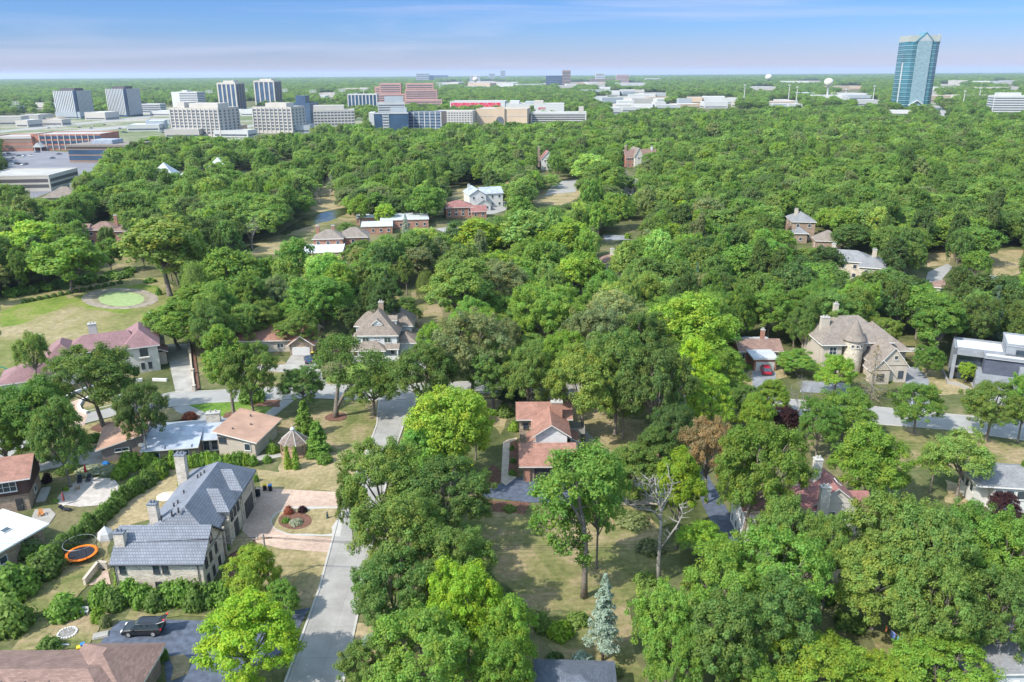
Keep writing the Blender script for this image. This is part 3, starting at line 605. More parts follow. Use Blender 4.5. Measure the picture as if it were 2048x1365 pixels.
lawn(WATER, (185, 562), (205, 550), (240, 545), (262, 548), (270, 555), (240, 558), (200, 568), name='creek', z=Z3)
lawn(WATER, (475, 500), (500, 490), (520, 492), (500, 505), name='creek', z=Z3, k=False)
# ---- the town's ground: parking lots and streets
lawn(LOT, (0, 297), (60, 300), (135, 305), (190, 318), (205, 335), (150, 355), (95, 352), (60, 345), (0, 335), name='parking_lot', z=0.03)
lawn(LOT, (60, 380), (95, 352), (150, 355), (120, 378), (60, 400), name='parking_lot', z=0.034)
TOWN = mat_ground('town ground', [(0.09, 0.13, 0.045), (0.17, 0.18, 0.11), (0.31, 0.285, 0.25)], 0.010, 0.12)
lawn(TOWN, (0, 262), (0, 240), (100, 238), (330, 215), (500, 215), (600, 230), (640, 250), (620, 262), (480, 274), (320, 272), (250, 290), (200, 297), (60, 297), (0, 297), name='town_ground', z=0.02)
lawn(TOWN, (600, 230), (740, 205), (1180, 203), (1190, 232), (1060, 252), (740, 262), (640, 255), name='town_ground', z=0.02, k=False)
lawn(TOWN, (1860, 205), (1960, 215), (2100, 225), (2100, 240), (1950, 238), (1880, 228), name='town_ground', z=0.02, k=False)
lawn(CONC, (1862, 210), (1880, 213), (1900, 232), (1890, 236), (1875, 228), name='road', z=0.04)
for x0, y0, x1, y1, w in ((0, 272, 330, 246, 5), (0, 262, 300, 232, 4), (250, 300, 480, 276, 4), (420, 262, 640, 230, 4), (300, 285, 700, 268, 3)):
    lawn(CONC, (x0, y0), (x1, y1), (x1, y1+w), (x0, y0+w), name='road', z=0.05, k=False)
# ---------------------------------------------------------------- house kit
GLASS = mat('window glass', (0.035, 0.05, 0.065), 0.08, amt=0.25, scale=0.8, spec=0.9)
WHITE = mat('white paint', (0.54, 0.53, 0.51), 0.6, amt=0.04, scale=1.0); DARKF = mat('dark frame', (0.05, 0.05, 0.055), 0.5)
BRICK_TAN = mat_courses('tan brick', (0.46, 0.40, 0.33), (0.52, 0.48, 0.42), 0.42, 0.14, amt=0.28, scale2=0.6)
BRICK_RED = mat_courses('red brick', (0.34, 0.13, 0.085), (0.36, 0.28, 0.22), 0.4, 0.14, amt=0.25)
BRICK_BRN = mat_courses('brown brick', (0.27, 0.18, 0.13), (0.33, 0.28, 0.22), 0.4, 0.14, amt=0.35)
STONE = mat_courses('rubble stone', (0.34, 0.27, 0.20), (0.22, 0.18, 0.14), 0.55, 0.25, amt=0.5, msize=0.03)
STONEP = mat_courses('pale stone', (0.48, 0.42, 0.34), (0.38, 0.33, 0.28), 0.6, 0.3, amt=0.25, msize=0.02)
SLATE = mat_courses('grey slate tile', (0.185, 0.20, 0.235), (0.115, 0.125, 0.15), 0.36, 0.42, amt=0.10, msize=0.045, bump=0.7, rough=0.8, spec=0.2)
SH_BRN = mat_courses('brown shingle', (0.205, 0.135, 0.11), (0.17, 0.10, 0.085), 0.5, 0.2, amt=0.2, msize=0.02, scale2=0.5)
SH_RED = mat_courses('salmon shingle', (0.27, 0.145, 0.11), (0.21, 0.10, 0.08), 0.5, 0.2, amt=0.18, msize=0.018, scale2=0.5)
SH_TAUPE = mat_courses('taupe shingle', (0.195, 0.165, 0.14), (0.20, 0.17, 0.15), 0.4, 0.18, amt=0.2, msize=0.02, scale2=0.6)
SH_WARM = mat_courses('weathered shake', (0.21, 0.172, 0.145), (0.15, 0.125, 0.105), 0.3, 0.22, amt=0.22, msize=0.02, scale2=0.45)
SH_GREY = mat_courses('grey shingle', (0.20, 0.20, 0.205), (0.16, 0.165, 0.18), 0.4, 0.18, amt=0.15, msize=0.02, scale2=0.4)
SH_DARK = mat_courses('charcoal shingle', (0.105, 0.12, 0.15), (0.06, 0.07, 0.09), 0.4, 0.18, amt=0.2, msize=0.02)
SH_PLUM = mat_courses('plum tile', (0.225, 0.13, 0.135), (0.17, 0.10, 0.105), 0.4, 0.3, amt=0.12, msize=0.025, scale2=0.3)
SH_MAR = mat_courses('maroon tile', (0.27, 0.125, 0.115), (0.17, 0.08, 0.07), 0.35, 0.25, amt=0.18, msize=0.025)
TAN_ROOF = mat('tan roof felt', (0.36, 0.225, 0.165), 0.9, amt=0.16, scale=0.5); MEMB = mat('white roof membrane', (0.50, 0.51, 0.53), 0.6, amt=0.08, scale=0.3); MEMG = mat('grey roof membrane', (0.40, 0.42, 0.45), 0.6, amt=0.1, scale=0.3)
METAL_BL = mat('blue grey metal roof', (0.30, 0.33, 0.39), 0.45, amt=0.2, scale=0.5, spec=0.5)
STUC = mat('cream stucco', (0.50, 0.47, 0.42), 0.85, amt=0.06, scale=0.8); STUCB = mat('beige stucco', (0.41, 0.36, 0.30), 0.85, amt=0.08, scale=0.8); SIDING = mat_courses('white siding', (0.55, 0.56, 0.57), (0.45, 0.46, 0.47), 8, 0.2, amt=0.02, msize=0.012, bump=0.5)
TAUPE = mat_courses('taupe boards', (0.27, 0.215, 0.185), (0.15, 0.12, 0.1), 0.25, 6, amt=0.06, msize=0.012, offset=0); DKWOOD = mat_courses('dark brown boards', (0.075, 0.042, 0.035), (0.04, 0.02, 0.02), 0.3, 6, amt=0.1, msize=0.012, offset=0)
GRTILE = mat_courses('grey panel', (0.22, 0.235, 0.26), (0.14, 0.15, 0.17), 1.2, 0.6, amt=0.06, msize=0.012); GRDK = mat_courses('dark panel', (0.075, 0.085, 0.115), (0.05, 0.055, 0.07), 1.2, 0.6, amt=0.08, msize=0.012); FASC = mat('fascia', (0.66, 0.64, 0.60), 0.7, amt=0.05)
WINM = {}
def win_mesh(w, h, fm, style):
    k = (round(w, 2), round(h, 2), fm.name, style)
    if k in WINM: return WINM[k]
    f = MB(); t = 0.09; d = 0.10
    f.box(-w/2, -d, 0, -w/2+t, 0.02, h); f.box(w/2-t, -d, 0, w/2, 0.02, h); f.box(-w/2+t, -d, 0, w/2-t, 0.02, t); f.box(-w/2+t, -d, h-t, w/2-t, 0.02, h)
    f.box(-w/2-0.06, -d-0.05, -0.08, w/2+0.06, 0.02, -0.003)
    n = max(0, int(round(w/1.0))-1) if style != 'plain' else 0
    for i in range(n): x = -w/2+w*(i+1)/(n+1); f.box(x-0.035, -d+0.02, t, x+0.035, 0.0, h-t)
    if style == 'grid': f.box(-w/2+t, -d+0.03, h/2-0.03, w/2-t, -0.002, h/2+0.03)
    p = MB(); p.box(-w/2+t, -0.05, t, w/2-t, -0.03, h-t)
    WINM[k] = (f.mesh('window', fm), p.mesh('pane', GLASS)); return WINM[k]
class House:
    def __init__(s, name, label, x, y, rz=0.0, cat='house', group=None):
        s.o = empty(name, (x, y, 0), R(rz), label, cat, group)
    def part(s, name, mb, m, parent=None, smooth=False): return mb.build(name, m, parent or s.o, smooth=smooth)
    def wall(s, x0, y0, x1, y1, z1, m, z0=-0.2, name='wall'): return s.part(name, MB().box(x0, y0, z0, x1, y1, z1), m)
    def hip(s, x0, y0, x1, y1, z, zr, m, ov=0.5, ridge=None, fm=None, name='roof'):
        x0 -= ov; y0 -= ov; x1 += ov; y1 += ov
        if ridge is None:
            w, d = x1-x0, y1-y0; q = min(w, d)/2; xm, ym = (x0+x1)/2, (y0+y1)/2
            ridge = ((x0+q, ym), (x1-q, ym)) if w >= d else ((xm, y0+q), (xm, y1-q))
        (ax, ay), (bx, by) = ridge; A = (ax, ay, zr); B = (bx, by, zr); t = 0.22; mb = MB()
        c = [(x0, y0, z), (x1, y0, z), (x1, y1, z), (x0, y1, z)]
        if abs(bx-ax) >= abs(by-ay): fs = [[c[0], c[1], B, A], [c[1], c[2], B], [c[2], c[3], A, B], [c[3], c[0], A]]
        else: fs = [[c[0], c[1], A], [c[1], c[2], B, A], [c[2], c[3], B], [c[3], c[0], A, B]]
        for f in fs: mb.face(f)
        mb.mt(1); lo = [(p[0], p[1], z-t) for p in c]; mb.face(lo[::-1])
        for i in range(4): j = (i+1) % 4; mb.face([lo[i], lo[j], c[j], c[i]])
        return s.part(name, mb, [m, fm or FASC])
    def gable(s, x0, y0, x1, y1, z, zr, m, axis='x', ov=0.45, wm=None, fm=None, off=0.0, name='roof', wname='wall'):
        """ridge along axis; off moves the ridge off the middle; wm builds the gable walls"""
        X = lambda u, v, w: (u, v, w) if axis == 'x' else (v, u, w)
        u0, u1, v0, v1 = (x0, x1, y0, y1) if axis == 'x' else (y0, y1, x0, x1); vm = (v0+v1)/2+off; t = 0.2
        sl0 = (zr-z)/(vm-v0); sl1 = (zr-z)/(v1-vm); mb = MB()
        a = [X(u0-ov, v0-ov, z-ov*sl0+t), X(u1+ov, v0-ov, z-ov*sl0+t), X(u1+ov, vm, zr+t), X(u0-ov, vm, zr+t)]
        b = [X(u0-ov, vm, zr+t), X(u1+ov, vm, zr+t), X(u1+ov, v1+ov, z-ov*sl1+t), X(u0-ov, v1+ov, z-ov*sl1+t)]
        if axis != 'x': a.reverse(); b.reverse()
        mb.slab(a, t); mb.slab(b, t); r = s.part(name, mb, [m, fm or FASC])
        if wm:
            g = MB(); tri = [X(u0, v0, z-0.05), X(u0, v1, z-0.05), X(u0, vm, zr-0.02)]; tr2 = [X(u1, v0, z-0.05), X(u1, v1, z-0.05), X(u1, vm, zr-0.02)]
            if axis == 'x': tri.reverse()
            else: tr2.reverse()
            g.face(tri); g.face(tr2); g.face([tri[0], tri[-1], tri[1]][:0] or [X(u0, v0, z-0.05), X(u1, v0, z-0.05), X(u1, vm, zr-0.02), X(u0, vm, zr-0.02)]); g.face([X(u1, v1, z-0.05), X(u0, v1, z-0.05), X(u0, vm, zr-0.02), X(u1, vm, zr-0.02)]); s.part(wname, g, wm)
        return r
    def flat(s, x0, y0, x1, y1, z, m, ov=0.3, t=0.25, par=0.0, fm=None, name='roof'):
        mb = MB(); mb.mt(0); mb.box(x0-ov, y0-ov, z, x1+ov, y1+ov, z+t)
        if par:
            mb.mt(1); a, b, c, d = x0-ov, y0-ov, x1+ov, y1+ov; e = 0.25; z1 = z+t+par; z0 = z+t-0.05
            mb.box(a-0.01, b-0.01, z0, c+0.01, b+e, z1); mb.box(a-0.01, d-e, z0, c+0.01, d+0.01, z1); mb.box(a-0.01, b+e, z0, a+e, d-e, z1); mb.box(c-e, b+e, z0, c+0.01, d-e, z1)
        else:
            mb.mt(1); mb.box(x0-ov-0.02, y0-ov-0.02, z-0.1, x1+ov+0.02, y1+ov+0.02, z+t*0.6)
        return s.part(name, mb, [m, fm or FASC])
    def slope(s, pts, m, t=0.2, fm=None, name='roof'):
        return s.part(name, MB().slab(pts, t), [m, fm or FASC])
    def chim(s, x, y, z1, w=1.2, d=0.9, m=None, z0=0.0, cap=None):
        mb = MB(); mb.box(x-w/2, y-d/2, z0, x+w/2, y+d/2, z1); c = s.part('chimney', mb, m or BRICK_RED)
        k = MB(); k.box(x-w/2-0.08, y-d/2-0.08, z1+0.002, x+w/2+0.08, y+d/2+0.08, z1+0.16)
        k.lathe([(0.16, z1+0.162), (0.14, z1+0.6)], 8, (x-w*0.2, y)); k.lathe([(0.16, z1+0.162), (0.14, z1+0.6)], 8, (x+w*0.2, y)); s.part('chimney_cap', k, cap or CURB, c); return c
    def win(s, side, u, z, w=1.0, h=1.3, at=0.0, fm=None, style='cross', name='window'):
        f, p = win_mesh(w, h, fm or WHITE, style); o = bpy.data.objects.new(name, f); COL.objects.link(o); o.parent = s.o
        q = bpy.data.objects.new('pane', p); COL.objects.link(q); q.parent = o
        o.location, o.rotation_euler = {'S': ((u, at, z), (0, 0, 0)), 'N': ((u, at, z), (0, 0, math.pi)), 'E': ((at, u, z), (0, 0, math.pi/2)), 'W': ((at, u, z), (0, 0, -math.pi/2))}[side]
        return o
    def wins(s, side, us, z, **k):
        for u in us: s.win(side, u, z, **k)
    def door(s, side, u, z=0.05, w=1.0, h=2.1, at=0.0, m=None, name='door'):
        mb = MB(); mb.box(-w/2, -0.07, 0, w/2, 0.02, h); n = max(1, int(w/1.2)); 
        if w > 2:
            for i in range(4): mb.box(-w/2+0.1, -0.1, 0.1+i*h/4, w/2-0.1, -0.065, 0.1+i*h/4+h/4-0.14)
        else:
            mb.box(-w/2+0.15, -0.1, 0.2, w/2-0.15, -0.065, h*0.45); mb.box(-w/2+0.15, -0.1, h*0.55, w/2-0.15, -0.065, h-0.15)
        o = s.part(name, mb, m or DARKF); h_ = MB(); h_.box(w*0.3, -0.16, h*0.45, w*0.3+0.1, -0.105, h*0.45+0.06); s.part('handle', h_, CURB, o)
        o.location, o.rotation_euler = {'S': ((u, at, z), (0, 0, 0)), 'N': ((u, at, z), (0, 0, math.pi)), 'E': ((at, u, z), (0, 0, math.pi/2)), 'W': ((at, u, z), (0, 0, -math.pi/2))}[side]
        return o
    def vents(s, pts, m=None):
        for x, y, z in pts: s.part('roof_vent', MB().lathe([(0.12, z-0.4), (0.12, z+0.35), (0.2, z+0.36), (0.05, z+0.5)], 8, (x, y)), m or DARKF)
    def skylight(s, c, e1, e2, n=0.08):
        """c corner, e1, e2 edge vectors lying on the roof"""
        c = Vector(c); e1 = Vector(e1); e2 = Vector(e2); nn = e1.cross(e2).normalized()*n
        if nn.z < 0: nn = -nn
        def blk(a, b, d, h):
            mb = MB(); v = [a, a+b, a+b+d, a+d]; w = [x+h for x in v]; mb.v = [tuple(x) for x in v+w]; mb.f = [(0, 3, 2, 1), (4, 5, 6, 7), (0, 1, 5, 4), (1, 2, 6, 5), (2, 3, 7, 6), (3, 0, 4, 7)]; return mb
        f = s.part('skylight', blk(c-nn*0.5, e1, e2, nn*1.4), WHITE); s.part('pane', blk(c+e1*0.1+e2*0.1+nn*0.9, e1*0.8, e2*0.8, nn*0.4), GLASS, f)
# ---------------------------------------------------------------- A: long tan-brick house with slate roofs
def houses_near():
    h = House('brick_house', 'long tan brick house with grey slate roofs and three chimneys by the pink drive', 0, 0)
    h.wall(-52.4, 89.7, -40.8, 97.2, 4.85, BRICK_TAN); h.gable(-52.4, 89.7, -40.8, 97.2, 4.7, 7.75, SLATE, 'x', 0.4, BRICK_TAN, SH_DARK)
    h.wall(-51.4, 97.2, -42.0, 115.2, 4.5, BRICK_TAN); h.hip(-51.5, 96.0, -42.0, 115.2, 4.5, 8.3, SLATE, 0.5, ((-45.6, 97.6), (-45.6, 111.2)), SH_DARK)
    for y0, y1 in ((101.3, 106.3), (107.3, 112.3)):
        h.wall(-46.0, y0, -41.2, y1, 5.5, BRICK_TAN); h.hip(-46.5, y0, -41.2, y1, 5.5, 7.7, SLATE, 0.45, ((-46.2, (y0+y1)/2), (-43.2, (y0+y1)/2)), SH_DARK)
    h.chim(-51.9, 91.6, 8.0, 1.3, 1.0, BRICK_TAN, cap=SLATE); h.chim(-50.3, 98.3, 8.4, 1.2, 1.0, BRICK_TAN, cap=SLATE); h.chim(-51.6, 111.6, 9.3, 1.5, 1.1, BRICK_TAN, cap=SLATE)
    h.wins('S', (-46.9, -45.7), 3.0, w=0.8, h=1.4, at=89.68, fm=DARKF); h.win('S', -51.3, 3.0, w=0.8, h=1.4, at=89.68, fm=DARKF); h.wins('S', (-46.9, -45.7, -43.0), 0.4, w=0.8, h=1.3, at=89.68, fm=DARKF)
    h.wins('E', (91.0, 92.6, 94.6), 3.0, w=0.7, h=1.4, at=-40.78, fm=DARKF); h.wins('E', (91.0, 93.0, 95.2), 0.5, w=0.7, h=1.4, at=-40.78, fm=DARKF); h.win('E', 93.4, 5.4, w=0.8, h=1.1, at=-40.78, fm=DARKF)
    h.wins('E', (98.5, 100.2), 1.0, w=0.9, h=2.2, at=-41.98, fm=DARKF); h.wins('E', (102.4, 103.8, 105.2), 3.3, w=0.8, h=1.3, at=-41.18, fm=DARKF)
    h.door('E', 103.8, w=1.6, h=2.4, at=-41.18, m=DARKF); h.door('E', 109.8, w=3.6, h=2.7, at=-41.18, m=DARKF, name='garage_door'); h.door('E', 113.8, w=2.4, h=2.7, at=-41.98, m=DARKF, name='garage_door')
    for y in (101.0, 98.9, 106.6, 112.6): h.part('pilaster', MB().box(-41.9, y-0.2, 0, -41.1, y+0.2, 4.2), STONEP)
    h.vents([(-47.2, 96.9, 7.6), (-48.6, 96.6, 7.1), (-46.2, 96.9, 8.1), (-48.4, 100.4, 6.8), (-48.0, 100.9, 7.0), (-48.0, 108.5, 7.0), (-47.6, 108.8, 7.2), (-47.2, 109.2, 7.4), (-48.6, 104.5, 6.6)])
    h.part('gutter', MB().tube([(-52.9, 89.2, 4.55), (-40.7, 89.2, 4.55)], 0.08, 6), DARKF)
    for x in (-52.3, -41.4): h.part('downpipe', MB().tube([(x, 89.2, 4.5), (x, 89.6, 4.1), (x, 89.6, 0)], 0.06, 6), DARKF)
    # B
    h = House('ranch_house', 'low taupe ranch house with tan and blue grey metal roofs behind the hedge', -72.6, 127.2, 19)
    h.wall(0, 0, 7.6, 9.6, 2.7, TAUPE)
    h.slope([(-0.9, -0.4, 2.65), (7.8, -0.4, 4.75), (7.8, 10.6, 4.75), (-0.9, 10.6, 2.65)], TAN_ROOF); g = MB(); g.face([(0, 0, 2.65), (7.6, 0, 2.65), (7.6, 0, 4.5), (0, 0, 2.68)]); g.face([(7.6, 0, 2.6), (7.6, 9.6, 2.6), (7.6, 9.6, 4.5), (7.6, 0, 4.5)]); h.part('wall', g, TAUPE)
    h.win('S', 3.3, 1.7, w=2.4, h=0.7, at=-0.02); h.part('round_window', MB().lathe([(0.42, -0.06), (0.42, 0.06)], 16), WHITE).matrix_local = Matrix.Translation((6.4, -0.04, 2.5)) @ Matrix.Rotation(math.pi/2, 4, 'X')
    h = House('ranch_house', 'blue grey metal roofed middle of the taupe ranch house with a long window wall', -64.6, 126.2, 10)
    h.o.name = 'house_wing'
    h.wall(0, 0.3, 9.0, 7, 2.9, BRICK_BRN); h.wall(9.0, 3.2, 13.4, 9.5, 2.9, BRICK_BRN)
    h.slope([(-0.5, -0.5, 2.95), (9.2, -0.5, 2.95), (9.2, 6.5, 4.3), (-0.5, 6.5, 4.3)], METAL_BL); h.slope([(9.22, 2.2, 3.0), (13.6, 2.2, 3.0), (13.6, 6.5, 4.3), (9.22, 6.5, 4.3)], METAL_BL)
    h.slope([(-0.5, 6.52, 4.3), (13.6, 6.52, 4.3), (13.6, 11.5, 3.0), (-0.5, 11.5, 3.0)], METAL_BL)
    for x in (8.0, 3.5): h.part('roof_seam', MB().box(x, -0.45, 3.0, x+0.04, 0.5, 3.3), METAL_BL)
    h.wins('S', (2.0, 5.2, 6.9), 0.8, w=0.9, h=1.5, at=0.28); h.wins('S', (9.8, 11.2, 12.6), 0.4, w=1.2, h=2.0, at=3.18); h.chim(10.6, 8.0, 5.7, 2.4, 1.2, STONEP, z0=2)
    h = House('ranch_house', 'tan roofed end pavilion of the taupe ranch house, right of the white brick chimney', -53.0, 130.2, -9)
    h.wall(0, 0, 7.0, 8.8, 3.1, STUCB); h.slope([(-0.6, -0.6, 4.8), (7.7, -0.6, 3.1), (7.7, 10.2, 3.1), (-0.6, 10.2, 4.8)], TAN_ROOF); g = MB(); g.face([(0, 0, 3.0), (7, 0, 3.0), (7, 0, 3.1), (0, 0, 4.6)]); g.face([(0, 8.8, 3.0), (0, 0, 3.0), (0, 0, 4.6), (0, 8.8, 4.6)]); h.part('wall', g, TAUPE)
    h.win('S', 5.6, 1.2, w=1.2, h=1.4, at=-0.02); h.win('S', 0.9, 2.4, w=1.4, h=1.1, at=-0.02, fm=DARKF); h.vents([(2, 2, 4.1), (4, 5, 3.7), (2.5, 8, 4.1)])
    # D
    h = House('mansion', 'cream stucco mansion with plum tiled hip roofs beside the pond meadow', -88.3, 171.3, 24)
    h.wall(0, 0, 7.0, 13.5, 6.3, STUC); h.hip(0, 0, 7.0, 13.5, 6.3, 9.4, SH_PLUM, 0.6)
    h.wall(-9.5, 1.6, 0, 8.6, 6.2, STUC); h.hip(-12, 1.6, 2.8, 8.6, 6.2, 9.1, SH_PLUM, 0.6, ((-8, 5.2), (1.2, 5.2)))
    h.wall(-15.5, -1.4, -9.5, 9.0, 6.1, STUC); h.hip(-15.5, -1.4, -9.5, 9.0, 6.1, 8.9, SH_PLUM, 0.6)
    h.wall(-24, -5.0, -15.5, 4.0, 3.4, STUC); h.hip(-24, -5.0, -15.6, 4.0, 3.4, 5.8, SH_PLUM, 0.6)
    h.wall(2.2, 13.5, 8.5, 18, 3.2, STUC); h.hip(1.8, 13.6, 8.5, 18, 5.6, 7.4, SH_PLUM, 0.5)
    h.wall(7.0, 4.0, 8.6, 8.0, 3.0, STUCB); h.slope([(7.1, 3.6, 4.0), (9.1, 3.6, 3.1), (9.1, 8.6, 3.1), (7.1, 8.6, 4.0)], SH_PLUM); h.door('E', 6.0, w=2.6, h=2.4, at=8.62, m=DKWOOD, name='garage_door')
    h.chim(-6.2, 8.4, 10.6, 1.7, 1.5, STUC); h.win('S', 4.0, 3.9, w=1.7, h=1.9, at=-0.02, fm=DARKF); h.wins('S', (3.4, 4.9), 0.8, w=0.8, h=1.5, at=-0.02, fm=DARKF)
    h.part('balcony', MB().box(2.9, -0.75, 3.55, 5.1, -0.02, 3.8), STUC); h.wins('S', (-2.6, -1.2), 4.2, w=1.2, h=1.4, at=1.58, fm=DARKF); h.wins('S', (-13.9, -11.2), 3.9, w=1.1, h=1.5, at=-1.42, fm=DARKF)
    h.wins('S', (-22, -19), 1.0, w=1.0, h=1.6, at=-5.02, fm=DARKF); h.wins('E', (2.0, 10.5), 4.0, w=1.0, h=1.4, at=7.02, fm=DARKF); h.win('W', -2.5, 1.2, w=1.0, h=1.6, at=-24.02, fm=DARKF)
    # E
    h = House('farmhouse', 'white two storey farmhouse with weathered shake hip roofs and a front porch', -37.2, 180.6, 0)
    h.wall(0, 0.4, 9.6, 12, 6.0, SIDING); h.hip(0, 0.4, 9.6, 12, 6.0, 11.0, SH_WARM, 0.5, ((4.9, 4.2), (4.9, 6.4)))
    h.wall(-1.5, 8, 12.3, 15.5, 6.0, SIDING); h.hip(-1.5, 8, 12.3, 15.8, 6.0, 9.8, SH_WARM, 0.5, ((3, 11.8), (9.0, 11.8)))
    h.wall(9.6, 3.0, 13.5, 13, 3.2, SIDING); h.hip(8.6, 3.0, 13.6, 13, 3.2, 5.0, SH_WARM, 0.5); h.wall(-2.2, 6, -0.05, 11, 3.0, SIDING); h.hip(-2.4, 6, 0.6, 11, 3.1, 4.2, SH_WARM, 0.3)
    h.hip(-0.6, -2.2, 6.9, 1.2, 3.0, 4.5, SH_WARM, 0.4, ((1.6, 0.4), (4.8, 0.4)), name='porch_roof'); h.slope([(6.9, -1.4, 3.0), (10.3, -1.4, 3.0), (10.3, 0.6, 3.9), (6.9, 0.6, 3.9)], SH_WARM, name='porch_roof')
    h.part('porch', MB().box(-0.8, -2.3, -0.1, 10.4, 0.38, 0.7), WHITE); h.part('railing', MB().box(-0.75, -2.25, 0.75, 2.6, -2.15, 1.6).box(4.6, -2.25, 0.75, 10.3, -2.15, 1.6), WHITE)
    for x in (-0.6, 2.7, 4.5, 6.7, 10.0): h.part('porch_post', MB().box(x-0.13, -2.1, 0.7, x+0.13, -1.84, 2.8), WHITE)
    h.door('S', 3.9, z=0.72, w=1.1, h=2.1, at=0.38, m=SH_MAR); h.wins('S', (1.0, 2.1, 5.8, 8.5), 1.1, w=1.1, h=1.5, at=0.38)
    h.wins('S', (2.2, 7.4), 4.0, w=1.7, h=1.4, at=0.38); h.wins('S', (4.4, 5.2), 4.9, w=0.5, h=0.5, at=0.38, style='plain')
    h.wall(3.8, 1.6, 6.0, 3.6, 8.4, SIDING, z0=6.2, name='dormer'); h.gable(3.8, 1.5, 6.0, 4.4, 8.4, 9.3, SH_WARM, 'y', 0.25, SIDING); h.win('S', 4.9, 7.3, w=1.2, h=0.8, at=1.58)
    h.wall(7.2, 5.2, 9.0, 7.2, 8.2, SIDING, z0=6.2, name='dormer'); h.gable(6.8, 5.2, 9.0, 7.2, 8.2, 9.0, SH_WARM, 'x', 0.25, SIDING); h.wins('E', (2.2, 5.0), 4.0, w=1.1, h=1.3, at=9.62)
    h.chim(5.2, 7.2, 12.2, 1.2, 0.9, BRICK_BRN, z0=8); h.door('E', 5.2, w=2.4, h=2.3, at=13.52, m=WHITE, name='garage_door')
    for y in (9.5, 12.5): h.part('porch_post', MB().box(15.6, y, 0, 15.9, y+0.3, 2.9), WHITE)
    h.slope([(13.9, 8.6, 3.2), (16.3, 8.6, 3.0), (16.3, 13.4, 3.0), (13.9, 13.4, 3.2)], SH_WARM, name='porch_roof')
    # F
    h = House('brick_house', 'brick house with an orange brown roof and a white double garage door, mostly behind trees', -54.2, 183.6, 2)
    h.wall(0, 0, 5.6, 9, 2.9, BRICK_BRN); h.gable(0, 0, 5.6, 9, 2.9, 4.9, SH_RED, 'y', 0.6, BRICK_BRN); h.wall(-17, 3, 0, 12, 2.9, STUCB); h.gable(-17, 3, 5.4, 12, 3.2, 5.4, SH_RED, 'x', 0.6, STUCB)
    h.door('S', 2.7, w=4.3, h=2.1, at=-0.02, m=WHITE, name='garage_door'); h.wins('S', (-3, -7, -12), 1.0, w=1.6, h=1.2, at=2.98); h.chim(1.0, 9, 6.4, 1.2, 0.9, BRICK_RED, z0=3)
    # G
    h = House('split_level_house', 'split level stone house with salmon shingle gables and a brick chimney amid the big oaks', 0, 0)
    h.wall(1.3, 131.8, 10.2, 138.4, 6.1, STONE); h.gable(1.3, 131.8, 10.2, 138.4, 6.2, 7.7, SH_RED, 'x', 0.7, STONE, WHITE)
    h.wall(4.0, 125.0, 9.4, 133.0, 6.0, SIDING); h.gable(4.0, 125.0, 9.4, 131.9, 6.1, 7.9, SH_RED, 'y', 0.7, SIDING, WHITE)
    h.wall(3.2, 127.0, 4.0, 131.8, 3.4, STONE); h.wall(1.8, 119.6, 10.0, 126.6, 3.2, BRICK_BRN); h.gable(1.8, 119.6, 10.0, 126.2, 3.35, 5.3, SH_RED, 'x', 0.8, BRICK_BRN, WHITE)
    h.slope([(2.5, 126.9, 3.3), (4.0, 126.9, 4.0), (4.0, 131.7, 4.0), (2.5, 131.7, 3.3)], SH_RED, fm=WHITE); h.wall(10.3, 128.4, 11.6, 131.6, 3.0, SIDING); h.slope([(9.4, 128.0, 4.2), (12.0, 128.0, 3.1), (12.0, 132, 3.1), (9.4, 132, 4.2)], SH_RED, fm=WHITE)
    h.door('S', 5.9, w=4.6, h=2.2, at=119.58, m=mat('dark garage paint', (0.04, 0.035, 0.04), 0.5), name='garage_door'); h.part('pilaster', MB().box(2.0, 119.3, 0, 2.9, 119.58, 3.0), BRICK_RED)
    h.chim(7.9, 131.3, 9.4, 2.0, 1.1, BRICK_RED, z0=4); h.win('W', 133.5, 3.6, w=1.0, h=1.8, at=1.28, fm=DARKF); h.win('S', 2.4, 4.0, w=0.9, h=1.2, at=131.78, fm=DARKF); h.wins('E', (127, 134, 136.4), 3.4, w=1.1, h=1.2, at=10.22)
    h.part('balcony', MB().box(10.45, 132.4, 2.6, 13.2, 137.4, 2.8).box(13.1, 132.4, 2.8, 13.2, 137.4, 3.8).box(10.45, 132.4, 2.8, 13.1, 132.5, 3.8), CONCD)
    # H
    h = House('two_storey_house', 'dark brown boarded upper storey over brick, with a tan gable roof and white bay window', -84.5, 108.6, 19)
    h.wall(0, 0, 8.6, 8, 3.0, BRICK_BRN); h.wall(-0.3, -0.3, 8.9, 8.1, 6.0, DKWOOD, z0=3.0); h.gable(-0.3, -0.3, 8.9, 8.1, 5.9, 7.6, SH_RED, 'x', 0.7, DKWOOD)
    h.win('S', 6.0, 3.7, w=2.8, h=1.7, at=-0.32, style='grid'); h.win('S', 1.8, 3.7, w=1.6, h=1.7, at=-0.32, style='grid'); h.win('E', 4.0, 1.0, w=1.2, h=1.2, at=8.62); h.door('S', 7.2, w=1.0, at=-0.02); h.win('S', 3.0, 1.0, w=1.6, h=1.2, at=-0.02)
    h.part('porch', MB().box(8.9, 2.0, 0, 10.3, 6.5, 0.35), CURB)
    # I
    h = House('flat_roof_house', 'house with a bright white membrane roof and two square skylights at the left edge', -67.6, 101.4, 69)
    h.wall(-15, 0.6, -0.6, 8.2, 3.3, BRICK_BRN); h.slope([(-16, -0.3, 3.5), (0, -0.3, 3.5), (0, 8.9, 4.1), (-16, 8.9, 4.1)], MEMB, 0.25); h.wins('S', (-3.0, -7.0, -10), 1.0, w=1.2, h=1.2, at=0.58); h.wins('E', (3, 6), 1.0, w=1.2, h=1.2, at=-0.58)
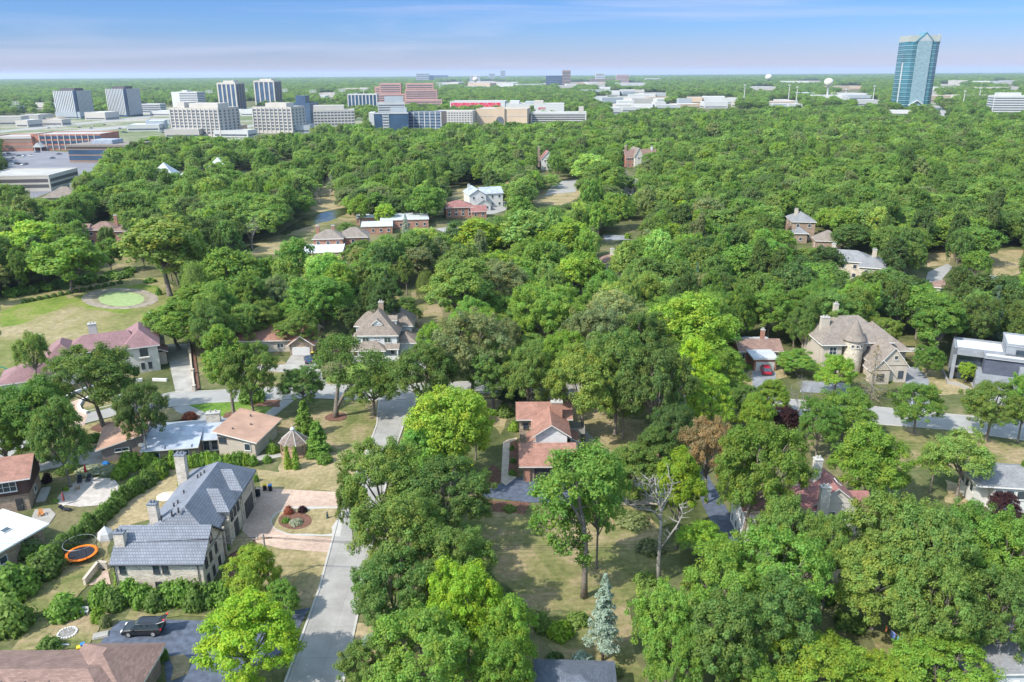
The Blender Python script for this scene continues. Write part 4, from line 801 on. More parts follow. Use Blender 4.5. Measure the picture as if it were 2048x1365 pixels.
    for x, y in ((-3.2, 3.0), (-5.2, 6.6)): h.skylight((x, y, 3.53+(y+0.3)*0.065), (-1.3, 0, 0), (0, 1.0, 0.065), 0.14)
    # J
    h = House('shingle_house', 'brown shingle hip roofed house in the bottom corner nearest the camera', -62.5, 62, 0)
    h.wall(0, 2, 22.0, 12.6, 3.0, BRICK_BRN); h.hip(0, 2.2, 22.0, 12.3, 3.1, 5.4, SH_BRN, 0.6, ((5, 7.2), (17.2, 7.2))); h.wall(13.5, 12.6, 21.6, 13.6, 3.0, BRICK_BRN); h.hip(13.6, 5.0, 21.9, 13.4, 3.1, 5.6, SH_BRN, 0.6, ((17.9, 9.2), (17.9, 10.2)))
    h.vents([(x, 5.4, 4.9) for x in (4, 6.5, 9, 11.5, 14)], SH_BRN); h.vents([(13.6, 3.7, 4.2)], WHITE)
    # K
    h = House('garden_shed', 'outbuilding with a charcoal hip roof between the lime maple and blue spruce', 2.2, 65.4, -3, cat='building')
    h.wall(0, 0, 8.2, 7.2, 2.9, STUCB); h.hip(0, 0, 8.2, 7.2, 3.1, 4.6, SH_DARK, 0.4)
    # L
    h = House('cottage', 'pale sided cottage with a grey shingle roof in the bottom right corner', 51.4, 69.0, 1)
    h.wall(0, 0, 9, 7.2, 4.2, SIDING); h.hip(0, 0, 9, 7.2, 4.4, 5.6, SH_GREY, 0.35); h.win('S', 2, 2.0, w=1.2, h=1.2, at=-0.02); h.wins('W', (2, 5), 2.0, w=1.0, h=1.2, at=-0.02)
    # M
    h = House('maroon_house', 'white walled house with maroon tiled gables and two tall white chimneys under the trees', 0, 0)
    h.wall(33.2, 100.6, 38.5, 106.8, 5.4, SIDING); h.gable(33.2, 100.6, 44.0, 106.8, 5.5, 7.4, SH_MAR, 'x', 0.4, SIDING); h.wall(43.4, 101.0, 49.4, 107.2, 6.2, STUC); h.gable(43.4, 101.0, 49.4, 107.2, 6.2, 8.6, SH_MAR, 'y', 0.4, STUC, WHITE)
    h.wall(49.4, 102.2, 52.4, 108.6, 3.8, STUC); h.gable(49.0, 102.2, 52.6, 108.6, 3.9, 5.6, SH_MAR, 'x', 0.4, STUC); h.chim(45.0, 105.6, 10.9, 1.1, 1.0, STUC); h.chim(44.0, 99.6, 9.6, 1.3, 0.9, STUC)
    h.wins('W', (101.6, 103.6, 105.6), 3.2, w=0.8, h=1.4, at=33.18); h.wins('W', (101.6, 103.6, 105.6), 0.6, w=0.8, h=1.5, at=33.18); h.skylight((47.6, 105.4, 7.9), (0, -1.4, 0), (0.7, 0, -0.55)); h.wins('S', (46, 48), 3.6, w=1.0, h=1.3, at=100.98); h.wall(34.5, 94.5, 39, 100.6, 2.8, STUCB); h.gable(34.5, 94.5, 39, 100.6, 2.9, 4.4, SH_MAR, 'y', 0.5, STUCB)
    # N
    h = House('white_house', 'white house with a ribbon of tall windows and grey roof at the right edge', 74.3, 109.2, -8)
    h.wall(0, 0, 9, 7.5, 4.3, WHITE); h.wall(-2.2, 1.2, 0.0, 6.5, 4.0, WHITE); h.hip(-2.2, 0, 9, 7.5, 4.4, 6.2, SH_GREY, 0.5); h.wins('S', (0.8, 2.4, 4.0, 5.6), 2.2, w=1.3, h=1.5, at=-0.02); h.wins('W', (2.2, 3.8, 5.4), 2.0, w=1.2, h=1.5, at=-2.22)
    # O
    h = House('turret_house', 'beige stucco house with a round stone turret under a conical taupe roof', 0, 0)
    h.wall(70.0, 171.0, 82.0, 182, 6.8, STUCB); h.hip(70.0, 171.0, 86.0, 183, 6.9, 11.4, SH_TAUPE, 0.6, ((76.0, 177), (80.5, 177))); h.wall(70.2, 169.6, 74.4, 172, 6.8, STUCB); h.hip(70.0, 169.4, 74.6, 176, 6.9, 9.8, SH_TAUPE, 0.5)
    h.wall(82.0, 171.5, 90.0, 181.5, 4.4, STUCB); h.hip(81.5, 171.0, 90.0, 183, 4.9, 9.4, SH_TAUPE, 0.6, ((84.5, 176), (84.8, 179)))
    h.wall(79.9, 163.4, 86.6, 172, 4.0, STUCB); h.gable(79.9, 163.4, 86.6, 173.5, 3.9, 8.0, SH_TAUPE, 'y', 0.4, STUCB); h.wall(78.6, 162.4, 82.4, 165, 3.0, STUCB); h.gable(78.4, 162.4, 82.6, 166, 3.3, 5.6, SH_TAUPE, 'y', 0.35, STUCB)
    t = h.part('turret', MB().lathe([(2.05, -0.2), (2.05, 8.0)], 28, (77.2, 170.2)), STONEP); h.part('turret_roof', MB().lathe([(2.45, 7.75), (2.5, 7.9), (1.9, 8.9), (1.2, 10.5), (0.02, 12.6)], 28, (77.2, 170.2)), SH_TAUPE)
    for a in (-118, -90, -62):
        w = h.win('S', 0, 0, w=0.7, h=0.8, fm=STUC, style='plain'); w.location = (77.2+2.04*math.cos(R(a)), 170.2+2.04*math.sin(R(a)), 6.3); w.rotation_euler = (0, 0, R(a+90))
    h.win('S', 72.4, 4.3, w=1.7, h=1.9, at=169.58, fm=WHITE, style='grid'); h.win('S', 72.4, 1.2, w=1.4, h=1.6, at=169.58, fm=DARKF); h.win('S', 83.8, 5.3, w=0.9, h=1.0, at=163.38, fm=STUC); h.wins('S', (85.3,), 1.1, w=1.1, h=1.6, at=163.38, fm=DARKF); h.win('S', 80.4, 0.9, w=1.6, h=1.5, at=162.38, fm=DARKF)
    h.win('S', 81.4, 5.0, w=1.6, h=0.9, at=170.98, fm=DARKF); h.chim(72.2, 175.5, 11.4, 1.9, 1.2, STUCB, z0=6); h.chim(76.0, 179.5, 13.4, 1.0, 1.0, STUCB, z0=6); h.skylight((83.6, 172.6, 6.3), (1.0, 0, 0), (0, 0.8, 0.5))
    # P
    h = House('brick_ranch_house', 'small red brick ranch house with a white garage door behind the red car', 0, 0)
    h.wall(53.8, 176.8, 63.2, 183.4, 2.9, BRICK_RED); h.gable(53.8, 176.8, 63.2, 183.4, 3.0, 4.6, SH_BRN, 'x', 0.6, BRICK_RED); h.wall(55.4, 170.9, 60.4, 176.8, 2.8, BRICK_RED); h.flat(55.4, 170.9, 60.4, 176.2, 3.0, MEMG, 0.45, fm=WHITE)
    h.door('S', 57.9, w=4.2, h=2.2, at=170.88, m=WHITE, name='garage_door'); h.win('S', 54.4, 0.8, w=1.0, h=1.4, at=176.78); h.wins('S', (61.4, 62.4), 1.0, w=0.8, h=1.2, at=176.78); h.chim(60.2, 181.8, 6.4, 0.9, 0.8, BRICK_RED, z0=3); h.slope([(54, 183.9, 3.1), (63, 183.9, 3.1), (63, 187, 3.0), (54, 187, 3.0)], MEMG)
    # Q
    h = House('modern_house', 'modern grey panelled house of flat boxes with white roofs and dark glass', 99.6, 159.6, -26, cat='house')
    h.wall(0, 0, 24, 12, 3.4, GRTILE); h.wall(1.2, 0.8, 24, 12, 7.0, GRDK, z0=3.4); h.wall(5.0, 3.5, 24, 12, 9.4, GRTILE, z0=7.0); h.flat(5.0, 3.5, 24, 12, 9.4, MEMB, 0.15, 0.15, 0.35, GRTILE)
    h.wall(-4.6, 4.0, 1.2, 5.0, 7.2, GRTILE, z0=5.9, name='beam'); h.wall(-4.6, 4.0, -3.9, 12, 7.2, GRTILE, name='beam'); h.flat(-4.4, 4.4, 5.0, 12, 7.0, MEMB, 0.1, 0.15, 0.4, GRTILE); h.flat(1.2, 0.6, 24, 3.5, 7.0, MEMB, 0.25, 0.15, 0.45, GRTILE)
    h.wall(7.6, -0.5, 24, 0.8, 6.0, GRTILE, z0=4.3, name='balcony'); h.wall(6.6, -2.6, 24, -0.2, 3.0, GRTILE, name='balcony'); h.part('glass_wall', MB().box(-3.8, 5.2, 0.2, 1.1, 5.3, 5.8), GLASS); h.part('floor_slab', MB().box(-4.5, 4.2, 2.9, 1.1, 11.8, 3.2), GRTILE)
    h.part('glass_wall', MB().box(6.8, 3.3, 7.65, 23.6, 3.42, 8.7), GLASS); h.part('glass_wall', MB().box(9.0, -0.55, 3.05, 23, -0.45, 4.2), GLASS); h.part('glass_wall', MB().box(2.2, 0.6, 0.1, 4.4, 0.75, 3.2), GLASS); h.vents([(12, 8, 9.6), (16, 6, 9.6), (14, 10, 9.6)], WHITE); h.wins('S', (10.5, 13), 0.5, w=1.6, h=1.6, at=-2.62, fm=DARKF)
houses_near()
def houses_mid():
    def hs(name, label, x, y, rz, blocks, chims=(), cat='house', wins=None):
        h = House(name, label, x, y, rz)
        for b in blocks:
            k, x0, y0, x1, y1, z, zr, rm, wm = b[:9]; h.wall(x0, y0, x1, y1, z-0.02, wm); 
            if k == 'hip': h.hip(x0, y0, x1, y1, z, zr, rm, 0.5)
            elif k in 'xy': h.gable(x0, y0, x1, y1, z, zr, rm, k, 0.45, wm)
            else: h.flat(x0, y0, x1, y1, z, rm, 0.3, 0.2, 0.3 if k == 'par' else 0, fm=wm if k == 'par' else None)
            n = max(1, int((x1-x0)/3.2)); hh = 1.4
            for zz in ([1.0] if z < 4.6 else [1.0, z-2.3]): h.wins('S', [x0+(x1-x0)*(i+0.5)/n for i in range(n)], zz, w=1.2, h=hh, at=y0-0.02)
            m_ = max(1, int((y1-y0)/5)); side, at = ('E', x1+0.02) if x < 0 else ('W', x0-0.02); h.wins(side, [y0+(y1-y0)*(i+0.5)/m_ for i in range(m_)], 1.0 if z < 4.6 else z-2.3, w=1.1, h=hh, at=at)
        for c in chims: h.chim(*c[:3], 1.3, 1.0, c[3], z0=2)
        return h
    hs('stone_house', 'wide pale stone house with a grey hip roof beyond the turret house', 100.5, 259, -22, [('hip', 0, 0, 18, 10, 6.2, 9.0, SH_GREY, STONEP), ('hip', 14, -4, 22, 8, 5.6, 8.0, SH_GREY, STONEP)], [(5.5, 7, 10.2, STUCB), (18, 2, 10.2, STUCB)])
    hs('brick_house', 'tall brick house with weathered grey roof in the wood above the wide stone house', 113.5, 318, -8, [('hip', 0, 3, 9, 16, 7.6, 10.5, SH_GREY, BRICK_BRN), ('hip', 0, -3, 5, 3, 4.0, 5.8, SH_GREY, BRICK_BRN)], [(2.5, 10, 11.5, STONEP)])
    hs('brick_house', 'low taupe pyramid roof just right of the tall weathered brick house', 116.5, 300, -10, [('hip', 0, 0, 9, 8, 4.0, 7.4, SH_TAUPE, BRICK_BRN)])
    hs('white_house', 'white house with a brown hip roof and central chimney glimpsed between trees right of centre', 29.5, 254, -3, [('hip', 0, 0, 9.5, 8, 6.4, 9.0, SH_BRN, WHITE)], [(3.4, 3.5, 10.2, STUC)])
    hs('white_house', 'tall white barn like house with pale grey gable roofs near the white cars', -21, 405, 14, [('y', 0, 0, 8.5, 16, 7.0, 9.6, METAL_BL, WHITE), ('x', 7, 3, 18, 15, 7.0, 9.4, METAL_BL, WHITE), ('y', 2, -8, 9, 0, 3.2, 5.6, SH_GREY, WHITE)], [(1.5, 9, 11, WHITE)])
    hs('brick_house', 'brick house with an orange brown roof behind the white barn like house', -10, 443, -15, [('hip', 0, 0, 14, 12, 5.0, 8.0, SH_RED, BRICK_BRN)], [(-1, 4, 10, BRICK_RED), (9, 8, 9.5, BRICK_RED)])
    hs('brick_house', 'dark red brown roofed brick house left of the white barn like house', -31, 378, 10, [('hip', 0, 0, 13, 11, 5.0, 7.6, SH_MAR, BRICK_RED), ('x', 12, -3, 19, 5, 3.2, 5.4, SH_MAR, BRICK_RED)])
    hs('flat_roof_house', 'low brick house with wide pale flat roofs beside the creek', -64, 338, 8, [('flat', 0, 0, 13, 12, 3.4, 0, MEMG, BRICK_RED), ('flat', 8, 12, 29, 33, 3.8, 0, MEMG, BRICK_RED), ('flat', -3, 22, 8, 36, 3.6, 0, MEMB, BRICK_RED)])
    hs('brick_house', 'red brick house with grey brown hip roofs between the creek and the flat roofed house', -75.5, 300, 5, [('hip', 0, 0, 11, 9, 5.8, 8.6, SH_TAUPE, BRICK_RED), ('hip', 9, 4, 20, 13, 5.4, 8.6, SH_TAUPE, BRICK_RED)], [(7, 6, 9.6, BRICK_RED), (1, 7, 9.4, BRICK_RED)])
    h = hs('flat_roof_house', 'small house with a bright white flat roof in front of the red brick house', -76, 285.5, 8, [('flat', 0, 0, 14, 15, 3.4, 0, MEMB, BRICK_RED)])
    hs('tudor_house', 'white timbered house with a brown gable far back left of the cul de sac', 22, 574, 5, [('y', 0, 0, 9, 12, 8, 13, SH_MAR, WHITE), ('x', 8, 2, 16, 12, 6, 10, SH_MAR, BRICK_RED)], [(-2, 3, 16, BRICK_BRN)])
    hs('gabled_house', 'brick house with steep brown gables deep in the wood right of the cul de sac', 84, 588, 12, [('y', 6, 0, 12, 14, 8, 13.5, SH_TAUPE, STUC), ('x', 0, 2, 24, 11, 7, 12, SH_BRN, BRICK_RED)], [(1, 6, 15, BRICK_BRN), (21, 6, 14, WHITE)])
    hs('gabled_house', 'small house with a pale grey gable facing the camera, below the cul de sac', 61, 452, -8, [('y', 0, 0, 8, 12, 5.5, 10, SH_GREY, WHITE), ('x', 6, 2, 15, 10, 4.5, 8, SH_GREY, STUCB)], [(3, 9, 11.5, BRICK_BRN)])
    hs('flat_roof_house', 'low house with dark blue grey flat roofs hidden in trees right of centre', 56, 330, -5, [('par', 0, 0, 12, 6, 3.5, 0, SH_DARK, TAUPE), ('par', 8, 6, 18, 12, 3.8, 0, METAL_BL, TAUPE)])
    hs('brick_house', 'dark red brick house with white framed windows and terrace behind the tall yellow green tree', -171, 318, 8, [('hip', 0, 0, 11, 9, 6.4, 9, SH_BRN, BRICK_RED), ('hip', 11, -2, 22, 7, 6.0, 8.6, SH_BRN, BRICK_RED), ('par', 20, -6, 28, 0, 3.4, 0, MEMB, BRICK_RED), ('x', -14, 1, 0, 9, 5.6, 8, SH_BRN, BRICK_RED)], [(10, 6, 11, BRICK_RED)])
    hs('shake_house', 'low house with a wide brown shake hip roof at the edge of the parking lot', -245, 420, 12, [('hip', 0, 0, 17, 14, 5, 9.5, SH_WARM, BRICK_BRN)], [(12, 8, 10.5, STONEP)])
    for i, (x, y, w, d, z, zr) in enumerate(((-222, 498, 13, 14, 7, 14), (-206, 500, 10, 9, 6, 9.5), (-194, 498, 14, 8, 5, 7), (-198, 530, 11, 12, 8, 14), (-170, 545, 8, 9, 9, 16), (-150, 485, 9, 8, 6, 11))):
        hs('white_house', ['white house with a steep pyramid roof, leftmost of the pale roofs by the offices', 'low white house joined to the right of the steepest pale pyramid roof', 'long low white roofed house in front of the pale pyramid roofs', 'white house with a pale hip roof behind the dark round tree', 'slim white house with a tall pointed turret roof among trees', 'white house with a pointed pale roof in front of the orange roofed house'][i], x, y, 5+i, [('hip', 0, 0, w, d, z, zr, MEMG, WHITE)])
    hs('orange_house', 'house with a bright orange and blue grey roof among the trees below the office blocks', -143, 512, 15, [('hip', 0, 0, 16, 10, 6, 10, METAL_BL, STUC), ('hip', 8, 9, 22, 17, 7, 11, SH_RED, STUC)])
    hs('beige_house', 'house with a wide beige hip roof, highest in the wood below the office blocks', -126, 590, 8, [('hip', 0, 0, 26, 14, 7, 12.5, SH_WARM, STUCB), ('hip', 20, -8, 32, 4, 6, 10, SH_WARM, STUCB)], [(17, 8, 15, STUCB)])
    hs('garden_house', 'tiny orange roofed hut deep among the trees in the centre', 21, 196, 0, [('x', 0, 0, 4, 3, 2.6, 3.8, SH_RED, BRICK_RED)])
    hs('dark_house', 'house with a dark brown roof almost buried in the crowns right of centre', 37, 181, -5, [('hip', 0, 0, 7, 6, 4.4, 6.4, SH_BRN, STUCB)])
    hs('garden_house', 'white garden pavilion with a dark red roof beside the far concrete drive on the right', 128.5, 235, -20, [('hip', 0, 0, 5, 5, 2.8, 4.6, SH_BRN, WHITE)])
    hs('white_house', 'scrap of a white garden house left of the weeping willow', -44, 237, 0, [('par', 0, 0, 7, 4, 3.2, 0, MEMB, WHITE)])
    hs('brick_house', 'tall red brick corner house at the far right edge beyond the modern house', 152, 203, -15, [('hip', 0, 0, 12, 8, 5, 8, SH_MAR, BRICK_RED)])
houses_mid()
# ---------------------------------------------------------------- the office blocks and the town far off
C_BEI = mat('beige precast', (0.44, 0.41, 0.37), 0.85, amt=0.08, scale=0.05); C_WHT = mat('white precast', (0.46, 0.46, 0.45), 0.8, amt=0.06, scale=0.05); C_PNK = mat('pink granite', (0.42, 0.255, 0.22), 0.8, amt=0.08, scale=0.05)
C_TAN = mat('tan brick far', (0.47, 0.36, 0.26), 0.85, amt=0.08, scale=0.05); C_BRK = mat('red brick far', (0.36, 0.16, 0.115), 0.85, amt=0.12, scale=0.1); C_DRK = mat('dark cladding', (0.085, 0.08, 0.085), 0.6, amt=0.1, scale=0.1); C_BRN = mat('brown precast', (0.23, 0.16, 0.125), 0.8, amt=0.1, scale=0.1)
C_GLS = mat('blue office glass', (0.045, 0.085, 0.15), 0.15, amt=0.3, scale=0.06, spec=0.8); C_TEAL = mat('teal tower glass', (0.02, 0.13, 0.17), 0.12, amt=0.35, scale=0.03, spec=0.9); C_WIN = mat('office window', (0.10, 0.115, 0.14), 0.2, amt=0.2, scale=0.3, spec=0.8)
C_RED = mat('crimson stripe', (0.55, 0.02, 0.07), 0.6, amt=0.05); C_GRY = mat('pale grey panel', (0.33, 0.36, 0.38), 0.7, amt=0.08, scale=0.1); C_ROOF = mat('gravel roof', (0.33, 0.32, 0.30), 0.9, amt=0.12, scale=0.1)
class Block:
    """an office block: its nearest bottom edge's middle stands at photo pixel (px, yb)"""
    def __init__(s, name, label, px0, px1, yb, yt, depth, rz=0.0, wk=1.0, cat='building', group=None, H=None):
        g = P((px0+px1)/2, yb); ppm = FPX/PIX(g)[2]; s.w = (px1-px0)/ppm*wk; s.d = depth
        q = P((px0+px1)/2, yt, 10); s.H = H or CAMH-(CAMH-10)*g.y/q.y
        s.o = empty(name, (g.x, g.y, 0), R(rz), label, cat, group); s.ppm = ppm
    def part(s, name, mb, m): return mb.build(name, m, s.o)
    def box(s, x0, y0, z0, x1, y1, z1, m, name='wall'): return s.part(name, MB().box(x0, y0, z0, x1, y1, z1), m)
    def body(s, m, z1=None, roof=C_ROOF, par=1.0, z0=-1):
        z1 = z1 or s.H; w = s.w/2; s.box(-w, 0, z0, w, s.d, z1-par, m)
        if par:
            mb = MB(); e = 0.6; mb.box(-w-0.05, -0.05, z1-par+0.01, w+0.05, e, z1); mb.box(-w-0.05, s.d-e, z1-par+0.01, w+0.05, s.d+0.05, z1); mb.box(-w-0.05, e, z1-par+0.01, -w+e, s.d-e, z1); mb.box(w-e, e, z1-par+0.01, w+0.05, s.d-e, z1); s.part('parapet', mb, m)
            s.box(-w+e, e, z1-par+0.02, w-e, s.d-e, z1-par+0.3, roof, 'roof')
    def bands(s, n, z0, z1, h, m=C_WIN, proud=0.12, x0=None, x1=None, name='window_band', inset=0.8):
        x0 = -s.w/2 if x0 is None else x0; x1 = s.w/2 if x1 is None else x1
        for i in range(n):
            z = z0+(z1-z0)*i/n; mb = MB(); mb.box(x0+inset, -proud, z, x1-inset, 0.02, z+h); mb.box(x1-0.02, inset, z, x1+proud, s.d-inset, z+h); mb.box(x0-proud, inset, z, x0+0.02, s.d-inset, z+h); s.part(name, mb, m)
    def grid(s, nx, nz, z0, z1, ww, wh, ny=0, m=C_WIN, x0=None, x1=None, sides='EW', cap=100, proud=0.1):
        x0 = -s.w/2 if x0 is None else x0; x1 = s.w/2 if x1 is None else x1; wins = []
        for k in range(nz):
            z = z0+(z1-z0)*(k+0.5)/nz-wh/2
            for i in range(nx): wins.append((x0+(x1-x0)*(i+0.5)/nx, -proud, z, 0))
            for sd in sides:
                for j in range(ny): wins.append((x1+proud if sd == 'E' else x0-proud, s.d*(j+0.5)/ny, z, 90 if sd == 'E' else -90))
        me = MB().box(-ww/2, 0, 0, ww/2, proud+0.05, wh).mesh('window', m); rest = MB()
        wins.sort(key=lambda t: abs(t[3]) > 0)
        for n, (x, y, z, a) in enumerate(wins):
            if n < cap:
                o = bpy.data.objects.new('window', me); COL.objects.link(o); o.parent = s.o; o.location = (x, y, z); o.rotation_euler = (0, 0, R(a))
            else:
                rest.box(x-ww/2, y, z, x+ww/2, y+proud+0.05, z+wh) if a == 0 else rest.box(min(x, x-math.copysign(proud+0.05, a)), y-ww/2, z, max(x, x-math.copysign(proud+0.05, a)), y+ww/2, z+wh)
        if rest.v: tag(s.part('windows', rest, m), kind='stuff')
    def pent(s, fx0, fx1, h, m, y0=0.25, y1=0.75, name='penthouse'): w = s.w; return s.box(-w/2+w*fx0, s.d*y0, s.H-0.9, -w/2+w*fx1, s.d*y1, s.H+h, m, name)
def city():
    for x0, x1, yt, yb, l in ((108, 183, 182, 238, 'white finned office tower with dark corner notch, further left of the pair'), (213, 281, 178, 234, 'white finned office tower with dark corner notch, right one of the pair')):
        b = Block('office_tower', l, x0, x1-20, yb, yt, 34, -22, 1.0); b.body(C_GLS); n = 12; w = b.w
        for i in range(n): b.box(-w/2+w*i/n, -0.5, 3, -w/2+w*(i+0.5)/n, 0.1, b.H, C_WHT, 'fin')
        for i in range(12): b.box(w/2-0.1, 6+28*i/12, 3, w/2+0.5, 6+28*(i+0.55)/12, b.H, C_WHT, 'fin')
        b.pent(0.15, 0.85, 4, C_DRK)
    b = Block('office_block', 'white slab office block with blank end wall behind the big beige block', 341, 402, 216, 184, 26, -18); b.body(C_WHT); b.bands(8, 4, b.H-1, 1.8, x0=-b.w/2+b.w*0.3); b.pent(0.35, 0.55, 3, C_WHT)
    for x0, x1, yt, yb, l in ((438, 478, 166, 220, 'brown and dark glass tower, left of two with vertical tan ribs'), (510, 554, 162, 212, 'brown and dark glass tower, right of two with vertical tan ribs')):
        b = Block('office_tower', l, x0, x1, yb, yt, 36, -12, 0.95); b.body(C_GLS); w = b.w
        for i in range(5): b.box(-w/2+w*i/4-1.4, -0.8, 2, -w/2+w*i/4+1.4, 0.1, b.H-2, C_BEI, 'rib')
        for i in range(4): b.box(w/2-0.1, 36*i/3.6, 2, w/2+0.8, 36*i/3.6+3, b.H-2, C_BRN, 'rib')
        b.box(-w/2-1, -0.9, b.H-3, w/2+1, 36.5, b.H+0.5, C_BEI, 'cornice'); b.pent(0.2, 0.8, 4, C_BEI)
    b = Block('office_block', 'largest beige office block with deep window bays, nearest on the left', 335, 452, 274, 216, 40, -16, 0.95); b.body(C_BEI); b.grid(11, 8, 3, b.H-2, 3.6, 2.2, 5)
    for i in range(12): b.box(-b.w/2+b.w*i/11-0.7, -0.6, 0, -b.w/2+b.w*i/11+0.7, 0.05, b.H-1, C_BEI, 'rib')
    b.pent(0.3, 0.9, 4.5, C_BEI); b.pent(0.05, 0.2, 5.5, C_BEI)
    b = Block('office_block', 'second beige office block with window bays, joined to the dark glass stair tower', 503, 592, 267, 214, 34, -14, 0.95); b.body(C_BEI); b.grid(9, 7, 3, b.H-2, 3.4, 2.2, 4)
    for i in range(10): b.box(-b.w/2+b.w*i/9-0.6, -0.6, 0, -b.w/2+b.w*i/9+0.6, 0.05, b.H-1, C_BEI, 'rib')
    b.pent(0.25, 0.8, 4.0, C_BEI)
    b = Block('glass_tower', 'dark blue stepped glass building right of the second beige block', 588, 625, 252, 206, 24, -14, 0.95); b.body(C_GLS); b.pent(0.05, 0.65, 9, C_GLS, 0.2, 0.7, 'upper_storey'); b.bands(7, 3, b.H-2, 0.5, C_DRK)
    b = Block('office_block', 'cream office block with rows of square dark windows, left of the blue glass block', 628, 712, 258, 220, 32, 10, 0.95); b.body(C_BEI); b.grid(12, 5, 4, b.H-1.5, 3.2, 1.9, 4); b.pent(0.0, 0.75, 5, C_BEI, 0.3, 0.9)
    b = Block('office_block', 'white and blue vertically striped office slab behind the cream block', 698, 755, 228, 189, 22, 0); b.body(C_GLS)
    for i in range(9): b.box(-b.w/2+b.w*i/8-0.9, -0.7, 2, -b.w/2+b.w*i/8+0.9, 0.05, b.H, C_WHT, 'fin')
    b.box(-b.w/2-1, -0.8, b.H-1.4, b.w/2+1, 22.5, b.H+0.4, C_WHT, 'cornice')
    for l, bs in (('pink granite stepped office tower, left of two', ((752, 775, 174), (762, 803, 167), (750, 812, 188))), ('pink granite stepped office tower, right of two, with a sloped flank', ((814, 868, 167), (812, 875, 180), (812, 884, 200)))):
        b = Block('office_tower', l, bs[1][0], bs[1][1], 222, 200, 30, 3); b.box(-1, 8, 0, 1, 12, 5, C_PNK, 'wall')
        for k, (x0, x1, yt) in enumerate(bs):
            g0 = P(x0, 222).x-b.o.location.x; g1 = P(x1, 222).x-b.o.location.x; q = P(x0, yt, 10); H = CAMH-(CAMH-10)*b.o.location.y/q.y; y0 = [6, 2, -3][k]; b.box(g0, y0, -1-k*0.1, g1, 32+k, H, C_PNK, 'wall')
            n = int(H/4); 
            for i in range(n): b.box(g0+2, y0-0.2, 3+i*(H-4)/n, g1-2, y0+0.05, 4.6+i*(H-4)/n, C_WIN, 'window_band')
    b = Block('office_block', 'white terraced office block rising behind the dark blue glass block', 758, 811, 245, 206, 28, 8); b.body(C_WHT); b.bands(7, 3, b.H-1, 1.7); b.pent(0.25, 0.95, 8, C_GRY, 0.2, 0.8)
    b = Block('office_block', 'dark blue glass office block with white end walls, in front of the mall', 745, 818, 264, 226, 26, 4); b.body(C_GLS); w = b.w; b.box(-w/2-3, -0.4, -1, -w/2+3, 26.4, b.H+0.3, C_WHT, 'end_wall'); b.box(-w/2+w*0.3, -0.4, -1, -w/2+w*0.47, 0.1, b.H-1, C_WHT, 'wall_panel')
    for i in range(6): b.box(-w/2+w*0.31, -0.55, 3+i*3.2, -w/2+w*0.46, -0.35, 4.7+i*3.2, C_WIN, 'window_band')
    b.box(-w/2, -0.5, b.H-1.2, w/2, 0.1, b.H+0.2, C_WHT, 'cornice'); b.pent(0.5, 0.95, 5, C_GRY)
    b = Block('office_block', 'glass office block with a white grid, angled to the right of the white end wall', 816, 884, 262, 224, 24, -12); b.body(C_GLS); w = b.w
    for i in range(7): b.box(-w/2+w*i/6-0.4, -0.4, 0, -w/2+w*i/6+0.4, 0.05, b.H, C_WHT, 'mullion')
    for i in range(6): b.box(-w/2, -0.3, 3+i*3.5, w/2, 0.04, 3.5+i*3.5, C_WHT, 'floor_line')
    b = Block('office_block', 'long beige office block with small square windows beside the glass block', 868, 946, 252, 222, 28, -8); b.body(C_BEI); b.grid(14, 5, 3, b.H-1.5, 2.4, 1.5, 3)
    b = Block('shopping_mall', 'tan brick department store with an arched entrance', 950, 1057, 250, 218, 60, -6, 0.95); b.body(C_TAN); w = b.w; b.box(-w*0.12, -2.5, 0, w*0.06, 0.1, b.H+2, C_TAN, 'entrance'); b.part('arch', MB().prism([(-w*0.03+5*math.cos(a*0.3142), 6+5*math.sin(a*0.3142)) for a in range(11)]+[(-w*0.03-5, 1), (-w*0.03+5, 1)], 0, 0.3), C_WIN).matrix_local = Matrix.Translation((0, -2.6, 0)) @ Matrix.Rotation(math.pi/2, 4, 'X'); b.box(-w/2, -0.3, b.H*0.55, w/2, 0.05, b.H*0.6, C_BEI, 'cornice')
    b = Block('shopping_mall', 'white mall building with a crimson patterned upper wall', 900, 1010, 226, 203, 60, -4); b.body(C_WHT); w = b.w; b.box(-w/2+2, -0.5, b.H-10, w/2-8, 0.05, b.H-2.5, C_RED, 'red_wall')
    mb = MB(); rr = random.Random(5)
    for i in range(16): x = -w/2+4+i*(w-16)/16; mb.face([(x, -0.6, b.H-10), (x+0.7, -0.6, b.H-10), (x+7.7, -0.6, b.H-2.5), (x+7, -0.6, b.H-2.5)] if i % 3 else [(x+6, -0.6, b.H-10), (x+6.7, -0.6, b.H-10), (x+0.7, -0.6, b.H-2.5), (x, -0.6, b.H-2.5)])
    b.part('white_pattern', mb, C_WHT)
    b = Block('shopping_mall', 'wide white mall roofs and boxes right of the crimson wall', 1012, 1075, 232, 208, 60, -4); b.body(C_WHT); b.pent(0.1, 0.4, 4, C_WHT); b.pent(0.6, 0.9, 3, C_GRY)
    b = Block('cinema', 'white cinema block with red letters beside the parking deck', 1068, 1128, 236, 208, 50, -3); b.body(C_WHT); b.pent(0.0, 0.3, 4, C_BEI)
    cu = bpy.data.curves.new('sign_letters', 'FONT'); cu.body = 'amc'; cu.size = 7; cu.extrude = 0.15; cu.materials.append(C_RED); ob = bpy.data.objects.new('tmp', cu); me_ = bpy.data.meshes.new_from_object(ob); bpy.data.objects.remove(ob); me_.name = 'sign_letters'; o = bpy.data.objects.new('sign_letters', me_); COL.objects.link(o); o.parent = b.o; o.rotation_euler = (math.pi/2, 0, 0); o.location = (-b.w*0.36, -0.25, b.H*0.60)
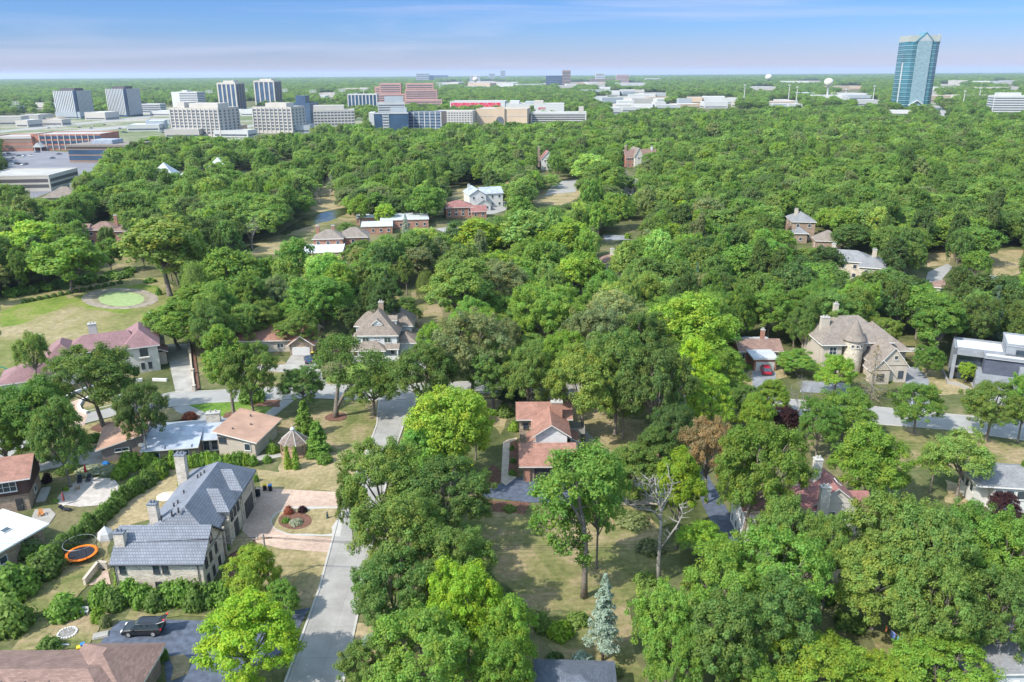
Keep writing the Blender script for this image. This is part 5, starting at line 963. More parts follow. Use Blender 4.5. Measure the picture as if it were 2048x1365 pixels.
    b = Block('parking_garage', 'pale parking deck with dark open levels right of the tan store', 1062, 1172, 247, 226, 45, -5); b.body(C_WHT, par=0.6); b.bands(4, 1.5, b.H-1, 1.7, C_DRK, inset=1.5); b.pent(0.86, 0.95, 8, C_BEI, 0.0, 0.2, 'stair_tower')
    b = Block('office_block', 'small white office block between the finned towers and the big beige block', 283, 322, 228, 208, 26, 0); b.body(C_WHT); b.bands(4, 3, b.H-1, 1.8)
    b = Block('brick_office', 'brick and white two storey office building along the parking lot, left end', -20, 66, 303, 270, 40, 4, cat='building', H=13); b.body(C_BRK); b.bands(2, 2.5, 12, 3.2, C_BRN); b.box(-b.w/2, -0.35, 11.2, b.w/2, 0.05, 12.6, C_WHT, 'cornice')
    b = Block('brick_office', 'brick office building with white trimmed bays and a gabled entrance porch', 68, 204, 301, 274, 40, 2, H=14.5); b.body(C_BRK); w = b.w
    for i in range(10): b.box(-w/2+w*0.12*1+(w*0.88)*i/10-0.4, -0.5, 0, -w/2+w*0.12+(w*0.88)*i/10+0.4, 0.05, 14, C_BEI, 'rib')
    for i in range(3): b.box(-w/2+w*0.13, -0.3, 2+i*4.3, w/2, 0.04, 4.3+i*4.3, C_GLS if i else C_WIN, 'window_band')
    b.part('porch_roof', MB().face([(-w*0.44, -8, 3.5), (-w*0.30, -8, 3.5), (-w*0.37, -8, 7.5)]).face([(-w*0.44, -8, 3.5), (-w*0.37, -8, 7.5), (-w*0.37, 0, 7.5), (-w*0.44, 0, 3.5)]).face([(-w*0.37, -8, 7.5), (-w*0.30, -8, 3.5), (-w*0.30, 0, 3.5), (-w*0.37, 0, 7.5)]), C_WHT); b.box(-w*0.42, -7.5, 0, -w*0.41, -7, 3.5, C_WHT, 'porch_post'); b.box(-w*0.33, -7.5, 0, -w*0.32, -7, 3.5, C_WHT, 'porch_post')
    b = Block('brown_office', 'brown low office block with dark glass bands and a bluish roof hood', 137, 265, 326, 296, 34, -5, H=13.5); b.body(C_BRN, par=0); b.bands(2, 2.0, 11, 3.4, C_GLS, inset=0.3); b.box(-b.w/2-1, -1, 12.3, b.w/2+1, 35, 13.8, SH_TAUPE, 'roof'); b.box(-b.w*0.2, 8, 13.9, b.w*0.15, 24, 17, METAL_BL, 'penthouse')
    b = Block('parking_garage', 'long cream roofed parking garage at the left edge in front of the parking lot', -40, 100, 384, 342, 40, 5, H=9.5); b.body(C_BEI, par=0.8); b.bands(2, 2.2, 8.5, 1.9, C_DRK, inset=1.0)
    # the leaning-looking glass tower: thirty one storeys
    b = Block('glass_tower', 'tall teal glass skyscraper with a pointed crown, alone on the right horizon', 1797, 1862, 222, 66, 52, -6, 0.97); w = b.w/2; H = b.H; d = 52; c = 9
    b.part('glass_wall', MB().prism([(-w+c, 0), (w-c, 0), (w, c), (w, d-c), (w-c, d), (-w+c, d), (-w, d-c), (-w, c)], -1, H-14), C_TEAL)
    for i in range(31):
        z = 3+(H-20)*i/31; b.part('floor_band', MB().prism([(-w+c-0.2, -0.3), (w-c+0.2, -0.3), (w+0.3, c-0.2), (w+0.3, d-c+0.2), (w-c+0.2, d+0.3), (-w+c-0.2, d+0.3), (-w-0.3, d-c+0.2), (-w-0.3, c-0.2)], z, z+(0.9 if i % 2 == 0 else 0.3)), mat('tower band', (0.24, 0.31, 0.34), 0.5))
    bw = w*0.42; b.box(-bw, -2.2, -1, bw, 0.5, H-12, mat_courses('tower panel grid', (0.24, 0.32, 0.35), (0.12, 0.22, 0.26), 2.0, 2.0, amt=0.12, msize=0.25, offset=0.0), 'front_bay')
    b.part('pediment', MB().slab([(-bw-2, -2.8, H-13), (0, -2.8, H+1), (0, d*0.5, H+1), (-bw-2, d*0.5, H-13)], 2).slab([(0, -2.8, H+1), (bw+2, -2.8, H-13), (bw+2, d*0.5, H-13), (0, d*0.5, H+1)], 2), [C_TEAL, C_TEAL])
    g = MB(); g.face([(-bw, -2.3, H-13), (bw, -2.3, H-13), (0, -2.3, H-0.6)]); b.part('gable', g, C_GRY)
    b.box(-w+2, 3, H-14, w-2, d-3, H-4, mat('crown screen', (0.34, 0.35, 0.32), 0.7, amt=0.1, scale=0.2), 'crown_screen'); b.box(-w-0.6, c, -1, -w+3, c+4, H*0.62, C_WHT, 'edge_fin'); b.box(w-3, c, H-18, w+1.0, c+5, H-2, C_GRY, 'edge_fin')
    b.part('entrance_arch', MB().slab([(-bw-1, -5, 10), (0, -5, 18), (0, 0, 18), (-bw-1, 0, 10)], 1.5).slab([(0, -5, 18), (bw+1, -5, 10), (bw+1, 0, 10), (0, 0, 18)], 1.5), [C_WHT, C_WHT]); b.part('antenna', MB().tube([(2, 20, H-3), (2, 20, H+9)], 0.25, 5), C_GRY)
    b = Block('office_block', 'white ribbon windowed office block at the right edge', 1986, 2070, 236, 192, 30, -14); b.body(C_WHT); b.bands(8, 3, b.H-1, 1.7); b.pent(0.1, 0.6, 4, C_WHT)
    b = Block('low_building', 'small white roofed building in the trees just below the glass tower', 1775, 1822, 234, 224, 30, -20, H=9); b.body(C_WHT); b.bands(1, 2, 6, 2.5, inset=2)
    # water towers and masts
    def wtower(px, yb, yt, label, r=9.0):
        g = P(px, yb); q = P(px, yt, 10); H = CAMH-(CAMH-10)*g.y/q.y; o = empty('water_tower', (g.x, g.y, 0), 0, label, 'water tower')
        MB().lathe([(4.2, 0), (3.0, 5), (2.2, 12), (2.2, H-2*r*0.86), (3.4, H-2*r*0.82)], 14).build('stem', C_WHT, o, smooth=True); MB().lathe([(3.3, H-r*1.68), (r*0.75, H-r*1.45), (r, H-r*0.85), (r*0.86, H-r*0.35), (r*0.45, H-r*0.06), (0.3, H)], 18).build('tank', mat('tank paint', (0.62, 0.58, 0.50), 0.5, amt=0.05), o, smooth=True)
    wtower(1653, 205, 157, 'cream ball shaped water tower on a slim stem left of the glass tower', 10); wtower(951, 175, 154, 'small white water tower beyond the crimson mall', 14); wtower(1536, 168, 149, 'tiny white water tower on the horizon right of centre', 20)
    def mast(px, yb, yt, label, grp, arms=False):
        g = P(px, yb); q = P(px, yt, 10); H = CAMH-(CAMH-10)*g.y/q.y; o = empty('light_mast' if not arms else 'power_pylon', (g.x, g.y, 0), 0, label, 'mast', grp)
        k = g.y/1400.0; MB().tube([(0, 0, 0), (0, 0, H)], [0.8*k, 0.5*k], 6).build('pole', C_WHT, o)
        mb = MB()
        if arms:
            for z in (0.7, 0.82, 0.94): mb.box(-6*k, -0.3*k, H*z, 6*k, 0.3*k, H*z+0.7*k)
        else: mb.lathe([(2.4*k, H-1.2*k), (2.4*k, H)], 8)
        mb.build('arm' if arms else 'lamp_ring', C_WHT, o)
    for i, (x, yb, yt) in enumerate(((1487, 210, 170), (1576, 208, 170), (1592, 208, 174), (1689, 210, 178), (1745, 208, 172), (1924, 222, 182), (1957, 205, 176))): mast(x, yb, yt, ['tall light mast left of centre mall road', 'light mast just left of the cream water tower, first of a close pair', 'light mast just left of the cream water tower, second of a close pair', 'light mast just right of the cream water tower', 'light mast left of the glass tower', 'tall light mast right of the glass tower', 'further light mast beyond the right hand motorway'][i], 'tall light masts')
    for x, yb, yt in ((35, 224, 203), (420, 200, 180), (448, 205, 182), (570, 196, 178), (627, 198, 180), (685, 196, 178), (728, 194, 175), (880, 185, 165), (490, 198, 178)): mast(x, yb, yt, 'pale power pylon standing in the far trees behind the office blocks', 'far power pylons', True)
    for x0, x1, yb, yt, l, m in ((833, 858, 166, 147, 'pale blue office block, leftmost on the far skyline', C_GRY), (858, 868, 166, 151, 'small blue block joined right of the leftmost skyline block', C_GLS), (1001, 1011, 162, 141, 'slim grey tower on the skyline left of the brown tower', C_GRY), (978, 990, 162, 147, 'short grey block beside the slim skyline tower', C_GRY), (1125, 1141, 174, 141, 'dark brown tower block, tallest on the central skyline', C_BRN), (1092, 1124, 174, 152, 'dark glass block joined left of the brown tower block', C_GLS), (1191, 1209, 164, 146, 'white twin topped block on the skyline right of the brown tower', C_WHT), (1233, 1257, 166, 150, 'reddish low block on the skyline', C_PNK), (868, 896, 160, 151, 'long blue grey block low on the skyline', C_GLS), (940, 960, 166, 151, 'pale block behind the small water tower', C_WHT), (1180, 1230, 166, 158, 'wide low brown block on the skyline', C_BRN), (1290, 1320, 165, 157, 'wide pale low block at the skyline', C_WHT)):
        b = Block('skyline_block', l, x0, x1, yb, yt, 40); b.body(m, par=0); b.bands(5, 5, b.H-2, (b.H-8)/10, C_WIN, inset=2)
    RB = random.Random(9)
    lows = [(1310, 1440, 205, 222, 10), (1440, 1600, 205, 220, 8), (1580, 1740, 196, 212, 9), (1860, 2048, 168, 205, 16), (600, 760, 180, 205, 6), (900, 1200, 168, 182, 20), (1190, 1330, 175, 205, 12), (0, 330, 225, 262, 12), (450, 640, 222, 240, 6), (250, 620, 262, 284, 8), (1260, 1330, 205, 225, 5), (1500, 1760, 168, 190, 6), (60, 140, 210, 226, 3), (1180, 1260, 208, 232, 4)]
    for x0, x1, y0, y1, n in lows:
        for i in range(n):
            x = RB.uniform(x0, x1); y = RB.uniform(y0, y1); g = P(x, y); k = max(1.0, g.y/1300); w = RB.uniform(16, 44)*k; ppm = FPX/PIX(g)[2]
            m = RB.choice([C_WHT, C_WHT, C_BEI, C_BEI, C_TAN, C_GRY]); b = Block('low_building', 'low flat roofed commercial building in the far town', x-w*ppm/2, x+w*ppm/2, y, y-5, RB.uniform(18, 40)*k, RB.uniform(-15, 15), H=RB.uniform(7, 12)*k**0.6, group='low commercial buildings of the far town')
            b.body(m, roof=RB.choice([C_ROOF, MEMB]), par=0.8); b.bands(1, 1.5, 4, 1.8, inset=1.5); tp = PIX((g.x, g.y, b.H))[1]; KEEP.append(np.array([(x-w*ppm/2, tp-1), (x+w*ppm/2, tp-1), (x+w*ppm/2, y-1), (x-w*ppm/2, y-1)], float)) if RB.random() < 0.5 else None
city()
# ---------------------------------------------------------------- trees one by one: kind, crown middle x, y, width (photo px), tone, label
def hero_trees():
    t = TB
    # nearest
    T('full', 497, 1268, 182, 'lime', 'brightest lime green maple, in the bottom left by the asphalt drive', H=11.5)
    T('full', 505, 1140, 105, 'bright', 'olive green maple right behind the bright lime maple', H=8.5); T('full', 560, 1192, 78, 'mid', 'small round green tree between the slate roofed house and the road', H=5)
    t('oak', 893, 1095, 922, 205, 'oak', 'broad oak with twin dark trunks on the edge of the big lawn', var=1)
    T('oak', 768, 962, 175, 'oak', 'oak leaning over the road beside the pink paver drive', H=16); T('oak', 802, 1085, 195, 'olive', 'widest grey green oak beside the concrete road', H=16, var=2); T('oak', 905, 1135, 170, 'oak', 'dark oak directly behind the lime green maple of the lawn', H=14)
    T('oak', 785, 1180, 165, 'oak', 'oak hanging low over the right edge of the concrete road', H=13); T('oak', 700, 1000, 60, 'oak', 'oak bough end over the pink drive', H=12)
    T('full', 932, 1205, 150, 'lime', 'tall lime green maple at the bottom centre', H=15, hc=0.62); T('full', 1018, 1268, 118, 'bright', 'shorter lime green maple right of the tall one at the bottom centre', H=12); T('full', 1000, 1340, 120, 'bright', 'lime green maple cut by the bottom edge next to the charcoal roof', H=11)
    T('oak', 845, 1310, 215, 'mid', 'wide mid green oak cut by the bottom edge beside the road', H=13); T('oak', 745, 1345, 120, 'olive', 'oak at the bottom edge nearest the roadside grass', H=10)
    custom_tree(1168, 1195, [(1140, 938, 76, 2), (1185, 925, 76, 3), (1098, 985, 62, 0), (1130, 985, 80, -3), (1185, 965, 80, -2), (1215, 940, 60, 1), (1105, 1030, 60, -1), (1150, 1035, 70, 2), (1205, 1010, 60, 0), (1080, 1045, 40, 1), (1150, 950, 80, 5), (1160, 1080, 40, 0), (1125, 1090, 36, -1), (1110, 1078, 26, -1), (1172, 1120, 30, 0)],
        [[(1168, 1197, 0, 0.52), (1169, 1160, 0, 0.40), (1171, 1100, 0, 0.34), (1167, 1050, 0, 0.30), (1158, 1000, 1, 0.24), (1150, 960, 1, 0.16)], [(1170, 1060, 0, 0.25), (1150, 1020, 0, 0.2), (1120, 985, 0, 0.14)], [(1170, 1105, 0, 0.14), (1145, 1092, 0, 0.1), (1120, 1082, -1, 0.06)]], 'mid', 'tall oak with a bare lower trunk in the middle of the big lawn', 5, 22000, 0.8); t('oak', 1193, 1137, 905, 120, 'mid', 'slimmer oak right behind the tall lawn oak', var=3)
    t('thin_fir', 1205, 1322, 1148, 74, 'blue', 'blue spruce with a bare lower trunk by the charcoal roof')
    T('tall', 1360, 970, 96, 'gold', 'golden green columnar tree beside the bare dead tree', H=17); T('full', 1262, 940, 120, 'oak', 'dark rounded maple behind the lawn oak and right of the garage', H=10); T('full', 1310, 905, 90, 'oak', 'dark maple behind the golden columnar tree', H=11)
    T('full', 900, 850, 175, 'bright', 'huge bright green maple left of the salmon roofed house', H=18, var=1); T('full', 850, 900, 110, 'mid', 'lower bright maple against the road left of the salmon roofed house', H=13); T('oak', 850, 755, 150, 'oak', 'oak spreading over the road junction', H=17)
    T('oak', 940, 700, 170, 'grey', 'grey green oak behind the junction, right of the farmhouse', H=20); T('oak', 985, 740, 120, 'oak', 'dark oak above the cross road left of the rusty tree', H=15); t('tall', 1066, 805, 690, 58, 'rust', 'rust brown dying tree beyond the salmon roofed house'); t('fir', 1022, 800, 705, 60, 'fir', 'dark fir beside the rust brown tree')
    T('oak', 880, 690, 90, 'bright', 'bright green tree hanging over the farmhouse drive', H=14)
    for x, y, w, tn, l, H in ((1170, 770, 150, 'olive', 'olive oak just right of the salmon roofed house', 19), (1235, 745, 150, 'oak', 'oak with tall straight trunks behind the parched clearing', 21), (1310, 775, 150, 'dark', 'darkest broad oak right of the salmon roofed house', 20), (1205, 690, 150, 'grey', 'grey green oak crown standing behind the clearing oaks', 20), (1290, 700, 130, 'oak', 'oak between the grey green crown and the lime tree', 19), (1345, 860, 90, 'dark', 'dark ivy covered oak low behind the golden tree', 13), (1130, 720, 90, 'bright', 'narrow yellow green tree just right of the rust brown tree', 17)): T('oak', x, y, w, tn, l, H=H)
    t('oak', 1246, 878, 740, 110, 'oak', 'slim oak with a bare trunk in the tan clearing'); t('oak', 1105, 870, 780, 60, 'mid', 'small oak at the right corner of the salmon roofed house') if False else None
    T('tall', 1392, 735, 88, 'lime', 'tall lime yellow tree, brightest in the centre right', H=18); T('full', 1420, 800, 100, 'bright', 'bright green maple in front of the lime yellow tree', H=13); T('full', 1378, 655, 185, 'bright', 'very broad bright green maple behind the lime yellow tree', H=20, var=0)
    T('full', 1232, 640, 160, 'grey', 'soft grey green rounded tree in the centre', H=17); T('oak', 1095, 625, 150, 'mid', 'large mid green tree right of the tall yellow green poplar', H=20); T('tall', 922, 575, 150, 'olive', 'tall yellow green poplar behind the farmhouse lawn', H=24, var=0); T('oak', 1000, 570, 140, 'grey', 'grey green oak to the right of the tall yellow green poplar', H=17)
    # left side
    t('oak', 207, 856, 690, 200, 'oak', 'great flat topped oak in front of the plum roofed mansion', var=0); t('oak', 296, 915, 765, 112, 'dark', 'dark oak rising over the metal roof of the taupe house', var=1)
    T('full', 60, 825, 145, 'mid', 'broad green tree at the left edge above the brown boarded house', H=16); T('full', 120, 870, 105, 'oak', 'slender oak with a visible trunk left of the taupe house', H=16); T('full', 0, 860, 100, 'mid', 'maple cut by the left edge by the cross road', H=14); t('open', 80, 790, 660, 90, 'olive', 'ragged open tree in front of the mansion wing')
    t('tall', 468, 832, 640, 118, 'mid', 'tall open elm at the end of the mansion drive'); t('oak', 508, 835, 682, 125, 'oak', 'oak behind the tan pavilion roof'); T('oak', 603, 770, 98, 'oak', 'low dark oak over the cross road in front of the garage', H=9); custom_tree(672, 835, [(670, 700, 60, 2), (650, 725, 44, 0), (690, 725, 44, 0), (672, 755, 40, 0), (700, 690, 36, 2), (740, 730, 60, 1), (775, 745, 54, 0), (720, 762, 40, -1), (755, 775, 40, -1), (800, 760, 44, 0)],
        [[(672, 837, 0, 0.62), (672, 818, 0, 0.5), (674, 790, 0, 0.38), (678, 755, 0, 0.32), (681, 725, 0, 0.2)], [(672, 818, 0, 0.42), (682, 800, 0, 0.38), (694, 780, 0, 0.32), (712, 760, 0, 0.22), (735, 748, 0, 0.15)], [(690, 787, 0, 0.16), (715, 780, 0, 0.12), (740, 765, 0, 0.08)]], 'oak', 'forked oak with two bare stems on the corner lawn', 6, 20000, 0.8)
    T('full', 350, 645, 130, 'mid', 'feathery green tree by the mansion garage', H=12); T('oak', 430, 600, 150, 'mid', 'broad green tree above the mansion drive', H=15); T('full', 500, 590, 120, 'oak', 'dark green tree behind the orange roofed house', H=14); T('full', 640, 600, 125, 'mid', 'broad green tree left of the farmhouse back lawn', H=17, var=1); T('oak', 600, 655, 90, 'oak', 'low oak in front of the orange roofed brick house', H=10); T('full', 700, 635, 70, 'dark', 'dark low tree at the back corner of the farmhouse', H=10)
    T('oak', 745, 775, 100, 'oak', 'oak at the right of the forked oak, in front of the farmhouse porch', H=10)
    t('tall', 340, 592, 425, 185, 'yellow', 'tall pale yellow green cottonwood above the pond', var=0); t('willow', 400, 640, 522, 66, 'willow', 'weeping willow behind the mansion garage'); t('willow', 853, 606, 542, 46, 'willow', 'small weeping willow on the farmhouse back lawn')
    t('fir', 778, 652, 540, 78, 'fir', 'dark spreading fir behind the farmhouse roof'); t('fir', 745, 600, 560, 28, 'bluedk', 'small blue spruce left of the dark spreading fir'); T('full', 720, 595, 60, 'oak', 'dark maple left of the spreading fir', H=9); T('full', 810, 620, 70, 'oak', 'dark maple right of the spreading fir', H=8)
    t('cone', 612, 872, 803, 46, 'mid', 'round topped conifer behind the gazebo'); t('cone', 638, 908, 845, 50, 'mid', 'round topped conifer right of the gazebo'); t('cone', 577, 937, 893, 17, 'bright', 'slim clipped conifer in front of the gazebo, left one'); t('cone', 593, 938, 893, 17, 'bright', 'slim clipped conifer in front of the gazebo, right one')
    t('cone', 364, 985, 945, 15, 'bright', 'slim conifer between two chimneys of the slate roofed house')
    for x, l in ((243, 'first'), (287, 'second'), (327, 'third'), (379, 'fourth')): t('cone', x, 1168, 1118, 24, 'bright', l+' slim conifer from the left against the tan brick front wall', group='slim conifers along the brick wall')
    # right side
    t('oak', 1479, 1097, 838, 205, 'mid', 'big oak on a leaning bare trunk over the asphalt drive', lean=(0.02, 0.16), var=1); T('oak', 1420, 905, 110, 'brown', 'sparse brownish oak left of the leaning oak', H=15); T('oak', 1572, 1078, 135, 'oak', 'dark round oak in front of the maroon roofed house', H=15); T('full', 1405, 1075, 95, 'bright', 'bright low maple at the left kerb of the asphalt drive', H=6)
    for x, y, w, tn, l, H in ((1338, 1258, 145, 'mid', 'oak directly under the dead tree', 13), (1440, 1195, 180, 'mid', 'broad oak right of the dead tree foot', 14), (1560, 1150, 190, 'mid', 'broad oak below the leaning trunk', 15), (1352, 1325, 120, 'mid', 'oak at the bottom edge right of the blue spruce', 12), (1440, 1290, 190, 'oak', 'oak near the bottom edge, third from the blue spruce', 14), (1560, 1250, 180, 'oak', 'oak above the yellow green bottom tree', 14),
        (1805, 1088, 190, 'olive', 'largest olive oak of the lower right wood', 17), (1860, 1120, 180, 'olive', 'olive oak right of the largest one', 17), (1660, 1105, 90, 'oak', 'oak between the dark round oak and the olive one', 14), (1935, 1090, 150, 'mid', 'mid green oak below the white house', 15), (2010, 1130, 160, 'mid', 'oak at the right edge below the white house', 15), (1985, 1230, 170, 'oak', 'dark oak above the bottom right cottage', 14), (1870, 1220, 170, 'oak', 'oak above the washing line', 15),
        (1640, 1350, 220, 'bright', 'yellow green oak along the bottom edge', 10), (1880, 1345, 190, 'bright', 'yellow green oak at the bottom edge left of the cottage', 9), (1500, 1365, 120, 'mid', 'low green crown cut by the bottom edge', 9), (1760, 1365, 110, 'bright', 'small yellow green crown between the two at the bottom edge', 8)): T('oak', x, y, w, tn, l, H=H)
    t('oak', 1743, 1258, 1080, 200, 'olive', 'olive oak with a leaning bare trunk above the path', lean=(0, 0.12)); t('oak', 1822, 1320, 1170, 110, 'oak', 'oak with a short pale trunk beside the washing line')
    T('full', 1742, 915, 150, 'bright', 'dense bright green round maple behind the maroon roofs', H=14, var=0); t('open', 1912, 1005, 862, 150, 'yellow', 'airy yellow green locust in front of the white house', var=0); t('open', 1860, 985, 885, 80, 'yellow', 'smaller yellow green locust left of the airy one'); T('oak', 1690, 830, 130, 'mid', 'spreading green tree along the right hand road', H=11); T('oak', 1640, 850, 90, 'mid', 'green tree left of the spreading roadside tree', H=11); T('full', 1512, 830, 70, 'bright', 'bright round tree behind the leaning oak', H=10)
    T('full', 1571, 838, 52, 'plum', 'dark purple leaved plum tree', H=7); t('bare_fir', 1740, 802, 690, 92, 'brown', 'half dead brown conifer in front of the turret house'); t('oak', 1827, 868, 772, 112, 'mid', 'roadside oak with forked pale trunk on the dry lawn'); t('oak', 1973, 880, 765, 130, 'oak', 'roadside oak right of the forked one'); t('oak', 2035, 885, 755, 90, 'mid', 'oak at the right edge by the road')
    T('full', 1672, 742, 78, 'bright', 'bright tree in front of the turret', H=9); T('full', 1596, 722, 82, 'mid', 'low round tree between the brick ranch house and the turret house', H=6); T('full', 1858, 716, 56, 'mid', 'round tree between the pergola and the modern house', H=8); T('full', 1935, 740, 34, 'bright', 'small light tree at the foot of the modern house', H=5); T('full', 1450, 742, 95, 'mid', 'green tree left of the brick ranch house', H=12); T('full', 1545, 790, 65, 'bright', 'light green tree in front of the red car', H=8); T('oak', 1490, 800, 60, 'oak', 'oak low by the road left of the grey bare tree', H=8)
    T('fir', 1990, 620, 60, 'bluedk', 'bluish spruce behind the modern house', H=15); T('tall', 1880, 640, 110, 'mid', 'tall green tree behind the round tree of the pergola', H=18); t('fir', 1390, 610, 525, 26, 'bluedk', 'thin dark spruce in the central wood')
    T('full', 2062, 945, 40, 'mid', 'green tree covering the corner of the white house', H=9); T('full', 2010, 1010, 60, 'plum', 'dark red leaved bush tree below the white house', H=5)
    # mid distance
    for x, y, w, tn, l, H in ((965, 478, 95, 'bright', 'tall bright tree left of three in the pale clump above the centre', 20), (1045, 468, 105, 'yellow', 'tall yellow green tree in the middle of the pale clump above the centre', 22), (1125, 480, 100, 'bright', 'tall bright tree at the right of the pale clump above the centre', 20), (1085, 520, 80, 'mid', 'rounded tree in front of the pale clump above the centre', 17), (655, 540, 90, 'yellow', 'pale spreading tree below the small white flat roof', 15), (590, 520, 80, 'mid', 'tall tree left of the pale spreading one', 18), (420, 380, 60, 'yellow', 'pale feathery tree in the left wood', 18), (500, 370, 50, 'olive', 'olive feathery tree in the left wood', 17), (130, 520, 140, 'mid', 'broad green tree in the mass above the meadow', 18), (60, 480, 120, 'bright', 'bright broad tree in the mass at the left above the creek', 18), (215, 505, 60, 'mid', 'last tree of the mass left of the single dark round tree', 12), (470, 545, 120, 'mid', 'broad tree right of the weeping willow', 18), (1250, 520, 60, 'yellow', 'pale yellow tree right of the brown roofed white house', 14), (1320, 500, 60, 'yellow', 'pale yellow tree standing in the dark wood right of centre', 17), (1290, 590, 90, 'olive', 'olive tree behind the soft grey green one', 16)): T('tall' if H > 18 else 'full', x, y, w, tn, l, H=H)
    T('full', 718, 415, 42, 'bright', 'bright round tree on the creek bank by the flat roofed house', H=14); T('full', 770, 425, 40, 'bright', 'bright tree in front of the flat roofed house', H=10); T('full', 815, 390, 50, 'yellow', 'pale yellow tree, left of two behind the flat roofed house', H=13); T('full', 860, 385, 60, 'yellow', 'pale yellow tree, right of two behind the flat roofed house', H=14); T('full', 755, 375, 60, 'mid', 'large round tree beyond the creek', H=17)
    T('full', 695, 460, 36, 'olive', 'small olive tree against the red brick house', H=8); T('full', 720, 500, 50, 'dark', 'dark round tree right of the small white flat roof', H=9); T('full', 212, 475, 34, 'dark', 'single dark round tree on the grass below the brick corner house', H=12); T('full', 262, 450, 36, 'oak', 'round tree right of the dark red brick house', H=13); t('fir', 762, 510, 475, 16, 'bluedk', 'narrow blue spruce in front of the creek houses')
    T('full', 1058, 360, 46, 'bright', 'round light tree beside the white barn like house', H=15); t('fir', 1038, 404, 374, 18, 'blue', 'blue spruce right of the white barn like house'); T('full', 1104, 357, 24, 'lime', 'small lime tree on the cul de sac', H=7); T('full', 1185, 335, 80, 'yellow', 'broad pale yellow tree behind the cul de sac', H=20); T('oak', 1175, 372, 55, 'oak', 'dark broad tree at the edge of the cul de sac', H=12); t('fir', 812, 470, 425, 20, 'blue', 'blue spruce near the concrete drive of the flat roofed house')
    t('dead', 0, 0, 0, 0, '', '') if False else None
    custom_dead(1318, 1168, [[(1318, 1170, 0, 0.42), (1317, 1130, 0, 0.36), (1319, 1095, 0, 0.32), (1321, 1060, 0, 0.27), (1322, 1020, 0.5, 0.22), (1314, 990, 0.5, 0.14), (1310, 962, 1, 0.07)], [(1319, 1100, 0, 0.22), (1335, 1078, 0, 0.17), (1355, 1050, -0.5, 0.14), (1366, 1028, -0.5, 0.10), (1358, 1008, 0, 0.05)],
        [(1321, 1040, 0, 0.15), (1305, 1022, 0, 0.12), (1275, 1018, 0, 0.08), (1252, 1008, -1, 0.04)], [(1320, 1010, 0, 0.14), (1295, 990, 1, 0.1), (1278, 965, 1, 0.06), (1272, 975, 0, 0.03)], [(1321, 1015, 0, 0.13), (1338, 990, 0, 0.1), (1345, 968, 1, 0.06), (1338, 955, 1, 0.03)], [(1316, 995, 0, 0.1), (1300, 970, -1, 0.07), (1296, 958, -1, 0.03)], [(1321, 1030, 0, 0.12), (1332, 1005, 2, 0.08), (1328, 975, 2, 0.04)]], 'large bare dead tree with pale forked limbs beside the golden tree', 3); dead(1592, 835, 742, 'silvery bare tree between the road and the plum tree', 2); dead(1975, 690, 620, 'bare branched tree behind the modern house', 1); dead(1665, 630, 565, 'bare dead trunk above the turret house chimneys', 0, 0.5)
    for x, y, ty, l in ((395, 450, 400, 'bare grey tree in the left wood above the cottonwood'), (505, 500, 430, 'bare grey tree beside the tennis court'), (640, 410, 360, 'pale bare tree at the upper end of the creek'), (660, 395, 345, 'second pale bare tree at the upper end of the creek'), (690, 360, 315, 'bare grey tree in the wood above the creek'), (1165, 650, 590, 'bare grey tree beside the orange roofed hut'), (545, 400, 330, 'bare grey tree in the middle of the left wood')): dead(x, y, ty, l, RT.randrange(3))
hero_trees()
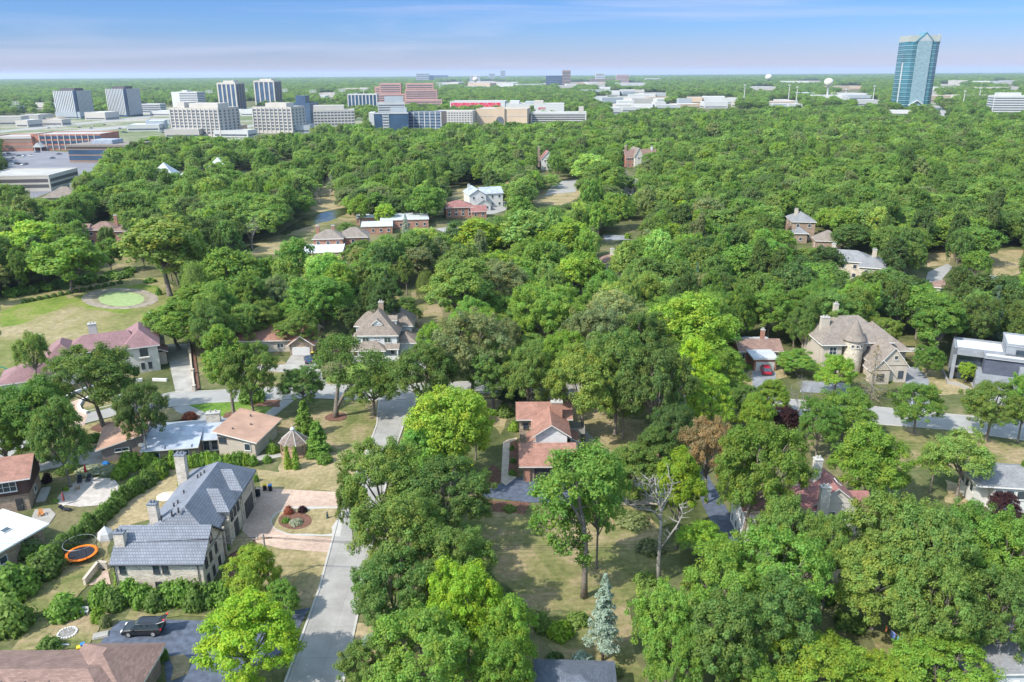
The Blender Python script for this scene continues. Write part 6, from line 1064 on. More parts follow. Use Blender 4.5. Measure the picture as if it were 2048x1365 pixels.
# ---- shrubs and hedges
def shrubs():
    for i in range(19):
        u = i/18; x = 322+(72-322)*u; y = 945+(1150-945)*u; sc = 33+14*u
        shrub(x+RT.uniform(-4, 4), y+RT.uniform(-4, 4), sc, 'oak' if i % 4 else 'mid', 'evergreen bush in the diagonal hedge left of the slate roofed house', h=3.4+RT.uniform(-0.5, 0.6), group='diagonal hedge bushes', name='hedge_bush', cat='hedge')
        shrub(x+14+RT.uniform(-4, 4), y-8+RT.uniform(-4, 4), sc*0.9, 'oak', 'evergreen bush in the diagonal hedge left of the slate roofed house', h=3.0+RT.uniform(-0.5, 0.6), group='diagonal hedge bushes', name='hedge_bush', cat='hedge')
    for i in range(14):
        x = 345+i*12.5; shrub(x, 934+2*math.sin(i)-i*0.3, 26, 'mid' if i % 3 else 'bright', 'evergreen bush in the hedge below the metal roofed ranch house', h=3.2+RT.uniform(-0.6, 0.8), group='hedge below the ranch house', name='hedge_bush', cat='hedge')
    for x, y, w, h in ((262, 935, 60, 4.2), (300, 930, 55, 4.0), (240, 955, 40, 3.2), (320, 955, 40, 3.0)): shrub(x, y, w, 'bright', 'big bright green bush at the left end of the ranch house hedge', h=h, group='bright bushes by the ranch house')
    for i in range(10):
        x = 205+i*27; shrub(x, 1208+7*math.sin(i*2), 62, ['mid', 'oak', 'mid'][i % 3], 'big bush in the row in front of the tan brick front wall', h=4.4+RT.uniform(-1.0, 0.9), group='bush row below the brick wall', name='hedge_bush', cat='hedge')
    for x, y, w, h, tn, l in ((30, 1190, 120, 6, 'mid', 'large green bush mass at the left edge below the white roof'), (20, 1260, 110, 6, 'olive', 'yellowish bush mass at the left edge beside the garden'), (95, 1150, 90, 5, 'oak', 'dark bush below the trampoline'), (60, 1110, 70, 4, 'oak', 'dark bush against the white roofed house'), (130, 1230, 90, 4, 'mid', 'green bush above the small garden'), (100, 1300, 60, 2.4, 'oak', 'low hedge bush beside the firepit'), (60, 1330, 70, 2.4, 'oak', 'low hedge bush at the bottom left'), (198, 1242, 36, 2.6, 'bright', 'clipped round light green bush beside the car'), (212, 1252, 30, 2.2, 'grey', 'grey green bush beside the clipped round one'), (325, 1320, 32, 2.6, 'mid', 'round bush at the corner of the brown shingle roof'), (535, 925, 24, 2.0, 'mid', 'clipped round bush by the gazebo path'), (650, 925, 40, 2.4, 'mid', 'bush right of the clipped conifers'), (625, 915, 34, 2, 'mid', 'bush behind the clipped conifers'), (545, 905, 34, 2.2, 'bright', 'small bush left of the gazebo'),
        (512, 963, 16, 1.6, 'mid', 'small bush at the far corner of the slate roofed house'), (482, 1030, 18, 2.6, 'oak', 'upright bush against the brick house entrance'), (455, 1100, 16, 1.2, 'mid', 'small round bush in the mulch bed by the wall'), (578, 1026, 26, 1.5, 'red', 'rust red bush in the round flower bed'), (605, 1024, 26, 1.4, 'plum', 'dark red bush in the round flower bed'), (592, 1048, 34, 1.0, 'white', 'white flowering bush in the round flower bed'), (572, 1044, 22, 1.0, 'mid', 'green low bush edging the round flower bed'),
        (380, 838, 40, 2.0, 'red', 'rust red maple bush behind the chimney of the ranch house'), (530, 860, 36, 3.0, 'mid', 'bush right of the tan pavilion roof'), (530, 885, 34, 2.6, 'bright', 'light green bush right of the tan pavilion'), (545, 850, 26, 2.2, 'bright', 'rounded bush above the gazebo path'), (505, 800, 70, 4.5, 'mid', 'dense round bush beside the cross road'), (190, 880, 44, 1.8, 'mid', 'low hedge above the concrete forecourt'), (165, 888, 20, 1.5, 'mid', 'small round bush left of the low hedge'),
        (95, 965, 24, 2.4, 'plum', 'dark purple bush right of the brown boarded house'), (180, 945, 70, 1.3, 'white', 'white hydrangea bank, left part'), (215, 942, 50, 1.3, 'white', 'white hydrangea bank, right part'), (130, 945, 44, 1.6, 'oak', 'green bush at the left end of the hydrangeas'), (133, 982, 13, 1.0, 'lime', 'tiny yellow green bush by the terrace, upper'), (112, 1005, 15, 1.0, 'yellow', 'tiny yellow bush by the terrace, lower'),
        (1010, 830, 50, 2.6, 'olive', 'olive bush at the left corner of the stone house'), (1030, 860, 34, 2.4, 'bright', 'light green bush behind the stone path'), (1024, 900, 14, 1.2, 'mid', 'small bush right of the stone path, upper'), (1026, 925, 16, 1.2, 'mid', 'small bush right of the stone path, middle'), (1025, 950, 20, 1.3, 'mid', 'round bush beside the garage'), (1020, 1020, 36, 1.0, 'olive', 'low bush at the top of the big lawn'),
        (1265, 1045, 90, 1.8, 'grey', 'pale wild bush at the right edge of the big lawn'), (1300, 1100, 70, 2.0, 'grey', 'pale wild bush lower down the lawn edge'), (1290, 1165, 60, 1.8, 'olive', 'olive wild bush at the lower lawn edge'), (1120, 1270, 70, 2.2, 'lime', 'yellow green bush left of the blue spruce'), (1155, 1245, 60, 1.8, 'olive', 'low yellowish bush behind the blue spruce'), (1165, 1325, 55, 1.6, 'blue', 'spreading blue green juniper by the charcoal roof'), (1110, 1325, 50, 1.8, 'dark', 'dark low juniper left of the charcoal roof'), (1085, 1260, 50, 3.2, 'olive', 'thin olive shrub right of the lime maples'), (740, 1290, 40, 2.0, 'blue', 'blue grey shrub beside the road'), (1228, 1350, 40, 2.0, 'grey', 'greyish shrub right of the charcoal roof'),
        (1475, 1025, 34, 2.0, 'gold', 'golden bush beside the asphalt drive'), (1462, 1000, 24, 1.8, 'mid', 'green bush beside the white house wall'), (1800, 752, 22, 1.4, 'bright', 'clipped bush at the right corner of the turret house gable'), (1775, 762, 30, 1.0, 'lime', 'low hosta bed bush in front of the turret house'), (1502, 705, 20, 1.6, 'oak', 'bush by the brick ranch house door'), (1498, 738, 20, 1.6, 'mid', 'bush beside the red car drive'), (1690, 1190, 60, 2.2, 'oak', 'bush left of the woodland path'), (1790, 1215, 60, 2.2, 'mid', 'bush right of the leaning trunk'), (1700, 1250, 80, 2.4, 'oak', 'dark undergrowth bush above the bottom trees'), (1650, 1200, 60, 2.6, 'mid', 'undergrowth bush left of the path fork'),
        (820, 720, 36, 3.4, 'dark', 'dark shrub in front of the farmhouse garage'), (842, 705, 24, 1.6, 'mid', 'round green shrub by the farmhouse drive'), (865, 655, 24, 2.2, 'bright', 'light shrub right of the farmhouse'), (1255, 478, 16, 3, 'bright', 'clipped ball bush among the flat roofs'), (300, 565, 30, 2, 'mid', 'bush right of the pond'), (318, 590, 16, 3, 'mid', 'small bush at the right end of the pond bank')):
        shrub(x, y, w, tn, l, h=h)
    for i in range(26):
        u = i/25; x = 20+u*240; y = 598-u*42+4*math.sin(i*1.7); shrub(x, y-6, RT.uniform(22, 38), RT.choice(['oak', 'mid', 'mid']), 'green bush in the strip along the creek above the meadow', h=RT.uniform(2.0, 3.6), group='bushes along the creek', name='creek_bush')
    for i in range(14): u = i/13; shrub(50+u*190, 606-u*38, 15, 'oak', 'low dark bush in the line just above the pond', h=1.6, group='low bushes above the pond', name='pond_bush')
shrubs()
# ---- the wood: trees by position, kept off everything that shows
for q in (((200, 930), (205, 850), (300, 830), (520, 825), (530, 895), (500, 935)), ((28, 740), (160, 672), (265, 640), (335, 645), (345, 690), (322, 755), (250, 740), (60, 775), (30, 775)), ((700, 720), (705, 640), (765, 612), (830, 620), (850, 690), (800, 725)), ((575, 715), (575, 650), (630, 640), (630, 700), (640, 740)),
    ((1025, 950), (1025, 800), (1150, 795), (1195, 870), (1150, 960)), ((1635, 720), (1635, 625), (1760, 625), (1815, 740), (1740, 770)), ((1470, 745), (1472, 670), (1565, 672), (1560, 745)), ((1800, 745), (1830, 700), (1850, 745)), ((1885, 790), (1888, 665), (2048, 655), (2048, 800)),
    ((1618, 508), (1660, 502), (1758, 512), (1762, 535), (1730, 538), (1700, 522), (1640, 515)), ((1578, 475), (1580, 414), (1615, 414), (1635, 436), (1610, 475)), ((1610, 455), (1665, 458), (1668, 488), (1640, 490)), ((1195, 528), (1195, 502), (1262, 502), (1262, 525)), ((942, 412), (942, 368), (1018, 355), (1022, 385), (1010, 412)), ((880, 435), (882, 395), (970, 395), (975, 432)),
    ((738, 462), (740, 420), (872, 418), (868, 440), (830, 455)), ((622, 488), (625, 445), (750, 440), (745, 478)), ((612, 512), (612, 482), (695, 482), (690, 505)), ((1072, 348), (1072, 320), (1100, 320), (1102, 345)), ((1238, 330), (1238, 305), (1295, 305), (1295, 325)), ((1245, 385), (1245, 360), (1275, 360), (1278, 385)), ((1200, 458), (1205, 446), (1290, 440), (1290, 455)),
    ((170, 458), (170, 432), (235, 430), (238, 458)), ((80, 392), (85, 373), (140, 373), (142, 392)), ((266, 358), (270, 347), (298, 347), (335, 355), (335, 360)), ((345, 348), (345, 330), (370, 330), (370, 348)), ((395, 335), (395, 310), (415, 310), (415, 335)), ((450, 350), (470, 328), (510, 328), (510, 345)), ((548, 326), (550, 308), (595, 310), (592, 326)),
    ((325, 273), (325, 205), (465, 205), (465, 273)), ((498, 262), (500, 205), (628, 190), (628, 255), (600, 262)), ((108, 232), (108, 175), (185, 175), (185, 232)), ((213, 230), (213, 172), (283, 172), (283, 230)), ((625, 248), (625, 205), (725, 205), (725, 248)), ((743, 257), (743, 190), (890, 165), (890, 257)), ((870, 246), (870, 205), (1175, 200), (1175, 240), (1060, 246)),
    ((1795, 212), (1815, 50), (1885, 55), (1866, 212)), ((1980, 225), (1980, 180), (2048, 180), (2048, 225)), ((0, 300), (0, 265), (205, 268), (205, 300)), ((137, 318), (137, 285), (215, 285), (215, 318)), ((0, 375), (0, 335), (100, 335), (105, 365)), ((436, 205), (436, 160), (556, 158), (556, 203)), ((1645, 198), (1645, 153), (1662, 153), (1662, 198)),
    ((1776, 228), (1778, 220), (1820, 222), (1820, 232)), ((1145, 615), (1145, 600), (1168, 600), (1168, 615)), ((500, 505), (500, 490), (545, 488), (560, 502)), ((1862, 585), (1862, 562), (1890, 560), (1890, 585)), ((1450, 1040), (1455, 960), (1500, 975), (1500, 1040)), ((1620, 1005), (1625, 925), (1700, 930), (1712, 1000)), ((1940, 1010), (1945, 935), (2048, 925), (2048, 1000)), ((1140, 905), (1170, 830), (1210, 850), (1190, 905)), ((380, 0), (381, 0), (381, 1)),
    ((1410, 222), (1300, 200), (1440, 195), (1600, 205), (1740, 205), (1740, 212), (1560, 216)), ((0, 690), (60, 640), (110, 600), (180, 560), (330, 552), (355, 600), (345, 650), (180, 665), (28, 720), (0, 740)), ((840, 700), (840, 660), (865, 690), (850, 730)), ((1280, 1180), (1300, 950), (1370, 950), (1350, 1180))): 
    a_ = np.array(q, float); big = a_[:, 0].max()-a_[:, 0].min() > 300 and a_[:, 1].max() > 300; dr = q[0] in ((1800, 745), (840, 700), (1280, 1180), (1140, 905), (500, 505)); g_ = P(a_[:, 0].mean(), a_[:, 1].max()); keep(*q, depth=None if big or dr else g_.y*1.04+6)
KB = [(k[:, 0].min(), k[:, 0].max(), k[:, 1].min(), k[:, 1].max()) for k in KEEP]
def inside(px, py, yy):
    r = np.zeros(len(px), bool)
    for n_, (k, bb) in enumerate(zip(KEEP, KB)):
        m = (px > bb[0]) & (px < bb[1]) & (py > bb[2]) & (py < bb[3]) & ~r & (yy < KDEP.get(n_, 1e9))
        if not m.any(): continue
        x = px[m]; y = py[m]; c = np.zeros(len(x), bool); n = len(k)
        for i in range(n):
            x1, y1 = k[i]; x2, y2 = k[(i+1) % n]
            if y1 == y2: continue
            c ^= ((y1 > y) != (y2 > y)) & (x < (x2-x1)*(y-y1)/(y2-y1)+x1)
        r[np.where(m)[0][c]] = True
    return r
def project(p):
    q = p-np.array([0, 0, CAMH]); zc = q@_f; return PW/2+FPX*(q@_r)/zc, PH/2-FPX*(q@_u)/zc, zc
def free(x, y, H, Rr, base=True):
    bad = np.zeros(len(x), bool); t = 0.62
    pts = [(0, 0, 0.6), (0, 0, 0.97), (-0.8, 0, 0.6), (0.8, 0, 0.6), (0, -0.7, 0.35), (0.5, 0.2, 0.85), (-0.5, 0.2, 0.85), (-0.5, -0.4, 0.3), (0.5, -0.4, 0.3)]+([(0, 0, 0.0)] if base else [])
    for a, b, c in pts:
        px, py, _ = project(np.stack([x+a*Rr, y+b*Rr, H*c], 1)); bad |= inside(px, py, y)
    return ~bad
LAND = [(745, 690, 'the white farmhouse'), (1700, 690, 'the turret house'), (1515, 705, 'the brick ranch house'), (1980, 715, 'the modern grey house'), (180, 700, 'the plum roofed mansion'), (240, 600, 'the algae pond'), (365, 870, 'the metal roofed ranch house'), (1085, 870, 'the salmon roofed house'), (360, 1040, 'the slate roofed house'), (1700, 525, 'the wide pale stone house'), (1600, 450, 'the tall weathered brick house'), (1228, 530, 'the brown roofed white house'), (978, 390, 'the white barn like house'), (800, 440, 'the creekside flat roofed house'), (688, 465, 'the creekside red brick house'), (1267, 318, 'the steep gabled brick house'), (1088, 335, 'the tudor gable'), (1260, 372, 'the small grey gable'), (200, 445, 'the dark red brick house'), (112, 385, 'the wide shake roof'), (300, 355, 'the pale pyramid roof'), (570, 318, 'the highest beige roof'), (1660, 980, 'the maroon roofed house'), (1990, 980, 'the white ribbon window house'), (200, 305, 'the brown office block'), (1875, 575, 'the garden pavilion'), (1130, 375, 'the cul de sac'), (480, 340, 'the orange and blue roof'), (1040, 230, 'the parking deck'), (395, 250, 'the largest beige office block'), (1830, 200, 'the glass skyscraper'), (55, 360, 'the cream parking garage')]
TW = dict(dark='dark green', oak='deep green', mid='mid green', olive='olive', grey='grey green', bright='bright green', yellow='yellow green', lime='lime green', rust='rusty')
ORD = ['nearest', 'second nearest', 'third nearest', 'fourth nearest', 'fifth nearest', 'sixth nearest', 'seventh nearest', 'eighth nearest', 'ninth nearest', 'tenth nearest', 'eleventh nearest', 'twelfth nearest', 'thirteenth nearest', 'fourteenth nearest', 'fifteenth nearest']
def wood():
    rng = np.random.default_rng(77); X = []
    # poisson-like rows out to the town, finer near
    y = 62.0
    while y < 1180:
        s = 7.9 if y < 420 else 8.8 if y < 700 else 10.5
        hw = y*0.66+25; n = int(2*hw/s); X += [((i-n/2+rng.uniform(-0.42, 0.42))*s, y+rng.uniform(-0.42, 0.42)*s) for i in range(n)]; y += s*0.92
    X = np.array(X); n = len(X); x, y = X[:, 0], X[:, 1]
    kind = np.where(rng.random(n) < 0.5, 0, np.where(rng.random(n) < 0.6, 1, 2)); Rr = np.where(kind == 2, 4.2, 5.4)*(0.6+0.75*rng.random(n)**1.3); H = np.where(kind == 2, 17.5, 14)*(0.66+0.52*rng.random(n))
    px, py, _ = project(np.stack([x, y, H*0.6], 1)); ok = (px > -150) & (px < PW+150) & (py < PH+260)
    near = y < 225                                # close by only where the photo shows wood
    WOODP = [np.array(q, float) for q in (((340, 690), (400, 560), (700, 540), (840, 600), (900, 560), (1480, 580), (1640, 560), (2100, 560), (2100, 660), (1880, 660), (1830, 700), (1640, 640), (1560, 670), (1460, 680), (1440, 760), (1330, 790), (1100, 760), (960, 760), (880, 660), (850, 640), (700, 600), (640, 640), (560, 640), (480, 650)), ((1340, 870), (1480, 760), (1640, 800), (1760, 880), (1860, 940), (1900, 1000), (1900, 1060), (1560, 1060), (1400, 1030), (1380, 920)), ((1290, 1150), (1400, 1090), (1640, 1060), (1720, 1050), (2100, 1040), (2100, 1250), (1940, 1260), (1880, 1220), (1700, 1200), (1640, 1180), (1620, 1280), (1560, 1400), (1400, 1400), (1330, 1240)), ((700, 1230), (740, 1100), (720, 930), (800, 880), (960, 800), (980, 980), (900, 1080), (980, 1200), (1040, 1400), (740, 1400)))]
    def inpoly(px, py, k):
        c = np.zeros(len(px), bool); m = len(k)
        for i in range(m):
            x1, y1 = k[i]; x2, y2 = k[(i+1) % m]
            if y1 != y2: c ^= ((y1 > py) != (y2 > py)) & (px < (x2-x1)*(py-y1)/(y2-y1)+x1)
        return c
    inw = np.zeros(n, bool)
    for k in WOODP: inw |= inpoly(px, py, k)
    ok &= ~near | inw; bx, by, _ = project(np.stack([x, y, 0*x], 1)); town = ((by < 300) & (px < 640) & (by < 320-px*0.09)) | ((by < 262) & (px < 1190)) | (by < 222)
    ok &= ~town | (rng.random(n) < 0.36)
    Rr = np.where(town, Rr*0.6, Rr); H = np.where(town, H*0.55, H)
    sel = np.where(ok)[0]; sel = sel[free(x[sel], y[sel], H[sel], Rr[sel])]
    tx = np.array([[a, b, c] for a, b, c in TREES]); keepi = []
    for i in sel:
        if y[i] < 420:
            d = np.hypot(tx[:, 0]-x[i], tx[:, 1]-y[i])
            if (d < 0.62*(tx[:, 2]+Rr[i])).any(): continue
        keepi.append(i)
    keepi = sorted(keepi, key=lambda i: math.hypot(x[i], y[i])); 
    # patches of tone: the real wood varies tree by tree and stand by stand
    def tone(i):
        v = 0.5*math.sin(x[i]*0.021+1.3)+0.5*math.sin(y[i]*0.017+x[i]*0.008)+rng.normal()*1.0
        if px[i] > 1350: v -= 0.2
        if 850 < px[i] < 1350 and y[i] < 420: v += 0.8
        return 'dark' if v < -0.9 else 'oak' if v < -0.1 else 'mid' if v < 0.75 else 'grey' if v < 0.95 else 'olive' if v < 1.35 else 'bright' if v < 1.8 else 'yellow'
    tn = {i: tone(i) for i in keepi}
    nind = max(0, 300-len([1 for o in COL.objects if o.parent is None and o.name.split('.')[0] in ('oak_tree',)])); K = ['oak', 'full', 'tall']; cnt = {0: 300-len([1 for o in COL.objects if o.name.startswith('oak_tree')]), 1: 110, 2: 90}; cnt[0] = min(cnt[0], 190)
    ind = []; rest = []
    for i in keepi:
        k = int(kind[i])
        if cnt[k] > 0: cnt[k] -= 1; ind.append(i)
        else: rest.append(i)
    groups = {}
    for i in ind:
        j = min(range(len(LAND)), key=lambda j: (LAND[j][0]-px[i])**2+((LAND[j][1]-py[i])*1.6)**2); dx, dy = px[i]-LAND[j][0], py[i]-LAND[j][1]
        dr = ('right of' if dx > 0 else 'left of') if abs(dx) > abs(dy)*1.1 else ('behind' if dy < 0 else 'before')
        groups.setdefault((tn[i], int(kind[i]), dr, LAND[j][2]), []).append((dx*dx+dy*dy, i))
    lab = {}
    for (t, k, dr, nm), L in groups.items():
        L.sort()
        for r, (_, i) in enumerate(L):
            lab[i] = '%s %s %s %s, %s such tree' % (TW[t], ['spreading oak', 'rounded maple', 'tall elm'][k], dr, nm, ORD[min(r, 14)]) if len(L) > 1 else '%s %s %s %s' % (TW[t], ['spreading oak', 'rounded maple', 'tall elm'][k], dr, nm)
    for i in ind: plant(K[int(kind[i])], x[i], y[i], H[i], Rr[i], tn[i], lab[i], group='trees of the wood')
    return x[rest], y[rest], H[rest], Rr[rest], kind[rest]
wx, wy, wH, wR, wk = wood()
def scatter_stuff(name, label, cat, xs, ys, zs, sx, sz, idx, protos, mt, z0=0.0):
    """ONE object of instances on points: protos are crown meshes of trees already standing in the scene"""
    n = len(xs); me = bpy.data.meshes.new(name); me.vertices.add(n); me.vertices.foreach_set('co', np.stack([xs, ys, zs], 1).astype('f').reshape(-1))
    for nm, dt, a in (('idx', 'INT', idx.astype('i')), ('rz', 'FLOAT', (np.random.default_rng(1).random(n)*6.28).astype('f'))):
        at = me.attributes.new(nm, dt, 'POINT'); at.data.foreach_set('value', a)
    at = me.attributes.new('scl', 'FLOAT_VECTOR', 'POINT'); at.data.foreach_set('vector', np.stack([sx, sx, sz], 1).astype('f').reshape(-1))
    o = bpy.data.objects.new(name, me); COL.objects.link(o); tag(o, label, cat, None, 'stuff')
    ng = bpy.data.node_groups.new(name, 'GeometryNodeTree'); ng.interface.new_socket('Geometry', in_out='INPUT', socket_type='NodeSocketGeometry'); ng.interface.new_socket('Geometry', in_out='OUTPUT', socket_type='NodeSocketGeometry')
    gi = ng.nodes.new('NodeGroupInput'); go = ng.nodes.new('NodeGroupOutput'); L = ng.links
    iop = ng.nodes.new('GeometryNodeInstanceOnPoints'); jn = ng.nodes.new('GeometryNodeJoinGeometry')
    for p in protos:
        oi = ng.nodes.new('GeometryNodeObjectInfo'); oi.inputs['Object'].default_value = p; oi.transform_space = 'ORIGINAL'; oi.inputs['As Instance'].default_value = False
        sm = ng.nodes.new('GeometryNodeSetMaterial'); sm.inputs['Material'].default_value = mt; L.new(oi.outputs['Geometry'], sm.inputs[0])
        g2 = ng.nodes.new('GeometryNodeGeometryToInstance'); L.new(sm.outputs[0], g2.inputs[0]); L.new(g2.outputs[0], jn.inputs[0])
    def attr(nm, ty):
        a = ng.nodes.new('GeometryNodeInputNamedAttribute'); a.data_type = ty; a.inputs['Name'].default_value = nm; return a.outputs[0]
    cx = ng.nodes.new('ShaderNodeCombineXYZ'); L.new(attr('rz', 'FLOAT'), cx.inputs[2])
    L.new(gi.outputs[0], iop.inputs['Points']); L.new(jn.outputs[0], iop.inputs['Instance']); iop.inputs['Pick Instance'].default_value = True
    L.new(attr('idx', 'INT'), iop.inputs['Instance Index']); L.new(cx.outputs[0], iop.inputs['Rotation']); L.new(attr('scl', 'FLOAT_VECTOR'), iop.inputs['Scale']); L.new(iop.outputs[0], go.inputs[0])
    m = o.modifiers.new('scatter', 'NODES'); m.node_group = ng; return o
T_ = TONE
WOODM = mat_leaf('leaves of the wood', [T_['oak'], T_['mid'], T_['dark'], T_['grey'], T_['bright'], T_['olive'], T_['oak'], tuple(c*1.25 for c in T_['olive']), T_['yellow'], T_['dark'], T_['mid']])
for c in ('dark',): pass
def first_crown(kind, lod, i):
    me = PROTO[kind, lod, i][0]
    for o in COL.objects:
        if o.type == 'MESH' and o.data == me: return o
    # plant one in the far wood so that the shape stands in the scene
    Hh, R0 = PROTO[kind, lod, i][2:]
    k = first_crown.n; first_crown.n += 1
    r = plant(kind, 420+k*17, 905+k*9, Hh, R0, 'oak', ['deep green tree far off in the wood left of the glass skyscraper', 'another deep green tree far off in the wood left of the glass skyscraper', 'third deep green tree far off in the wood left of the glass skyscraper', 'fourth deep green tree far off in the wood left of the glass skyscraper', 'fifth deep green tree far off in the wood left of the glass skyscraper', 'sixth deep green tree there'][k % 6], lod=lod, var=i)
    bpy.context.view_layer.update(); return [c for c in r.children if c.name.startswith('crown')][0]
first_crown.n = 0
pm = [first_crown('oak', 1, i) for i in range(4)]+[first_crown('full', 1, i) for i in range(3)]+[first_crown('tall', 1, i) for i in range(2)]
pf = [first_crown('oak', 2, i) for i in range(3)]+[first_crown('full', 2, i) for i in range(2)]
def woods_stuff():
    rng = np.random.default_rng(5); n = len(wx); mid = wy < 640
    def put(name, label, m, protos, sizes):
        idx = rng.integers(0, len(protos), m.sum()); s0 = np.array(sizes)[idx]
        scatter_stuff(name, label, 'woodland', wx[m], wy[m], 0*wx[m], wR[m]/s0[:, 1]*1.2, wH[m]/s0[:, 0], idx, protos, WOODM)
    put('woodland', 'dense green wood between the houses and the office blocks', mid, pm, [(18, 7.2)]*4+[(16, 6.2)]*3+[(20, 5.6)]*2)
    put('woodland', 'farther dense wood reaching up to the mall and the skyscraper', ~mid, pf, [(17, 7.2)]*3+[(16, 6.4)]*2)
    # far canopy: wider and wider clumps of crowns to the skyline
    X = []; y = 1180.0
    while y < 15000:
        s = 13 if y < 2000 else 13*(y/2000)**0.85; hw = y*0.70+60; k = int(2*hw/s); xs = (np.arange(k)-k/2+rng.uniform(-0.45, 0.45, k))*s; X.append(np.stack([xs, np.full(k, y)+rng.uniform(-0.45, 0.45, k)*s, np.full(k, s)], 1)); y += s*0.92
    X = np.concatenate(X); x, y, s = X.T; px, py, _ = project(np.stack([x, y, 0*x], 1)); ok = (px > -40) & (px < PW+40)
    # gaps for the town, its lots and roads
    gap = np.sin(x*0.004+y*0.0021)+np.sin(x*0.0017-y*0.0032+2)+rng.normal(size=len(x))*0.35
    town = (py > 205) & (px < 1200) | (py > 222) & (px > 1850); ok &= ~town | (rng.random(len(x)) < 0.36); ok &= ~((gap > 1.35) & (y < 7000)) | (rng.random(len(x)) < 0.3)
    ok &= free(x, y, 12+0*x, 4+0*x)
    x, y, s = x[ok], y[ok], s[ok]; idx = rng.integers(0, len(pf), len(x)); k = s/13
    scatter_stuff('far_woodland', 'blue green tree cover running to the skyline', 'woodland', x, y, 0*x, k*(0.85+0.4*rng.random(len(x))), (0.62+0.35*rng.random(len(x)))*(k**0.35), idx, pf, WOODM)
    print('far', len(x), 'wood', n)
woods_stuff()
# ---------------------------------------------------------------- cars
CARM = {k: mat('car paint '+k, c, 0.25, amt=0.03, spec=0.7) for k, c in dict(black=(0.012, 0.013, 0.016), blue=(0.025, 0.06, 0.12), red=(0.33, 0.01, 0.03), white=(0.62, 0.62, 0.62), silver=(0.38, 0.39, 0.40)).items()}
NET = mat('black net', (0.018, 0.02, 0.028), 0.9); TYRE = mat('tyre rubber', (0.02, 0.02, 0.02), 0.9); RIM = mat('wheel rim', (0.55, 0.55, 0.56), 0.35, metal=0.6); LAMPW = mat('clear lamp', (0.7, 0.7, 0.7), 0.15, spec=0.8); LAMPR = mat('red lamp', (0.5, 0.01, 0.01), 0.25, spec=0.8)
def bevelled(mb, w=0.06, seg=2):
    bm = bmesh.new(); vs = [bm.verts.new(v) for v in mb.v]
    for f in mb.f:
        try: bm.faces.new([vs[i] for i in f])
        except ValueError: pass
    bmesh.ops.recalc_face_normals(bm, faces=bm.faces[:]); bmesh.ops.bevel(bm, geom=bm.edges[:], offset=w, segments=seg, affect='EDGES', clamp_overlap=True)
    o = MB(); bm.verts.ensure_lookup_table(); o.v = [tuple(v.co) for v in bm.verts]; o.f = [tuple(v.index for v in f.verts) for f in bm.faces]; bm.free(); return o
def loft(secs):
    """body from side-to-side sections: each (y, [(x, z)...]) with equal counts"""
    mb = MB(); n = len(secs[0][1])
    for y, p in secs: mb.v += [(x, y, z) for x, z in p]
    for i in range(len(secs)-1):
        for k in range(n): k2 = (k+1) % n; mb.f.append((i*n+k, i*n+k2, (i+1)*n+k2, (i+1)*n+k))
    mb.f.append(tuple(range(n))[::-1]); mb.f.append(tuple((len(secs)-1)*n+k for k in range(n))); return mb
CARPART = {}
